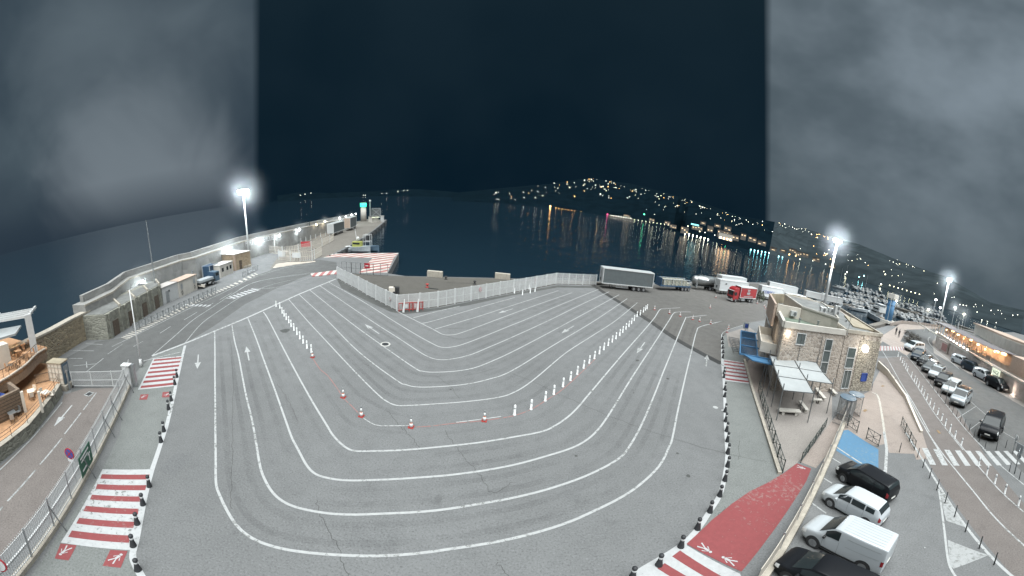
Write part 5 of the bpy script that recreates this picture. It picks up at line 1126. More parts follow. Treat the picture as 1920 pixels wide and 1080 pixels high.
# ================================================================== MASTS AND LAMPS
def halo(parent, loc, r, dens):  # scattering ball added around a lamp to imitate lens glare
    o = MB().sph((0, 0, 0), r, 16, 10).build('lens_halo', 'galv', None, True); o.data.materials.clear()
    m = bpy.data.materials.new('lens_glow'); m.use_nodes = True; t = NT(m.node_tree); m.node_tree.nodes.clear()
    v = t.n('ShaderNodeVolumePrincipled'); v.inputs['Anisotropy'].default_value = .0; v.inputs['Color'].default_value = (.9, .96, 1, 1)
    tc_ = t.n('ShaderNodeTexCoord'); ln_ = t.n('ShaderNodeVectorMath', operation='LENGTH'); t.l(tc_.outputs['Object'], ln_.inputs[0])
    f = t.math('SUBTRACT', 1.0, t.math('DIVIDE', ln_.outputs['Value'], r), True); f = t.math('POWER', f, 2.4); t.l(t.math('MULTIPLY', f, dens), v.inputs['Density'])
    oo = t.n('ShaderNodeOutputMaterial'); t.l(v.outputs[0], oo.inputs['Volume']); o.data.materials.append(m); o.location = loc; tag(o, kind='stuff'); return o
def mast(label, x, y, h, n=4, pw=9000, cage=True, r=.28, hz=8, col=(.86, .95, 1)):
    t = thing('floodlight_mast', label, 'light mast', (x, y, 0), 0)
    MB().cyl((0, 0, 0), (0, 0, h), r, r*.55, 12).build('pole', 'white_metal', t, True); MB().cyl((0, 0, 0), (0, 0, .5), r*2, r*1.6, 12).build('base', 'kerb', t)
    MB().cyl((0, 0, h-.6), (0, 0, h-.45), 1.3, 1.3, 14).build('platform', 'galv', t); rr_ = MB()
    for a in range(8): rr_.beam((1.3*cos(a*pi/4), 1.3*sin(a*pi/4), h-.5), (1.3*cos(a*pi/4), 1.3*sin(a*pi/4), h+.5), .05)
    rr_.cyl((0, 0, h+.46), (0, 0, h+.5), 1.32, n=14, cap=False); rr_.build('railing', 'galv', t)
    to = atan2(-y, -x)
    for i in range(n):
        a = to + (i-(n-1)/2)*.62; c_ = Vector((1.45*cos(a), 1.45*sin(a), h+.2)); d = Vector((cos(a), sin(a), 0)); s = Vector((-sin(a), cos(a), 0))
        f = MB().beam(c_-d*.25, c_+d*.1, .75, .5).build('floodlight', 'galv_dark', t)
        q = [c_+d*.12+s*a_*.33+Vector((0, 0, b_*.21)) for a_, b_ in ((-1,-1),(1,-1),(1,1),(-1,1))]; MB().add(q, [(0,1,2,3)]).build('lens', 'glow_flood', f)
    plamp((cos(to)*2.2, sin(to)*2.2, h-.1), pw, col, .5, t)
    return t
g_ = G(468.75, 497.5); h1 = HT(g_, 453, 360); mast('tall white floodlight mast beside the tan guard house', g_[0], g_[1], h1, 4, 24000)
halo(None, (g_[0], g_[1], h1+.1), 9, .022)
m2 = AT(1546.5, 568, 112); h2 = HT(m2, 1572, 453); mast('white floodlight mast rising behind the harbour office roof', m2[0], m2[1], h2, 4, 60000, r=.5); halo(None, (m2[0], m2[1], h2), 9, .013)
m3 = G(1761, 613); h3 = HT(m3, 1774, 524); mast('white floodlight mast at the end of the right retaining wall', m3[0]*.8, m3[1]*.8, (h3-15)*.8+15, 2, 26000, r=.4); halo(None, (m3[0]*.8, m3[1]*.8, (h3-15)*.8+15), 9, .022)
def street_lamp(label, x, y, h, pw, col, glow='glow_white', arm=0, r=.07, gr=.22, hl=0, name='street_lamp', group=None):
    t = thing(name, label, 'street lamp', (x, y, 0), 0, group); MB().cyl((0, 0, 0), (0, 0, h), r, r*.6, 8).build('pole', 'white_metal', t, True)
    MB().sph((arm, 0, h), gr, 10, 6, .7).build('lamp_head', glow, t, True)
    if arm: MB().beam((0, 0, h), (arm, 0, h+.15), .08).build('arm', 'galv', t)
    if pw: plamp((arm, 0, h-.5), pw, col, .2, t)
    if hl: halo(None, (x+arm, y, h), hl*1.6, .07)
    return t
g_ = G(265, 688); hh = HT(g_, 240, 544); t = thing('lamp_post', 'slender white lamp post standing at the foot of the barred fence', 'lamp post', g_)
MB().cyl((0, 0, 0), (0, 0, hh), .10, .06, 10).build('pole', 'plastic_white', t, True); MB().cyl((0, 0, 0), (0, 0, .9), .2, .17, 10).build('base', 'white_metal', t, True); MB().beam((0, 0, hh), (.25, 1.3, hh+.22), .09).build('arm', 'plastic_white', t); MB().box((.3, 1.5, hh+.24), (.35, .8, .12), -.2).build('lamp_head', 'galv', t)
g_ = JW[1]; hb = HT((g_[0]-6, g_[1]+6), 239, 420); MB().cyl((0, 0, 3), (0, 0, hb), .16, .08, 6).build('antenna', 'galv', loc=(g_[0]-4.3, g_[1]+11, 0), label='thin dark antenna standing on the sea wall behind the boat store', cat='antenna')
def onwall(px, py):     # point just in front of the jetty wall's inner face
    for i in range(len(JW)-1):
        p_ = VP(px, py, JW[i], JW[i+1]); u = (JW[i+1][0]-JW[i][0])**2+(JW[i+1][1]-JW[i][1])**2; s = ((p_[0]-JW[i][0])*(JW[i+1][0]-JW[i][0])+(p_[1]-JW[i][1])*(JW[i+1][1]-JW[i][1]))/u
        if 0 <= s <= 1: return p_
    return VP(px, py, JW[-2], JW[-1])
wlp = [(268,526,500,'cool lamp above the roofs of the boat store',3.2,'w'), (425,466,900,'bright lamp on the jetty wall behind the tan annex',4.2,'w'), (487,451,600,'bright lamp on the jetty wall beside the white lettering',3.4,'w'), (479,449,150,'small greenish lamp left of the wall lettering',2,'w'), (521,441,350,'lamp on the jetty wall right of the lettering',2.2,'w'), (558,430,550,'lamp on the jetty wall between the lettering and the ladder',2.6,'w'),
       (590,421,120,'dim lamp on the jetty wall beside the ladder',0,'y'), (606,415,420,'warm lamp where the jetty wall turns brown',2.2,'y'), (634,409,420,'lamp on a post above the grey pier trailer',2.2,'w'), (646,406,160,'small lamp between the two pier trailers',0,'w'), (656.5,402.5,300,'lamp above the tan pier container',1.6,'w'), (664.5,401,120,'smallest lamp, nearest the green light tower',0,'w')]
for x, y, pw, lb, hl, k in wlp:
    p_ = Vector(onwall(x, y)); p_ += Vector((1.3, -.6, 0)); c_ = (1, .80, .55) if k == 'y' else (.86, .97, 1)
    t = thing('wall_lamp', lb, 'lamp', p_, 0); MB().sph((0, 0, 0), .34, 10, 6).build('lamp_head', 'glow_white' if k == 'w' else 'glow_yellow', t, True); MB().beam((0, 0, .15), (-1.4, .6, .35), .1).build('arm', 'galv', t)
    plamp((.5, -.3, -.5), pw, c_, .25, t)
    if hl: halo(None, tuple(p_), hl*1.6, .07)
g_ = G(516, 474); t = thing('lamp_post', 'white pole standing before the jetty wall right of the lettering', 'lamp post', g_); MB().cyl((0, 0, 0), (0, 0, HT(g_, 514, 446)), .17, .12, 8).build('pole', 'plastic_white', t, True); MB().box((0, 0, HT(g_, 514, 446)), (.6, .3, .12)).build('lamp_head', 'galv', t)
for x, y, z_, lb, m_, pw in ((1681,564,5,'yellow globed street lamp beside the blue lift column','glow_yellow',260),(1741,580,6,'yellow globed street lamp left of the last tall mast','glow_yellow',200),(1763,577,6,'white street lamp touching the last tall mast','glow_white',0),(1791,577,7,'brightest cyan white street lamp right of the last mast','glow_white',500),(1808,589,6,'yellow street lamp near the leaning struts','glow_yellow',220),(1755,562,7,'pale street lamp above the marina at the last mast','glow_white',0)):
    p_ = AT(x, y, 150); street_lamp(lb, p_[0], p_[1], p_[2], pw, (1, .93, .75), m_, gr=.45, hl=(3.2 if pw >= 200 else 0))
for x0, y0, x1, y1, lb in ((1726,697,1735,667,'pale street sign pole with a round disc among the dark parked cars'), (1772,757,1782.5,711,'pale street sign pole beside the white car with a dark windscreen'), (1898.6,850,1903.7,816,'short pole with white tags at the right edge of the zebra crossing')):
    g_ = G(x0, y0); h_ = HT(g_, x1, y1); t = thing('street_sign', lb, 'sign', g_, radians(40)); MB().cyl((0, 0, 0), (0, 0, h_), .06, .05, 8).build('pole', 'galv', t, True)
    MB().cyl((0, -.06, h_-.25), (0, -.1, h_-.25), .34, n=16).build('disc', 'plastic_white', t); MB().box((0, -.08, h_-.85), (.4, .04, .3)).build('plate', 'plastic_white', t)
g_ = G(1902, 888); h_ = HT(g_, 1913, 840); t = thing('street_sign', 'rectangular pale blue pictogram sign on a rusty pole at the right border', 'sign', g_, radians(50)); MB().cyl((0, 0, 0), (0, 0, h_), .07, .06, 8).build('pole', 'galv', t, True); MB().box((.1, -.08, h_-.1), (.95, .05, .9)).build('panel', 'hull', t); MB().cyl((0, -.08, h_-.85), (0, -.12, h_-.85), .3, n=16).build('disc', 'hull', t); MB().cyl((0, -.12, h_-.85), (0, -.13, h_-.85), .2, n=16).build('face', 'sign_blue', t)
t = thing('street_sign', 'small blue and white square sign on a post beside the blue canopy', 'sign', (*G(1393,640)[:2], 0), radians(-20)); hs = HT(G(1393,640), 1400, 606); MB().cyl((0, 0, 0), (0, 0, hs), .06, n=8).build('pole', 'galv', t); MB().box((0, -.08, hs-.4), (1.1, .05, 1.0)).build('panel', 'hull', t); MB().box((.1, -.12, hs-.4), (.6, .03, .6)).build('face', 'sign_blue', t)
g_ = G(1426.5, 716); t = thing('lamp_post', 'thin dark curved lamp post between the pink yard and the canopy', 'lamp post', g_); pl_ = [(0, 0, 0), (.15, 0, 1.2), (.5, .1, 2.6), (1.1, .3, 3.9), (1.5, .45, 4.6)]; mb = MB()
for i in range(4): mb.cyl(pl_[i], pl_[i+1], .07, n=8)
mb.build('pole', 'galv_dark', t)
# jetty side fences and small barriers
jf = thing('metal_fence', 'pale barred fence with a red board fencing off the jetty slipway', 'fence')
jp = P((523,487),(545,490),(563,491),(586,489),(590,487),(604,478))
jq = P((500,474),(530,478),(560,474),(584,468),(604,462),(618,455),(626,450))
for pth, hh_ in ((jp, 2.4), (jq, 2.2)):
    for i in range(len(pth)-1):
        a, b = pth[i], pth[i+1]; bar_fence(jf, a, b, hh_, 'cream', .1, .5, .1, (.05, .5, .97), depth=.06); MB().beam((*a, 0), (*a, hh_+.3), .16).build('post', 'white_metal', jf)
c_ = jp[0]; MB().box((c_[0]+1.6, c_[1]-.3, 1.6), (3.0, .08, 1.5), -.1).build('panel', 'trailer_white', jf); c_ = jp[2]; MB().box((c_[0]-1, c_[1]-.3, 1.6), (3.0, .08, 1.2), 0).build('panel', 'trailer_white', jf)
c_ = jq[3]; MB().box((c_[0]-2, c_[1]-.5, 1.6), (3.4, .1, 1.6), .3).build('red_board', 'sign_red', jf)
pp_ = P(*[(500+i*9.2, 473-i*2.6) for i in range(14)])
def jb():
    t = thing('jetty_post', '', 'bollard', group='white posts along the jetty road'); MB().cyl((0, 0, 0), (0, 0, 1.5), .16, .1, 8).build('pole', 'plastic_white', t); MB().cyl((0, 0, 1.5), (0, 0, 1.6), .18, .1, 8).build('cap', 'galv', t); return t
j0 = jb()
for i, c_ in enumerate(pp_): o = j0 if i == 0 else dup(j0, (*c_, 0)); o.location = (*c_, 0); o['label'] = '%s white post along the jetty road, counted from the guard house' % ORD[i]
ld = thing('ladder', 'dark green leaning ladder frame against the jetty wall', 'ladder', (*G(577,446)[:2], 0), .2); f = MB(); f.beam((-1, 0, 0), (-1.4, 0, 6), .3).beam((1, 0, 0), (1.4, 0, 6), .3)
for i in range(8): f.beam((-1.1, 0, .6+.7*i), (1.1, 0, .6+.7*i), .15)
f.build('frame', 'iron_green', ld)
dk = MB(); qk = P((618,480),(640,471.5),(665,457),(690,442),(710,427),(724,414))
for i, c_ in enumerate(qk[:-1]):
    for k in range(3): e = lerp(c_, qk[i+1], k/3); t = thing('fender', '%s black rubber fender on the pier side, counted from the striped deck' % ORD[i*3+k], 'fender', (*e, 0), 0, 'fenders along the pier'); MB().box((.25, -.1, -.9), (.5, .6, 1.6)).build('block', 'black_rubber', t); MB().cyl((.1, 0, 0), (.1, 0, .35), .2).build('bollard', 'galv_dark', t)
# ================================================================== VEHICLES
def cr1(p0, p1, p2, p3, t): return .5*((2*p1)+(-p0+p2)*t+(2*p0-5*p1+4*p2-p3)*t*t+(-p0+3*p1-3*p2+p3)*t**3)
KINDS = {
 'hatch': [(-.50,.80,.30,.55,.58,.66),(-.488,.90,.22,.60,.66,.70),(-.455,.96,.17,.64,.84,.72),(-.40,.99,.14,.65,.955,.74),(-.25,1,.13,.65,.99,.76),(-.05,1,.13,.64,1.0,.77),(.06,1,.13,.63,.99,.76),(.13,1,.13,.62,.94,.74),(.23,.995,.13,.605,.78,.76),(.325,.99,.13,.59,.625,.80),(.41,.965,.15,.54,.58,.80),(.465,.91,.19,.48,.51,.76),(.50,.80,.27,.40,.43,.66)],
 'suv': [(-.50,.84,.30,.58,.62,.72),(-.49,.93,.22,.62,.74,.76),(-.465,.97,.18,.65,.90,.77),(-.42,.99,.16,.65,.965,.78),(-.25,1,.16,.64,.99,.79),(-.05,1,.16,.63,1.0,.80),(.06,1,.16,.625,.99,.79),(.135,1,.16,.615,.945,.77),(.225,.995,.16,.605,.79,.78),(.315,.99,.16,.59,.645,.82),(.41,.97,.17,.56,.60,.82),(.47,.93,.20,.51,.54,.78),(.50,.84,.28,.44,.46,.70)],
 'van': [(-.50,.92,.24,.60,.94,.82),(-.495,.955,.18,.60,.965,.85),(-.47,.98,.15,.60,.985,.87),(-.30,1,.14,.59,.995,.88),(-.10,1,.14,.58,1.0,.88),(.03,1,.14,.57,.99,.87),(.11,1,.14,.56,.95,.84),(.20,.995,.14,.55,.78,.82),(.295,.99,.14,.54,.60,.82),(.38,.975,.15,.50,.55,.80),(.455,.93,.18,.45,.49,.76),(.50,.82,.26,.37,.40,.66)]}
def car(label, A, B, left_visible, kind, L, Wd, H, pm, sc, group=None, hi=True, at=None, head=None, name='parked_car', roof=None, cat='car'):
    st = KINDS[kind]; ns = len(st)
    if at is None:
        a, b = G(*A)[:2], G(*B)[:2]; f = Vector((a[0]-b[0], a[1]-b[1])).normalized(); lf_ = Vector((-f.y, f.x)); m = Vector(((a[0]+b[0])/2, (a[1]+b[1])/2)); m -= lf_*(Wd/2*sc)*(1 if left_visible else -1)
        rz = atan2(f.y, f.x)
    else: m = Vector(at); rz = head
    t = thing(name, label, cat, (m[0], m[1], 0), rz, group); t.scale = (sc, sc, sc)
    hw = Wd/2
    def ring(s):
        x, w_, zb, zs, zr, wr = s; w_ *= hw; wr *= hw; zb *= H; zs *= H; zr *= H; z5 = zs+(zr-zs)*.88
        return [(x*L, 0, zb), (x*L, w_*.86, zb), (x*L, w_*.985, zb+.07*H), (x*L, w_, (zb+zs)/2), (x*L, w_*.965, zs), (x*L, wr+(w_-wr)*.10, z5), (x*L, wr*.86, zr), (x*L, 0, zr+.012*H)]
    rings = [ring(s) for s in st]
    def S(u, v):
        u = min(max(u, 0), ns-1.0001); v = min(max(v, 0), 6.9999); i, j = int(u), int(v); fu, fv = u-i, v-j; out_ = []
        for c in range(3):
            q = []
            for k in (-1, 0, 1, 2):
                rr_ = rings[min(max(i+k, 0), ns-1)]; g_ = lambda n_: (rr_[abs(n_)] if n_ < 8 else rr_[14-n_])
                p_ = [g_(j-1)[c]*(-1 if (c == 1 and j-1 < 0) else 1), g_(j)[c], g_(j+1)[c], g_(j+2)[c]*(-1 if (c == 1 and j+2 > 7) else 1)]
                q.append(cr1(*p_, fv))
            out_.append(cr1(*q, fu))
        return out_
    def ux(x):
        for i in range(ns-1):
            if st[i][0] <= x <= st[i+1][0]: return i + (x-st[i][0])/(st[i+1][0]-st[i][0])
        return ns-1
    du, dv = (3, 3) if hi else (2, 2); nu, nv = (ns-1)*du+1, 7*dv+1; vs = []
    for a in range(nu):
        row = [S(a/du, b/dv) for b in range(nv)]; vs += row + [[p_[0], -p_[1], p_[2]] for p_ in row[-2:0:-1]]
    R_ = nv + nv-2; fs = [(a*R_+b, a*R_+(b+1) % R_, (a+1)*R_+(b+1) % R_, (a+1)*R_+b) for a in range(nu-1) for b in range(R_)]
    fs += [tuple(range(R_))[::-1], tuple(range((nu-1)*R_, nu*R_))]
    fs = [q[::-1] for q in fs]
    body = MB().add(vs, fs).build('body', pm, t, True)
    def patch(name_, x0, x1, v0, v1, m_, side, nx=5, nvv=4, off=.012, slant=0, par=None, v0b=None):
        vs = []
        for i in range(nx+1):
            for j in range(nvv+1):
                x = x0+(x1-x0)*i/nx; vv = v0+(v1-v0)*j/nvv; u = ux(x); 
                p_ = Vector(S(u, vv if vv <= 7 else 14-vv)); 
                if vv > 7: p_.y = -p_.y
                e = .02; 
                vl = min(vv, 6.9) if vv <= 7 else 14-max(vv, 7.1)
                pa_, pb_ = Vector(S(u+e, vl)), Vector(S(u, vl+e)); p0_ = Vector(S(u, vl)); n_ = (pa_-p0_).cross(pb_-p0_)
                if n_.length > 1e-9:
                    n_.normalize(); cen = Vector((p0_.x, 0, H*.4))
                    if n_.dot(p0_-cen) < 0: n_ = -n_
                    if vv > 7: n_.y = -n_.y
                    p_ = p_ + n_*off
                if side < 0: p_.y = -p_.y
                vs.append(p_)
        fs = [(i*(nvv+1)+j, (i+1)*(nvv+1)+j, (i+1)*(nvv+1)+j+1, i*(nvv+1)+j+1) for i in range(nx) for j in range(nvv)]
        return MB().add(vs, fs).build(name_, m_, par or t, True)
    wsx = (.125, .315) if kind == 'hatch' else ((.13, .305) if kind == 'suv' else (.105, .285))
    patch('windscreen', wsx[0]+.01, wsx[1], 5.35, 8.65, 'glass_dark', 1, 4, 8)
    for s_ in (1, -1):
        if kind == 'van': patch('side_window', .03, .20, 4.25, 4.93, 'glass_dark', s_)
        else:
            patch('side_window', .0, .21, 4.2, 4.9, 'glass_dark', s_); patch('side_window', -.22, -.018, 4.2, 4.9, 'glass_dark', s_)
            patch('side_window', -.39 if kind != 'hatch' else -.37, -.24, 4.25, 4.85, 'glass_dark', s_)
        if hi:
            for x in ((.02, -.22) if kind != 'van' else (.02,)): patch('door_seam', x-.0012, x+.0012, 2.2, 4.15, 'black_trim', s_, 1, 5, .006)
            if kind == 'van': patch('door_seam', .21-.0012, .21+.0012, 2.2, 4.15, 'black_trim', s_, 1, 5, .006)
        patch('headlight', .425, .478, 3.35, 4.3, 'lamp_clear', s_, 3, 2)
        patch('tail_light', -.494, -.462, 3.3, 4.25 if kind != 'van' else 4.0, 'lamp_red', s_, 2, 3)
        MB().box((.215*L if kind != 'van' else .19*L, s_*(hw+.10), .63*H), (.12, .2, .13)).build('mirror', pm if kind != 'van' else 'black_trim', t, bevel=.02 if hi else 0)
    if kind == 'van':
        patch('roof_ribs', -.44, .05, 6.1, 7.9, 'canvas', 1, 2, 6, .004) if 0 else None
        for k in range(7):
            v_ = 6.15+.28*k
            patch('roof_rib', -.44, .03, v_-.02, v_+.02, 'canvas', 1, 3, 1, .012)
        for s_ in (1, -1): patch('panel_crease', -.43, -.06, 4.62, 4.66, 'canvas', s_, 4, 1, .006); patch('panel_crease', -.43, -.06, 3.98, 4.02, 'canvas', s_, 4, 1, .006); patch('sill_trim', -.36, .26, 1.7, 2.35, 'black_trim', s_, 5, 2)
    else:
        x0 = -.468 if kind == 'hatch' else -.478; patch('rear_window', x0, x0+(.058 if kind == 'hatch' else .045), 5.45, 8.55, 'glass_dark', 1, 3, 6)
        if roof: patch('roof_panel', -.36, .15, 5.4, 8.6, roof, 1, 5, 8, .008)
    for xs, s2 in ((.501, 1), (-.501, -1)): MB().box((xs*L, 0, .33*H), (.02, .5, .11)).build('number_plate', 'plate', t)
    MB().box((.493*L, 0, .24*H), (.06, Wd*.6, .12*H)).build('grille', 'black_trim', t); MB().box((-.492*L, 0, .21*H), (.06, Wd*.72, .07*H)).build('bumper', 'black_trim', t)
    r = .315 if H < 1.6 else .34
    for xf in (.305, -.295):
        for s_ in (1, -1):
            x = xf*L; MB().cyl((x, s_*(hw-.20), r+.01), (x, s_*(hw+.004), r+.01), r*1.2, n=20 if hi else 12).build('wheel_arch', 'black_trim', t)
            w_ = MB().cyl((x, s_*(hw-.22), r), (x, s_*(hw+.012), r), r, n=24 if hi else 12).build('wheel', 'rubber', t)
            rm_ = MB().cyl((x, s_*(hw+.012), r), (x, s_*(hw+.02), r), r*.66, n=18 if hi else 8, cap=True)
            if hi: [rm_.beam((x, s_*(hw+.028), r), (x+r*.62*cos(a*pi*.4), s_*(hw+.028), r+r*.62*sin(a*pi*.4)), .012, .06, upv=(0, 1, 0)) for a in range(5)]
            rm_.build('rim', 'rim', w_)
    return t
car('black estate car parked nearest the blue painted bay', (1569,898), (1648,948), True, 'suv', 4.6, 1.85, 1.55, 'car_black', 1.1)
car('white estate car between the black estate and the white van', (1547,947), (1628,992), True, 'hatch', 4.25, 1.78, 1.48, 'car_white', 1.08)
car('white panel van with a ribbed roof', (1515,1023), (1620,1076), True, 'van', 4.35, 1.85, 1.82, 'car_white', 1.14, name='panel_van', cat='van')
car('black car cut off by the bottom edge next to the white van', (1474,1094), (1582,1146), True, 'hatch', 4.4, 1.82, 1.45, 'car_black', 1.12)
S2 = 1.5
rowc = [('white off-road car at the far end of the row beside the red and white crossing',(1708,661),(1731,662),'suv','car_white',None),('dark blue car behind the street sign pole, second in the row',(1722,683),(1738,672),'hatch','car_blue',None),('black car just right of the street sign pole',(1733,693),(1751,683),'hatch','car_black',None),('silver grey car between the black car and the white car with a black roof rack',(1741,706),(1765,694),'hatch','car_grey',None),
 ('white car with a long dark windscreen in the middle of the row',(1757,719),(1774,706),'suv','car_white','car_black'),('black hatchback between two white cars in the row',(1770,733),(1788,719),'hatch','car_black',None),('white hatchback beside the second street sign pole',(1785,748),(1804,733),'hatch','car_white',None),('white and black two tone car at the near end of the row',(1806,768),(1821,754),'suv','car_silver','car_black')]
for lb, A, B, kd, pm, rf_ in rowc: car(lb, A, B, True, kd, 4.3, 1.8, 1.5 if kd == 'hatch' else 1.62, pm, S2 if A[0] > 1730 else 1.6, 'cars parked in the angled row', False, roof=rf_)
car('black sport utility car standing alone near the zebra crossing', (1870,829), (1881,808), True, 'suv', 4.7, 1.9, 1.68, 'car_black', 1.5, None, True)
for lb, A, B, kd, pm in (('white hatchback first in line below the wall niche',(1787,680),(1802,687),'hatch','car_white'),('dark car with a bright reflection on its roof beside the wall',(1806,692),(1824,700),'hatch','car_blue'),('white car with a dark windscreen next to the first wall uplight',(1826,706),(1845,716),'hatch','car_white'),('black car last in line under the green sign',(1849,722),(1872,734),'suv','car_black')):
    car(lb, B, A, False, kd, 4.2, 1.8, 1.5, pm, 1.55, 'cars parked along the retaining wall', False)
# ---- lorries and trailers
def wheels(t, xs, W_, r=.5, ys=(0, 1)):
    for x in xs:
        for y in ys:
            yy = .15 if y == 0 else W_-.15
            w_ = MB().cyl((x, yy-.14, r), (x, yy+.14, r), r, n=16).build('wheel', 'rubber', t); s_ = -1 if y == 0 else 1
            MB().cyl((x, yy+s_*.14, r), (x, yy+s_*.17, r), r*.55, n=12).build('rim', 'rim', w_)
def trailer(label, a, b, L=None, H=4.0, W_=2.5, side='trailer_white', trim='white_metal', endm='trailer_white', wf=(.62, .72, .82), group='trailers parked along the quay', name='box_trailer', z0=1.15, cat='trailer', sc=1):
    a, b = (G(*a)[:2] if len(a) == 2 and a[0] > 300 else a), (G(*b)[:2] if b[0] > 300 else b); rz = ang(a, b); L = L or hypot(b[0]-a[0], b[1]-a[1]); t = thing(name, label, cat, (*a, 0), rz, group)
    MB().box((L/2, W_/2, (z0+H)/2), (L-.08, W_-.08, H-z0-.06)).build('side_curtain' if side != 'trailer_white' else 'body', side, t)
    f = MB()
    for y in (0, W_):
        for z in (z0, H): f.beam((0, y, z), (L, y, z), .1, .16)
        for x in (.05, L-.05): f.beam((x, y, z0), (x, y, H), .14, .12)
    for x in (0, L):
        for z in (z0, H): f.beam((x, 0, z), (x, W_, z), .1, .16)
    f.build('frame', trim, t); MB().box((L/2, W_/2, H+.04), (L, W_, .06)).build('roof', 'canvas' if side != 'trailer_white' else 'trailer_white', t)
    e = MB().box((-.03, W_/2, (z0+H)/2), (.06, W_-.2, H-z0-.15)).build('rear_doors', endm, t); k = MB(); [k.beam((-.09, W_*q, z0+.2), (-.09, W_*q, H-.2), .04) for q in (.25, .45, .55, .75)]; k.build('door_frame', 'galv', e)
    MB().box((L/2, W_/2, z0-.2), (L*.95, 1.0, .25)).build('chassis', 'dark_metal', t); wheels(t, [L*w_ for w_ in wf], W_)
    g_ = MB(); g_.beam((L*.26, .05, .55), (L*.5, .05, .55), .05, .12).beam((L*.26, .05, .95), (L*.5, .05, .95), .05, .12); [g_.beam((x, .05, .5), (x, .05, z0), .06) for x in (L*.27, L*.38, L*.49)]; g_.build('side_guard', 'galv', t)
    for y in (.5, W_-.5): MB().beam((L*.2, y, 0), (L*.2, y, z0), .14).build('landing_leg', 'dark_metal', t)
    return t, L, W_
t, L, w_ = trailer('long grey curtain sided trailer with white doors at the end of the white fence', (1128,541), (1222,549.5), side='curtain_grey', H=4.15)
for k, (tx, z, s_) in enumerate((('F', 2.9, .8), ('88', 1.5, .9))): text_mesh('lettering', tx, s_, 'black_trim', t, (-.12, 1.75, z), (0, -1, 0))
t = thing('flatbed_trailer', 'flatbed trailer loaded with pale crated cargo right of the grey curtain trailer', 'trailer', (*G(1237,545)[:2], 0), ang(G(1237,545), G(1297,547)), 'trailers parked along the quay'); L = 11.5
MB().box((L/2, 1.25, 1.15), (L, 2.5, .3)).build('bed', 'blue_metal', t); MB().box((.3, 1.25, 2.1), (.2, 2.5, 1.6)).build('headboard', 'blue_metal', t); wheels(t, [L*.72, L*.83, L*.94], 2.5); fr = MB()
for x in (1.2, 4.3, 7.6, 10.9): fr.beam((x, .1, 1.3), (x, .1, 2.75), .09); fr.beam((x, 2.4, 1.3), (x, 2.4, 2.75), .09)
fr.beam((1.2, .1, 2.75), (10.9, .1, 2.75), .1).beam((1.2, 2.4, 2.75), (10.9, 2.4, 2.75), .1); fr.build('stake_frame', 'hull', t)
for i in range(7):
    for k in range(2):
        if i == 6 and k: continue
        p_ = t.location; a_ = t.rotation_euler.z; lx, ly = 1.9+1.45*i, 1.25; MB().box((0, 0, .33), (1.3, 2.1, .64)).build('cargo_crate', 'cargo', loc=(p_.x+lx*cos(a_)-ly*sin(a_), p_.y+lx*sin(a_)+ly*cos(a_), 1.3+.66*k), label='mottled crate in the %s layer, %s from the headboard of the flatbed trailer' % (('lower', 'upper')[k], ORD[i]), cat='crate', group='crates on the flatbed trailer').rotation_euler = (0, 0, a_)
t = thing('tank_trailer', 'dull silver tank trailer between the flatbed and the white box trailer', 'trailer', (*G(1303,544)[:2], 0), ang(G(1303,544), G(1345,547)), 'trailers parked along the quay')
MB().cyl((.6, 1.25, 2.45), (9, 1.25, 2.45), 1.2, 1.2, 20).sph((.6, 1.25, 2.45), 1.2, 14, 8).build('tank', 'tank', t, True); MB().box((4.8, 1.25, 1.1), (9, .9, .3)).build('chassis', 'dark_metal', t); wheels(t, [6.2, 7.4, 8.6], 2.5); MB().box((.6, 1.25, 1.5), (.4, 2.2, 1.6)).build('end_frame', 'galv', t)
for x in (2.5, 4.5): MB().cyl((x, 1.25, 3.6), (x, 1.25, 3.85), .35).build('hatch', 'galv', t)
for zz, x in ((2.6, 3), ): MB().box((5, 1.25, 3.7), (6, .5, .08)).build('walkway', 'galv', t)
t, L, w_ = trailer('white box trailer with a plain end wall behind the red lorry', (1347,552), (1400,556), H=3.9, wf=(.7, .8, .9)); MB().box((-.08, 1.3, 1.9), (.06, .55, .6)).build('hatch', 'dark_metal', t); MB().box((L*.2, -.03, 3.0), (.7, .04, .3)).build('badge', 'black_trim', t)
trailer('long white trailer furthest back, behind the white box trailer', (1350,543.5), (1412,548), H=4.1, L=13)
t, L, w_ = trailer('white trailer with small purple lettering right of the red lorry', (1425,561), (1458,566), H=4.0, L=9.5); text_mesh('lettering', 'CORSICA', 1.2, 'sign_blue', t, (.6, -.08, 2.0), (1, 0, 0))
trailer('white trailer with a rounded pale roof above the office parapet', (1440,551), (1490,561), H=4.1, L=13)
t, L, w_ = trailer('white slatted container nearest the office roof', (1476,569), (1506,573), H=2.9, L=9, z0=.3, wf=(), name='slatted_container', cat='container'); k = MB(); [k.beam((.4+.42*i, -.06, .5), (.4+.42*i, -.06, 2.7), .06, .16, upv=(1, 0, 0)) for i in range(20)]; k.build('slats', 'canvas', t)
trailer('white low shed roof trailer by the harbour entrance, furthest right', (1510,561), (1568,573), H=3.2, L=20, wf=(.8, .9))
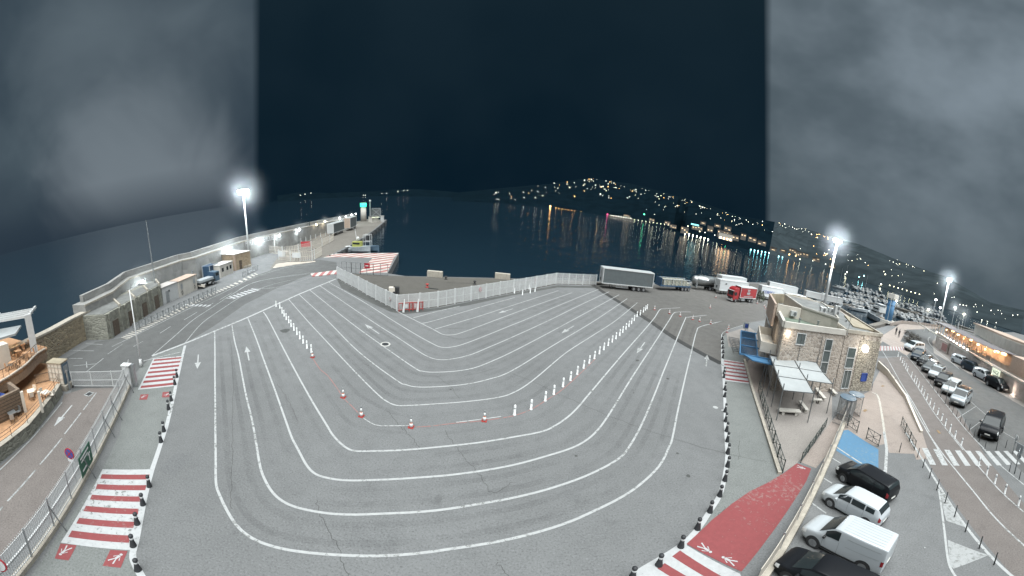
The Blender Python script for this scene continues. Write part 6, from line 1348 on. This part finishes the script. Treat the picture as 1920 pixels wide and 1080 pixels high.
# red lorry
a_, b_ = G(1373,567), G(1428,569); t = thing('red_lorry', 'red lorry with a red curtain body and white sun visor facing left', 'lorry', (*a_[:2], 0), ang(a_, b_)); L = 10.4
MB().box((L/2+1.5, 1.25, 2.55), (L-2.9, 2.4, 2.6)).build('cargo_box', 'truck_red', t); f = MB(); 
for y in (0.03, 2.47):
    for z in (1.25, 3.87): f.beam((2.9, y, z), (L+.05, y, z), .1, .14)
    for x in (2.95, L): f.beam((x, y, 1.2), (x, y, 3.9), .12)
f.build('frame', 'white_metal', t); MB().box((L/2+1.5, 1.25, 3.93), (L-2.8, 2.5, .08)).build('roof', 'trailer_white', t)
cb = [(0, .55), (0, 1.5), (.12, 2.75), (.5, 3.35), (1.3, 3.65), (2.35, 3.65), (2.35, .75), (.6, .6)]
vs = [(x, y, z) for y in (.05, 2.45) for x, z in cb]; n_ = len(cb); MB().add(vs, [tuple(range(n_)), tuple(range(n_, 2*n_))[::-1]] + [((i+1) % n_, i, n_+i, n_+(i+1) % n_) for i in range(n_)]).build('cab', 'truck_red', t, bevel=.05)
MB().add([(-.01, .25, 1.65), (-.01, 2.25, 1.65), (.1, 2.2, 2.7), (.1, .3, 2.7)], [(0, 1, 2, 3)]).build('windscreen', 'glass_dark', t); MB().box((.95, .03, 2.15), (.9, .04, .8)).build('side_window', 'glass_dark', t); MB().box((.0, 1.25, .95), (.08, 2.2, .45)).build('grille', 'black_trim', t); MB().box((-.1, 1.25, .5), (.25, 2.4, .3)).build('bumper', 'trailer_white', t); MB().box((.03, 1.25, 2.85), (.35, 2.2, .1)).build('sun_visor', 'trailer_white', t)
for y in (.35, 2.15): MB().box((-.06, y, .85), (.06, .35, .2)).build('headlight', 'lamp_clear', t)
for y in (-.15, 2.65): MB().box((.25, y, 2.3), (.15, .2, .6)).build('mirror', 'black_trim', t)
wheels(t, [1.3, 7.6, 8.9], 2.5); MB().box((6, 1.25, .95), (8, .9, .3)).build('chassis', 'dark_metal', t); MB().box((4.4, .1, .75), (1.6, .4, .5)).build('fuel_tank', 'galv', t)
lo_ = MB().box((6.5, -.06, 3.35), (1.3, .02, .22)); lo_.box((6.5, -.06, 2.95), (.9, .02, .18)).box((6.5, -.06, 2.55), (1.5, .02, .3)).box((6.5, -.06, 2.2), (1.2, .02, .2)).box((6.6, -.06, 1.65), (4.2, .02, .16)); lo_.build('side_marking', 'canvas', t)
g_ = G(1432, 569); gl_ = thing('bush', 'dark leafy bush between the red lorry and the office wall', 'bush', (g_[0]-.5, g_[1]+1.5, 0)); lv = MB(); rq_ = random.Random(4)
for i in range(700):
    a, e, r_ = rq_.uniform(0, 2*pi), rq_.uniform(0, 1), rq_.uniform(.5, 1)**.5; c_ = Vector((cos(a)*1.5*r_*(1-e*e*.6), sin(a)*1.5*r_*(1-e*e*.6), .4+e*2.8)); d1 = Vector((rq_.uniform(-1, 1), rq_.uniform(-1, 1), rq_.uniform(-1, 1))).normalized()*.16; d2 = d1.cross(Vector((rq_.uniform(-1, 1), rq_.uniform(-1, 1), 1))).normalized()*.1; lv.add([c_-d1, c_+d2, c_+d1, c_-d2], [(0, 1, 2, 3)])
lv.build('foliage', 'leaf', gl_); MB().cyl((0, 0, 0), (0, 0, 1.4), .1, .05).build('stem', 'wood_dark', gl_)
# works lorry and crates left of the hut
a_, b_ = G(377,543), G(404,533); t = thing('flatbed_lorry', 'dark flatbed lorry with a white load parked in front of the blue crates', 'lorry', (*a_[:2], 0), ang(a_, b_)); 
MB().box((2.4, 1.2, 1.0), (4.8, 2.3, .25)).build('bed', 'dark_metal', t); MB().box((2.4, 1.2, 1.4), (4.2, 2.0, .5)).build('load', 'hull', t, bevel=.05); MB().box((.2, -.05, .75), (.15, 2.3, .5)).build('tail_board', 'cream', t); wheels(t, [.9, 3.9], 2.4, .42)
MB().box((5.5, 1.2, 1.5), (1.5, 2.2, 1.9)).build('cab', 'hull_blue', t, bevel=.08); MB().box((4.4, 1.2, 1.9), (.1, 2.1, 1.2)).build('headboard', 'blue_metal', t); MB().box((5.5, .08, 1.9), (1.0, .04, .6)).build('side_window', 'glass_dark', t)
for x0, y0, x1, y1, h_, m_, lb in ((362,528,372,524,2.4,'hull_blue','small blue grey crate behind the zero marked container'),(382,522,392,518,2.6,'render_pale','pale panel box between the two blue crates'),(395,524,411,517,2.9,'blue_metal','tall blue frame crate beside the site hut')):
    a, b = G(x0, y0)[:2], G(x1, y1)[:2]; t = thing('storage_crate', lb, 'crate', (*a, 0), ang(a, b), None); l_ = hypot(b[0]-a[0], b[1]-a[1]); MB().box((l_/2, 1.2, h_/2), (l_-.2, 2.2, h_-.2)).build('casing', m_, t); f = MB()
    for x in (0, l_):
        for y in (0, 2.4): f.beam((x, y, 0), (x, y, h_), .14)
    for z in (.1, h_/2, h_): f.beam((0, 0, z), (l_, 0, z), .12); f.beam((0, 2.4, z), (l_, 2.4, z), .12)
    f.build('frame', 'hull', t)
# pier trailer and container
trailer('grey box trailer parked on the pier under the wall lamps', G(626,443)[:2], G(652,433)[:2], L=15, H=4.6, W_=3, side='curtain_grey', group=None)
trailer('tan ended dark container on the pier behind the grey trailer', G(657,433)[:2], G(675,424.5)[:2], L=14, H=5.4, W_=3, side='curtain_grey', endm='tan_wall', group=None)
# ================================================================== BOATS
def hullmesh(L, B, h, n=8):
    mb = MB(); vs = []
    for i in range(n+1):
        t_ = i/n; x = -L/2+L*t_; w_ = B/2*(1-max(0, (t_-.45)/.55)**2.2)*(.9+.1*min(1, t_*3)); sh = h*(1+.25*t_**2); w_ = max(w_, .02)
        vs += [(x, -w_, sh), (x, -w_*.75, h*.25), (x, 0, -.1), (x, w_*.75, h*.25), (x, w_, sh)]
    fs = [(i*5+j, (i+1)*5+j, (i+1)*5+j+1, i*5+j+1) for i in range(n) for j in range(4)] + [(i*5+4, (i+1)*5+4, (i+1)*5, i*5) for i in range(n)] + [(0, 1, 2, 3, 4)]
    return mb.add(vs, [f[::-1] for f in fs])
def boat(nm, label, x, y, rz, L, B, cab=True, mastH=0, hm='hull', group=None):
    t = thing(nm, label, 'boat', (x, y, SEA), rz, group); h = B*.38; hullmesh(L, B, h).build('hull', hm, t)
    if cab:
        MB().prism([(-L*.15, -B*.32), (L*.18, -B*.28), (L*.26, 0), (L*.18, B*.28), (-L*.15, B*.32)], h*1.02, h*1.02+B*.32).build('cabin', 'plastic_white', t); MB().box((-.02*L, 0, h+B*.24), (L*.26, B*.66, B*.1)).build('window', 'glass_dark', t)
        MB().box((-L*.33, 0, h*1.04), (L*.2, B*.6, .06)).build('cockpit', 'wood', t)
    if mastH:
        MB().cyl((L*.08, 0, h), (L*.08, 0, h+mastH), .09, .05, 6).build('mast', 'galv', t); MB().cyl((L*.08, 0, h+1.3), (-L*.36, 0, h+1.3), .09, .07, 6).build('boom', 'canvas', t)
    return t
rb_ = random.Random(11)
bp = [boat('motorboat', 'small white motorboat in the crowded moorings of the marina', 0, 0, 0, 7, 2.6, True, 0, 'hull', 'boats moored in the marina'), boat('motorboat', 'small white open boat in the crowded moorings of the marina', 0, 0, 0, 5.6, 2.2, True, 0, 'plastic_white', 'boats moored in the marina'), boat('motorboat', 'small grey blue boat in the crowded moorings of the marina', 0, 0, 0, 6.5, 2.4, True, 0, 'hull_blue', 'boats moored in the marina')]
used = [0, 0, 0]; spots = []; rown_ = []
rown = []
def rowb(x0, y0, x1, y1, n, a0=.8, sz=1.0):
    rown.extend([(len(rown_), i) for i in range(n)]); rown_.append(1)
    for i in range(n):
        u = (i+rb_.uniform(-.2, .2))/(n-1 if n > 1 else 1); g_ = G(x0+(x1-x0)*u, y0+(y1-y0)*u+rb_.uniform(-.6, .6), SEA); spots.append((g_[0], g_[1], a0+rb_.uniform(-.1, .1)+(pi if rb_.random() < .3 else 0), sz*rb_.uniform(.8, 1.1)*min(1.5, max(1, hypot(g_[0], g_[1])/230))))
for r_ in ((1532,563,1575,574,9),(1540,558,1622,573,17),(1560,553,1630,567,13),(1585,550,1640,562,9),(1600,543,1655,558,10),(1625,578,1662,583,5),(1590,537,1650,550,8),(1675,588,1705,596,6),(1688,598,1762,609,12),(1685,590,1730,596,8),(1705,582,1765,596,9),(1690,573,1760,588,10),(1720,598,1770,606,7),(1640,565,1680,575,6)): rowb(*r_)
for i, (x, y, a, s_) in enumerate(spots):
    k = 0 if i % 5 in (0, 2, 3) else (1 if i % 5 == 1 else 2)
    o = bp[k] if not used[k] else dup(bp[k], (0, 0, 0)); used[k] = 1; o.location = (x, y, SEA); o.rotation_euler = (0, 0, a); o.scale = (s_*1.15,)*3; o['label'] = '%s %s in the %s mooring row from the office roof' % (ORD[rown[i][1]], ('small white motorboat', 'little open boat', 'grey blue boat')[k], ORD[rown[i][0]])
for x, y, h_, L_, lb in ((1571,541,14,12,'sailing yacht with bare mast moored left of the tallest masted yacht'),(1579,543,17,14,'tallest masted sailing yacht moored beyond the white sheds'),(1608,545,10,9,'small sailing boat between the tall yachts and the blue column'),(1618,548,14,12,'sailing yacht with a lamp at its masthead left of the blue column'),(1808,605,12,9,'sailing boat behind the last street lamps')):
    d_ = 175; p_ = AT(x, y, d_); g_ = G(x, y, SEA); g_ = (g_[0], g_[1]) if hypot(*g_[:2]) < 320 else p_[:2]; s_ = boat('sailing_yacht', lb, g_[0], g_[1], -.4, L_, 3.4, True, h_*1.15)
g_ = G(1646, 605, SEA); t = boat('motor_yacht', 'large white motor yacht with a flying bridge alongside the blue column', g_[0]+3, g_[1]+3, 1.0, 17, 6.2); MB().prism([(-5, -2), (1.5, -1.8), (3, 0), (1.5, 1.8), (-5, 2)], 4.3, 6.1).build('upper_deck', 'plastic_white', t); MB().box((-1.5, 0, 5.2), (4.8, 4.0, .6)).build('window', 'glass_dark', t); MB().box((-2, 0, 7.3), (5, 3.6, .15)).build('hardtop', 'plastic_white', t); [MB().beam((x, y, 6.1), (x, y, 7.3), .12).build('post', 'white_metal', t) for x in (-4, 0) for y in (-1.6, 1.6)]
g_ = G(668, 474, SEA); t = thing('work_boat', 'small work boat with a yellow cabin moored behind the striped deck', 'boat', (g_[0], g_[1]+1.5, SEA), .1); hullmesh(9, 3.2, 1.6).build('hull', 'hull', t); MB().prism([(-1.8, -1.1), (1.2, -1.0), (1.7, 0), (1.2, 1.0), (-1.8, 1.1)], 1.6, 3.2).build('cabin', 'boat_yellow', t, bevel=.05); MB().box((-.3, 0, 2.7), (2.5, 2.3, .45)).build('window', 'glass_dark', t); MB().cyl((-.5, 0, 3.6), (-1.0, 0, 7), .1, .05).build('mast', 'plastic_white', t)
MB().sph((0, 0, 4.1), .5, 10, 6).build('radar_dome', 'plastic_white', t, True)
g_ = G(686, 473, SEA); t = thing('work_boat', 'small dark boat with white tubular frame right of the yellow cabin boat', 'boat', (g_[0], g_[1]+2, SEA), .1); hullmesh(8, 2.8, 1.5).build('hull', 'hull_blue', t); f = MB(); [f.beam((x, y, 1.4), (x, y, 5), .12) for x in (-1.5, 1.0) for y in (-1, 1)]; [f.beam((-1.5, y, z), (1, y, z), .12) for y in (-1, 1) for z in (3, 5)]; f.build('frame', 'white_metal', t)
g_ = G(650, 474, SEA); boat('motorboat', 'white boat bow showing over the left edge of the striped deck', g_[0], g_[1]+1, .9, 6, 2.6)
# blue lift column
g_ = G(1664, 605); hb = HT(g_, 1672, 563); t = thing('lift_column', 'tall blue cylindrical lift column with a pale box on top beside the marina', 'tower', (g_[0], g_[1], 0)); MB().cyl((0, 0, 0), (0, 0, hb), 1.7, 1.7, 16).build('column', 'blue_awning', t, True)
MB().cyl((0, 0, hb*.78), (0, 0, hb*.8), 1.8, 1.8, 16).build('ring', 'blue_metal', t); MB().box((.5, 0, hb+1.6), (5.0, 3.2, 1.8)).build('box', 'render_pale', t)
for s_ in (-2.6, 2.6): MB().beam((s_, s_*.3, 0), (s_, s_*.3, hb+.8), .22).build('guide_rail', 'galv', t)
MB().box((0, 0, .5), (7, 4, 1)).build('base', 'render_pale', t)
# marina quays and parapets
for nm, pts, h0, h1, w_, m_ in (('quay', [(1640,612),(1662,606),(1700,608),(1760,613.5)], -3, .05, 2.5, 'concrete'),):
    mbq = MB().wallrib(P(*pts), w_, h0, h1); struct('ground', mbq, m_)
q = thing('parapet', 'long beige parapet along the bend above the marina', 'wall'); MB().wallrib(P((1668,611),(1690,606),(1725,609),(1763,614)), -.5, 0, 1.2).build('wall', 'pink_paving', q)
for pts in ([(1540,567),(1625,577)], [(1560,557),(1640,570)], [(1600,548),(1660,562)], [(1685,596),(1765,604)], [(1690,583),(1765,592)]):
    a, b = [G(*p_, SEA)[:2] for p_ in pts]; struct('path', MB().wallrib([a, b], 2.2, SEA-.5, SEA+.5), 'concrete')
for pts in ([(1670,538),(1760,570),(1850,603)], [(1690,560),(1745,577)], [(1800,574),(1848,603)]):
    a = [AT(x, y+4, 260-20*i) for i, (x, y) in enumerate(pts)]; struct('road', MB().wallrib([p_[:2] for p_ in a], 5, SEA-1, .4), 'concrete')
t = thing('strut_frame', 'pair of leaning grey struts beside the yellow street lamp', 'frame', (*AT(1800,615,118)[:2], 0), .6); f = MB(); f.beam((0, 0, 0), (2.2, 0, 9), .35).beam((3, 0, 0), (2.2, 0, 9), .35).beam((.9, 0, 3.5), (2.7, 0, 3.5), .25); f.build('strut', 'galv', t)
# kiosk and planting near the bend, bikes
g_ = G(1757, 655); t = thing('wall_kiosk', 'small stone kiosk with a pinkish poster panel in the wall niche', 'kiosk', (*g_[:2], 0), ang(G(1757,655), G(1780,668))); MB().box((2.5, 1.2, 1.6), (6.5, 2, 3.2)).build('wall', 'render_wall', t); MB().box((3.8, .16, 1.6), (3.2, .06, 2)).build('poster', 'red_faded', t)
for i, (x, y) in enumerate(((1703,640),(1709,643),(1713,633),(1704,628),(1718,638))):
    g_ = G(x, y); o = thing('shrub', 'low grey green shrub on the rocky bank by the bend', 'shrub', g_, 0, 'shrubs on the bank by the bend'); lv = MB()
    for k in range(160): a = rq_.uniform(0, 6.28); r_ = rq_.uniform(.2, 1)*2.2; c_ = Vector((cos(a)*r_, sin(a)*r_, rq_.uniform(.1, 1.2))); d1 = Vector((rq_.uniform(-1, 1), rq_.uniform(-1, 1), rq_.uniform(-1, 1))).normalized()*.3; d2 = d1.cross(Vector((0, .3, 1))).normalized()*.2; lv.add([c_-d1, c_+d2, c_+d1, c_-d2], [(0, 1, 2, 3)])
    lv.build('foliage', 'rock', o)
# people on the bend
def person(label, x, y, rz, m_='cloth_dark', sc=1):
    t = bpy.data.meshes.new('person'); J = [(0,0,.95),(0,0,1.2),(0,0,1.42),(0,.0,1.53),(.02,0,1.66),(0,.19,1.42),(.02,.25,1.15),(.08,.26,.9),(0,-.19,1.42),(-.02,-.25,1.15),(.06,-.26,.9),(0,.1,.9),(.06,.11,.5),(0,.12,.08),(.13,.13,.04),(0,-.1,.9),(-.04,-.11,.5),(-.1,-.12,.08),(.03,-.13,.04)]
    E_ = [(0,1),(1,2),(2,3),(3,4),(2,5),(5,6),(6,7),(2,8),(8,9),(9,10),(0,11),(11,12),(12,13),(13,14),(0,15),(15,16),(16,17),(17,18)]; rad = [.15,.15,.14,.06,.105,.07,.05,.04,.07,.05,.04,.1,.07,.05,.045,.1,.07,.05,.045]
    t.from_pydata(J, E_, []); o = bpy.data.objects.new('person', t); S.collection.objects.link(o); t.materials.append(M[m_]); sk_ = o.modifiers.new('skin', 'SKIN'); t.skin_vertices.new() if not t.skin_vertices else None
    for i, r_ in enumerate(rad): t.skin_vertices[0].data[i].radius = (r_, r_)
    t.skin_vertices[0].data[0].use_root = True; ss = o.modifiers.new('smooth', 'SUBSURF'); ss.levels = 1; ss.render_levels = 1
    o.location = (x, y, 0); o.rotation_euler = (0, 0, rz); o.scale = (sc, sc, sc); tag(o, label, 'person')
    MB().sph((.01, 0, 1.70), .10, 10, 6).build('hair', 'wood_dark', o, True); return o
for x, y, lb in ((1679,628,'person in dark clothes walking on the left of the pair by the bend'), (1684.5,633,'person in dark clothes walking on the right of the pair by the bend')):
    g_ = G(x, y); person(lb, g_[0], g_[1], 1.2, sc=1.45)
# ================================================================== THE FAR TOWN
lr = random.Random(21)
def far(label, p_, r, m_, group='lamps of the far town', name='far_lamp'): return MB().sph((0, 0, 0), r, 6, 4).build(name, m_, loc=tuple(p_), label=label, cat='lamp', group=group)
proto = {}
def farcopy(label, p_, r, m_, group):
    if m_ not in proto: proto[m_] = MB().sph((0, 0, 0), 1, 6, 4).build('far_lamp', m_, loc=tuple(p_)); o = proto[m_]
    else: o = proto[m_].copy(); S.collection.objects.link(o)
    o.location = p_; o.scale = (r, r, r); return tag(o, label, 'lamp', group)
clus = [(915,1000,14,.04,.45,0),(1000,1085,20,.05,.9,0),(1085,1150,38,.25,.98,0),(1120,1200,30,.2,.8,0),(1200,1262,26,.1,.85,0),(1262,1330,26,.25,.9,0),(1330,1385,22,.3,.8,0),(1385,1440,8,.35,.8,0),(1445,1500,18,.65,.95,0),(1500,1560,16,.55,.85,1),(1490,1560,12,.05,.35,1),(1575,1625,9,.12,.4,0),(1650,1700,8,.08,.3,0),(1655,1725,13,.62,.88,0),(1740,1790,5,.1,.4,0),(1820,1915,8,.05,.4,0)]
for ci_, (x0, x1, n_, t0, t1, warm) in enumerate(clus):
    where = ('on the dark far shore before the amber beacon','on the slope above the amber beacon','high on the hill above the pink lamp','on the hill above the white pavilion','on the slope above the green domed lamp','on the ridge above the yellow waterfront row','on the slope above the lit hotel','beside the hotel end of the town','in the string along the grey ridge behind the office','in the warm cluster above the cyan lamps','low on the shore beyond the cyan lamps','on the slope behind the roof mast','on the shore behind the yachts','high above the marina','behind the last tall mast','on the scrub slope above the bar restaurant')[ci_]
    for i in range(n_):
        x = lr.uniform(x0, x1); p_ = onhill(x, lr.uniform(t0, t1)); d = hypot(p_[0], p_[1]); w_ = lr.random(); m_ = 'glow_amber' if (w_ < .12 or (warm and w_ < .6)) else ('glow_yellow' if w_ < .35 else 'glow_town')
        farcopy({'glow_amber': 'tiny amber lamp ', 'glow_yellow': 'tiny yellowish lamp ', 'glow_town': 'tiny white lamp '}[m_] + where, (p_[0], p_[1], p_[2]+5), d*.00050*lr.uniform(.5, 1.3), m_, 'lamps of the far town')
def shorept(x, y, dz=4):
    for i in range(len(shore)-1):
        if shore[i][0] <= x <= shore[i+1][0]: f = (x-shore[i][0])/(shore[i+1][0]-shore[i][0]); d = sds[i]*(1-f)+sds[i+1]*f; break
    return AT(x, y, d*1.004)
def shoreglow(x, y, k, m_, lb, pw=0): p_ = shorept(x, y); p_ = (p_[0], p_[1], max(p_[2], SEA+1.5)); d = hypot(p_[0], p_[1]); o = farcopy(lb, p_, d*.00078*k, m_, 'lamps along the far shore'); return o
for x, y, k, m_, lb in [(1032,387,2.1,'glow_amber','single bright amber lamp on the far point')] + [(1042+6*i, 390+.9*i, .7, 'glow_amber', 'small amber lamp along the far beach') for i in range(9)] + \
    [(1139,402,1.6,'glow_pink','pink lamp at the left end of the white lit pavilion'),(1208,402,1.6,'glow_signgreen','green lamp above the dome roof')] + \
    [(1146+4.6*i, 404+.65*i, 1.05, 'glow_town', 'white lamp on the lit beach pavilion') for i in range(9)] + [(1190+7*i, 412+1.1*i, .8, 'glow_yellow', 'small yellow lamp on the far promenade') for i in range(12)] + \
    [(1285+7.2*i, 437+1.9*i, 1.7, 'glow_shore', 'large yellow lamp in the row on the far waterfront') for i in range(7)] + [(1290,424,1.2,'glow_yellow','yellow lamp above the waterfront row'),(1312,434,1.3,'glow_yellow','bright lamp cluster behind the waterfront row'),(1322,436,1.2,'glow_town','bright lamp cluster behind the waterfront row'),(1340,441,1.2,'glow_town','white lamp right of the waterfront row'),(1347,441,1.4,'glow_shore','white lamp right of the waterfront row'),(1362,449,1.0,'glow_signgreen','small green lamp before the lit hotel'),(1356,446,1.1,'glow_amber','amber lamp before the lit hotel'),(1384,452,1.0,'glow_yellow','yellow lamp right of the lit hotel')] + \
    [(1408+6.8*i, 468+1.25*i, 1.6, 'glow_cyan', 'cyan lamp in the row by the far ferry landing') for i in range(6)] + [(1460,481,1.7,'glow_cyan','cyan lamp beyond the row by the far ferry landing'),(1467,482.5,1.5,'glow_cyan','cyan lamp beyond the row by the far ferry landing'),(1480,477,1.8,'glow_amber','amber lit house lamp right of the cyan lamps'),(1492,480,1.4,'glow_amber','amber lit house lamp right of the cyan lamps'),(1500,486,1.2,'glow_yellow','lamp on the shore before the amber houses'),(1524,489,1.2,'glow_town','lamp on the shore left of the roof mast'),(1548,495,1.3,'glow_town','white lamp on the shore behind the roof mast'),(1588,510,1.8,'glow_yellow','bright double lamp behind the sailing yachts'),(1585,514,1.2,'glow_town','bright double lamp behind the sailing yachts'),(1611,519,1.4,'glow_cyan','greenish lamp among the yacht masts'),(1620,517,1.7,'glow_cyan','cyan lamp at the head of the yacht mast'),(1652,533,2.2,'glow_yellow','bright golden light of a quayside bar'),(1647,545,1.2,'glow_town','double white lamp on the marina quay'),(1660,514,1.6,'glow_yellow','pale yellow lamp high behind the marina')] + \
    [(1668+8*i, 535+2.4*i, 1.2, 'glow_yellow', 'lamp in the string of lights beyond the marina') for i in range(8)] + [(x, y, 1.1, 'glow_town', 'white lamp on the dark slope at the far right') for x, y in ((1800,571),(1806,572),(1812,573),(1832,585),(1841,600),(1851,605),(1858,582),(1868,605),(1878,588),(1899,591),(1908,590))]:
    shoreglow(x, y, k, m_, lb)
for x, y in ((563,366),(572,364),(583,362),(681,366),(685,366),(716,362.5),(725,362.5),(746,359),(757,357.5),(764,357)): p_ = AT(x, y, 3550); farcopy('faint lamp on the dark headland beyond the light tower', p_, 1.8, 'glow_town', 'lamps on the far headland')
def block(label, x, y0, wpx, hpx, d, glow=None, nwin=0):
    p_ = AT(x, y0, d); px_ = d*wpx/FX; pz_ = d*hpx/FY; a = atan2(p_[1], p_[0]); t = thing('town_building', label, 'building', (p_[0], p_[1], max(p_[2]-2, SEA)), a, 'buildings of the far town')
    MB().box((4, 0, pz_/2), (10, px_, pz_)).build('wall', 'town_wall', t); MB().box((4, 0, pz_+.3), (11, px_+1, .6)).build('roof', 'town_roof', t); k = 0
    for i in range(nwin): MB().box((-1.05, -px_/2+px_*(i+.5)/nwin, pz_*lr.choice((.3, .55, .75))), (.1, px_/nwin*.5, pz_*.16)).build('window', 'glow_win', t)
    return t
for i, (x, y, w_, h_, d, nw) in enumerate(sorted(((1283,436,14,12,800,3),(1262,427,12,7,1100,3),(1307,430,20,8,820,4),(1331,433,11,11,780,2),(1357,445,26,14,700,5),(1364,431,13,8,800,2),(1378,449,14,10,700,2),(1393,448,10,12,720,2),(1410,452,16,9,720,2),(1428,458,16,8,700,2),(1251,420,10,6,1200,2),(1175,407,12,5,1500,3),(1222,414,10,5,1300,2),(1486,472,14,8,640,3),(1497,478,12,9,600,3),(1510,480,12,7,600,2),(1530,488,14,7,580,2),(1560,500,12,7,540,2),(1450,468,12,6,650,1),(1468,472,12,6,650,1),(1345,425,12,6,900,1),(1318,420,10,6,950,1)))):
    block('%s dim building of the far town, counted from the white pavilion' % ORD[i], x, y, w_, h_, d, None, nw)
p_ = AT(1360, 448, 690); t = thing('lit_hotel', 'warm floodlit hotel front in the middle of the far waterfront', 'building', (p_[0], p_[1], max(p_[2]-2, SEA)), atan2(p_[1], p_[0])); MB().box((0, 0, 6), (8, 30, 12)).build('wall', 'cream', t); MB().box((0, 0, 12.3), (9, 31, .6)).build('roof', 'town_roof', t)
for k in range(4): MB().box((-4.1, -11+7*k, 2.5), (.2, 3.5, 3)).build('lit_window', 'glow_warm', t)
p_ = AT(1165, 405, 1450); t = thing('beach_pavilion', 'long white lit pavilion on the far beach', 'building', (p_[0], p_[1], SEA+1), atan2(p_[1], p_[0])); MB().box((3, 0, 4), (8, 110, 7)).build('wall', 'town_wall', t); MB().box((0, 0, 4), (.4, 96, 2.4)).build('lit_window', 'glow_strip', t)
p_ = AT(1303, 422, 790); t = thing('cyan_sign', 'cyan neon roof sign of the far town', 'sign', p_, atan2(p_[1], p_[0])); MB().box((0, 0, 1.6), (.3, 19, .9)).box((0, 0, 0), (.3, 19, .9)).build('neon_bars', 'glow_neon', t)
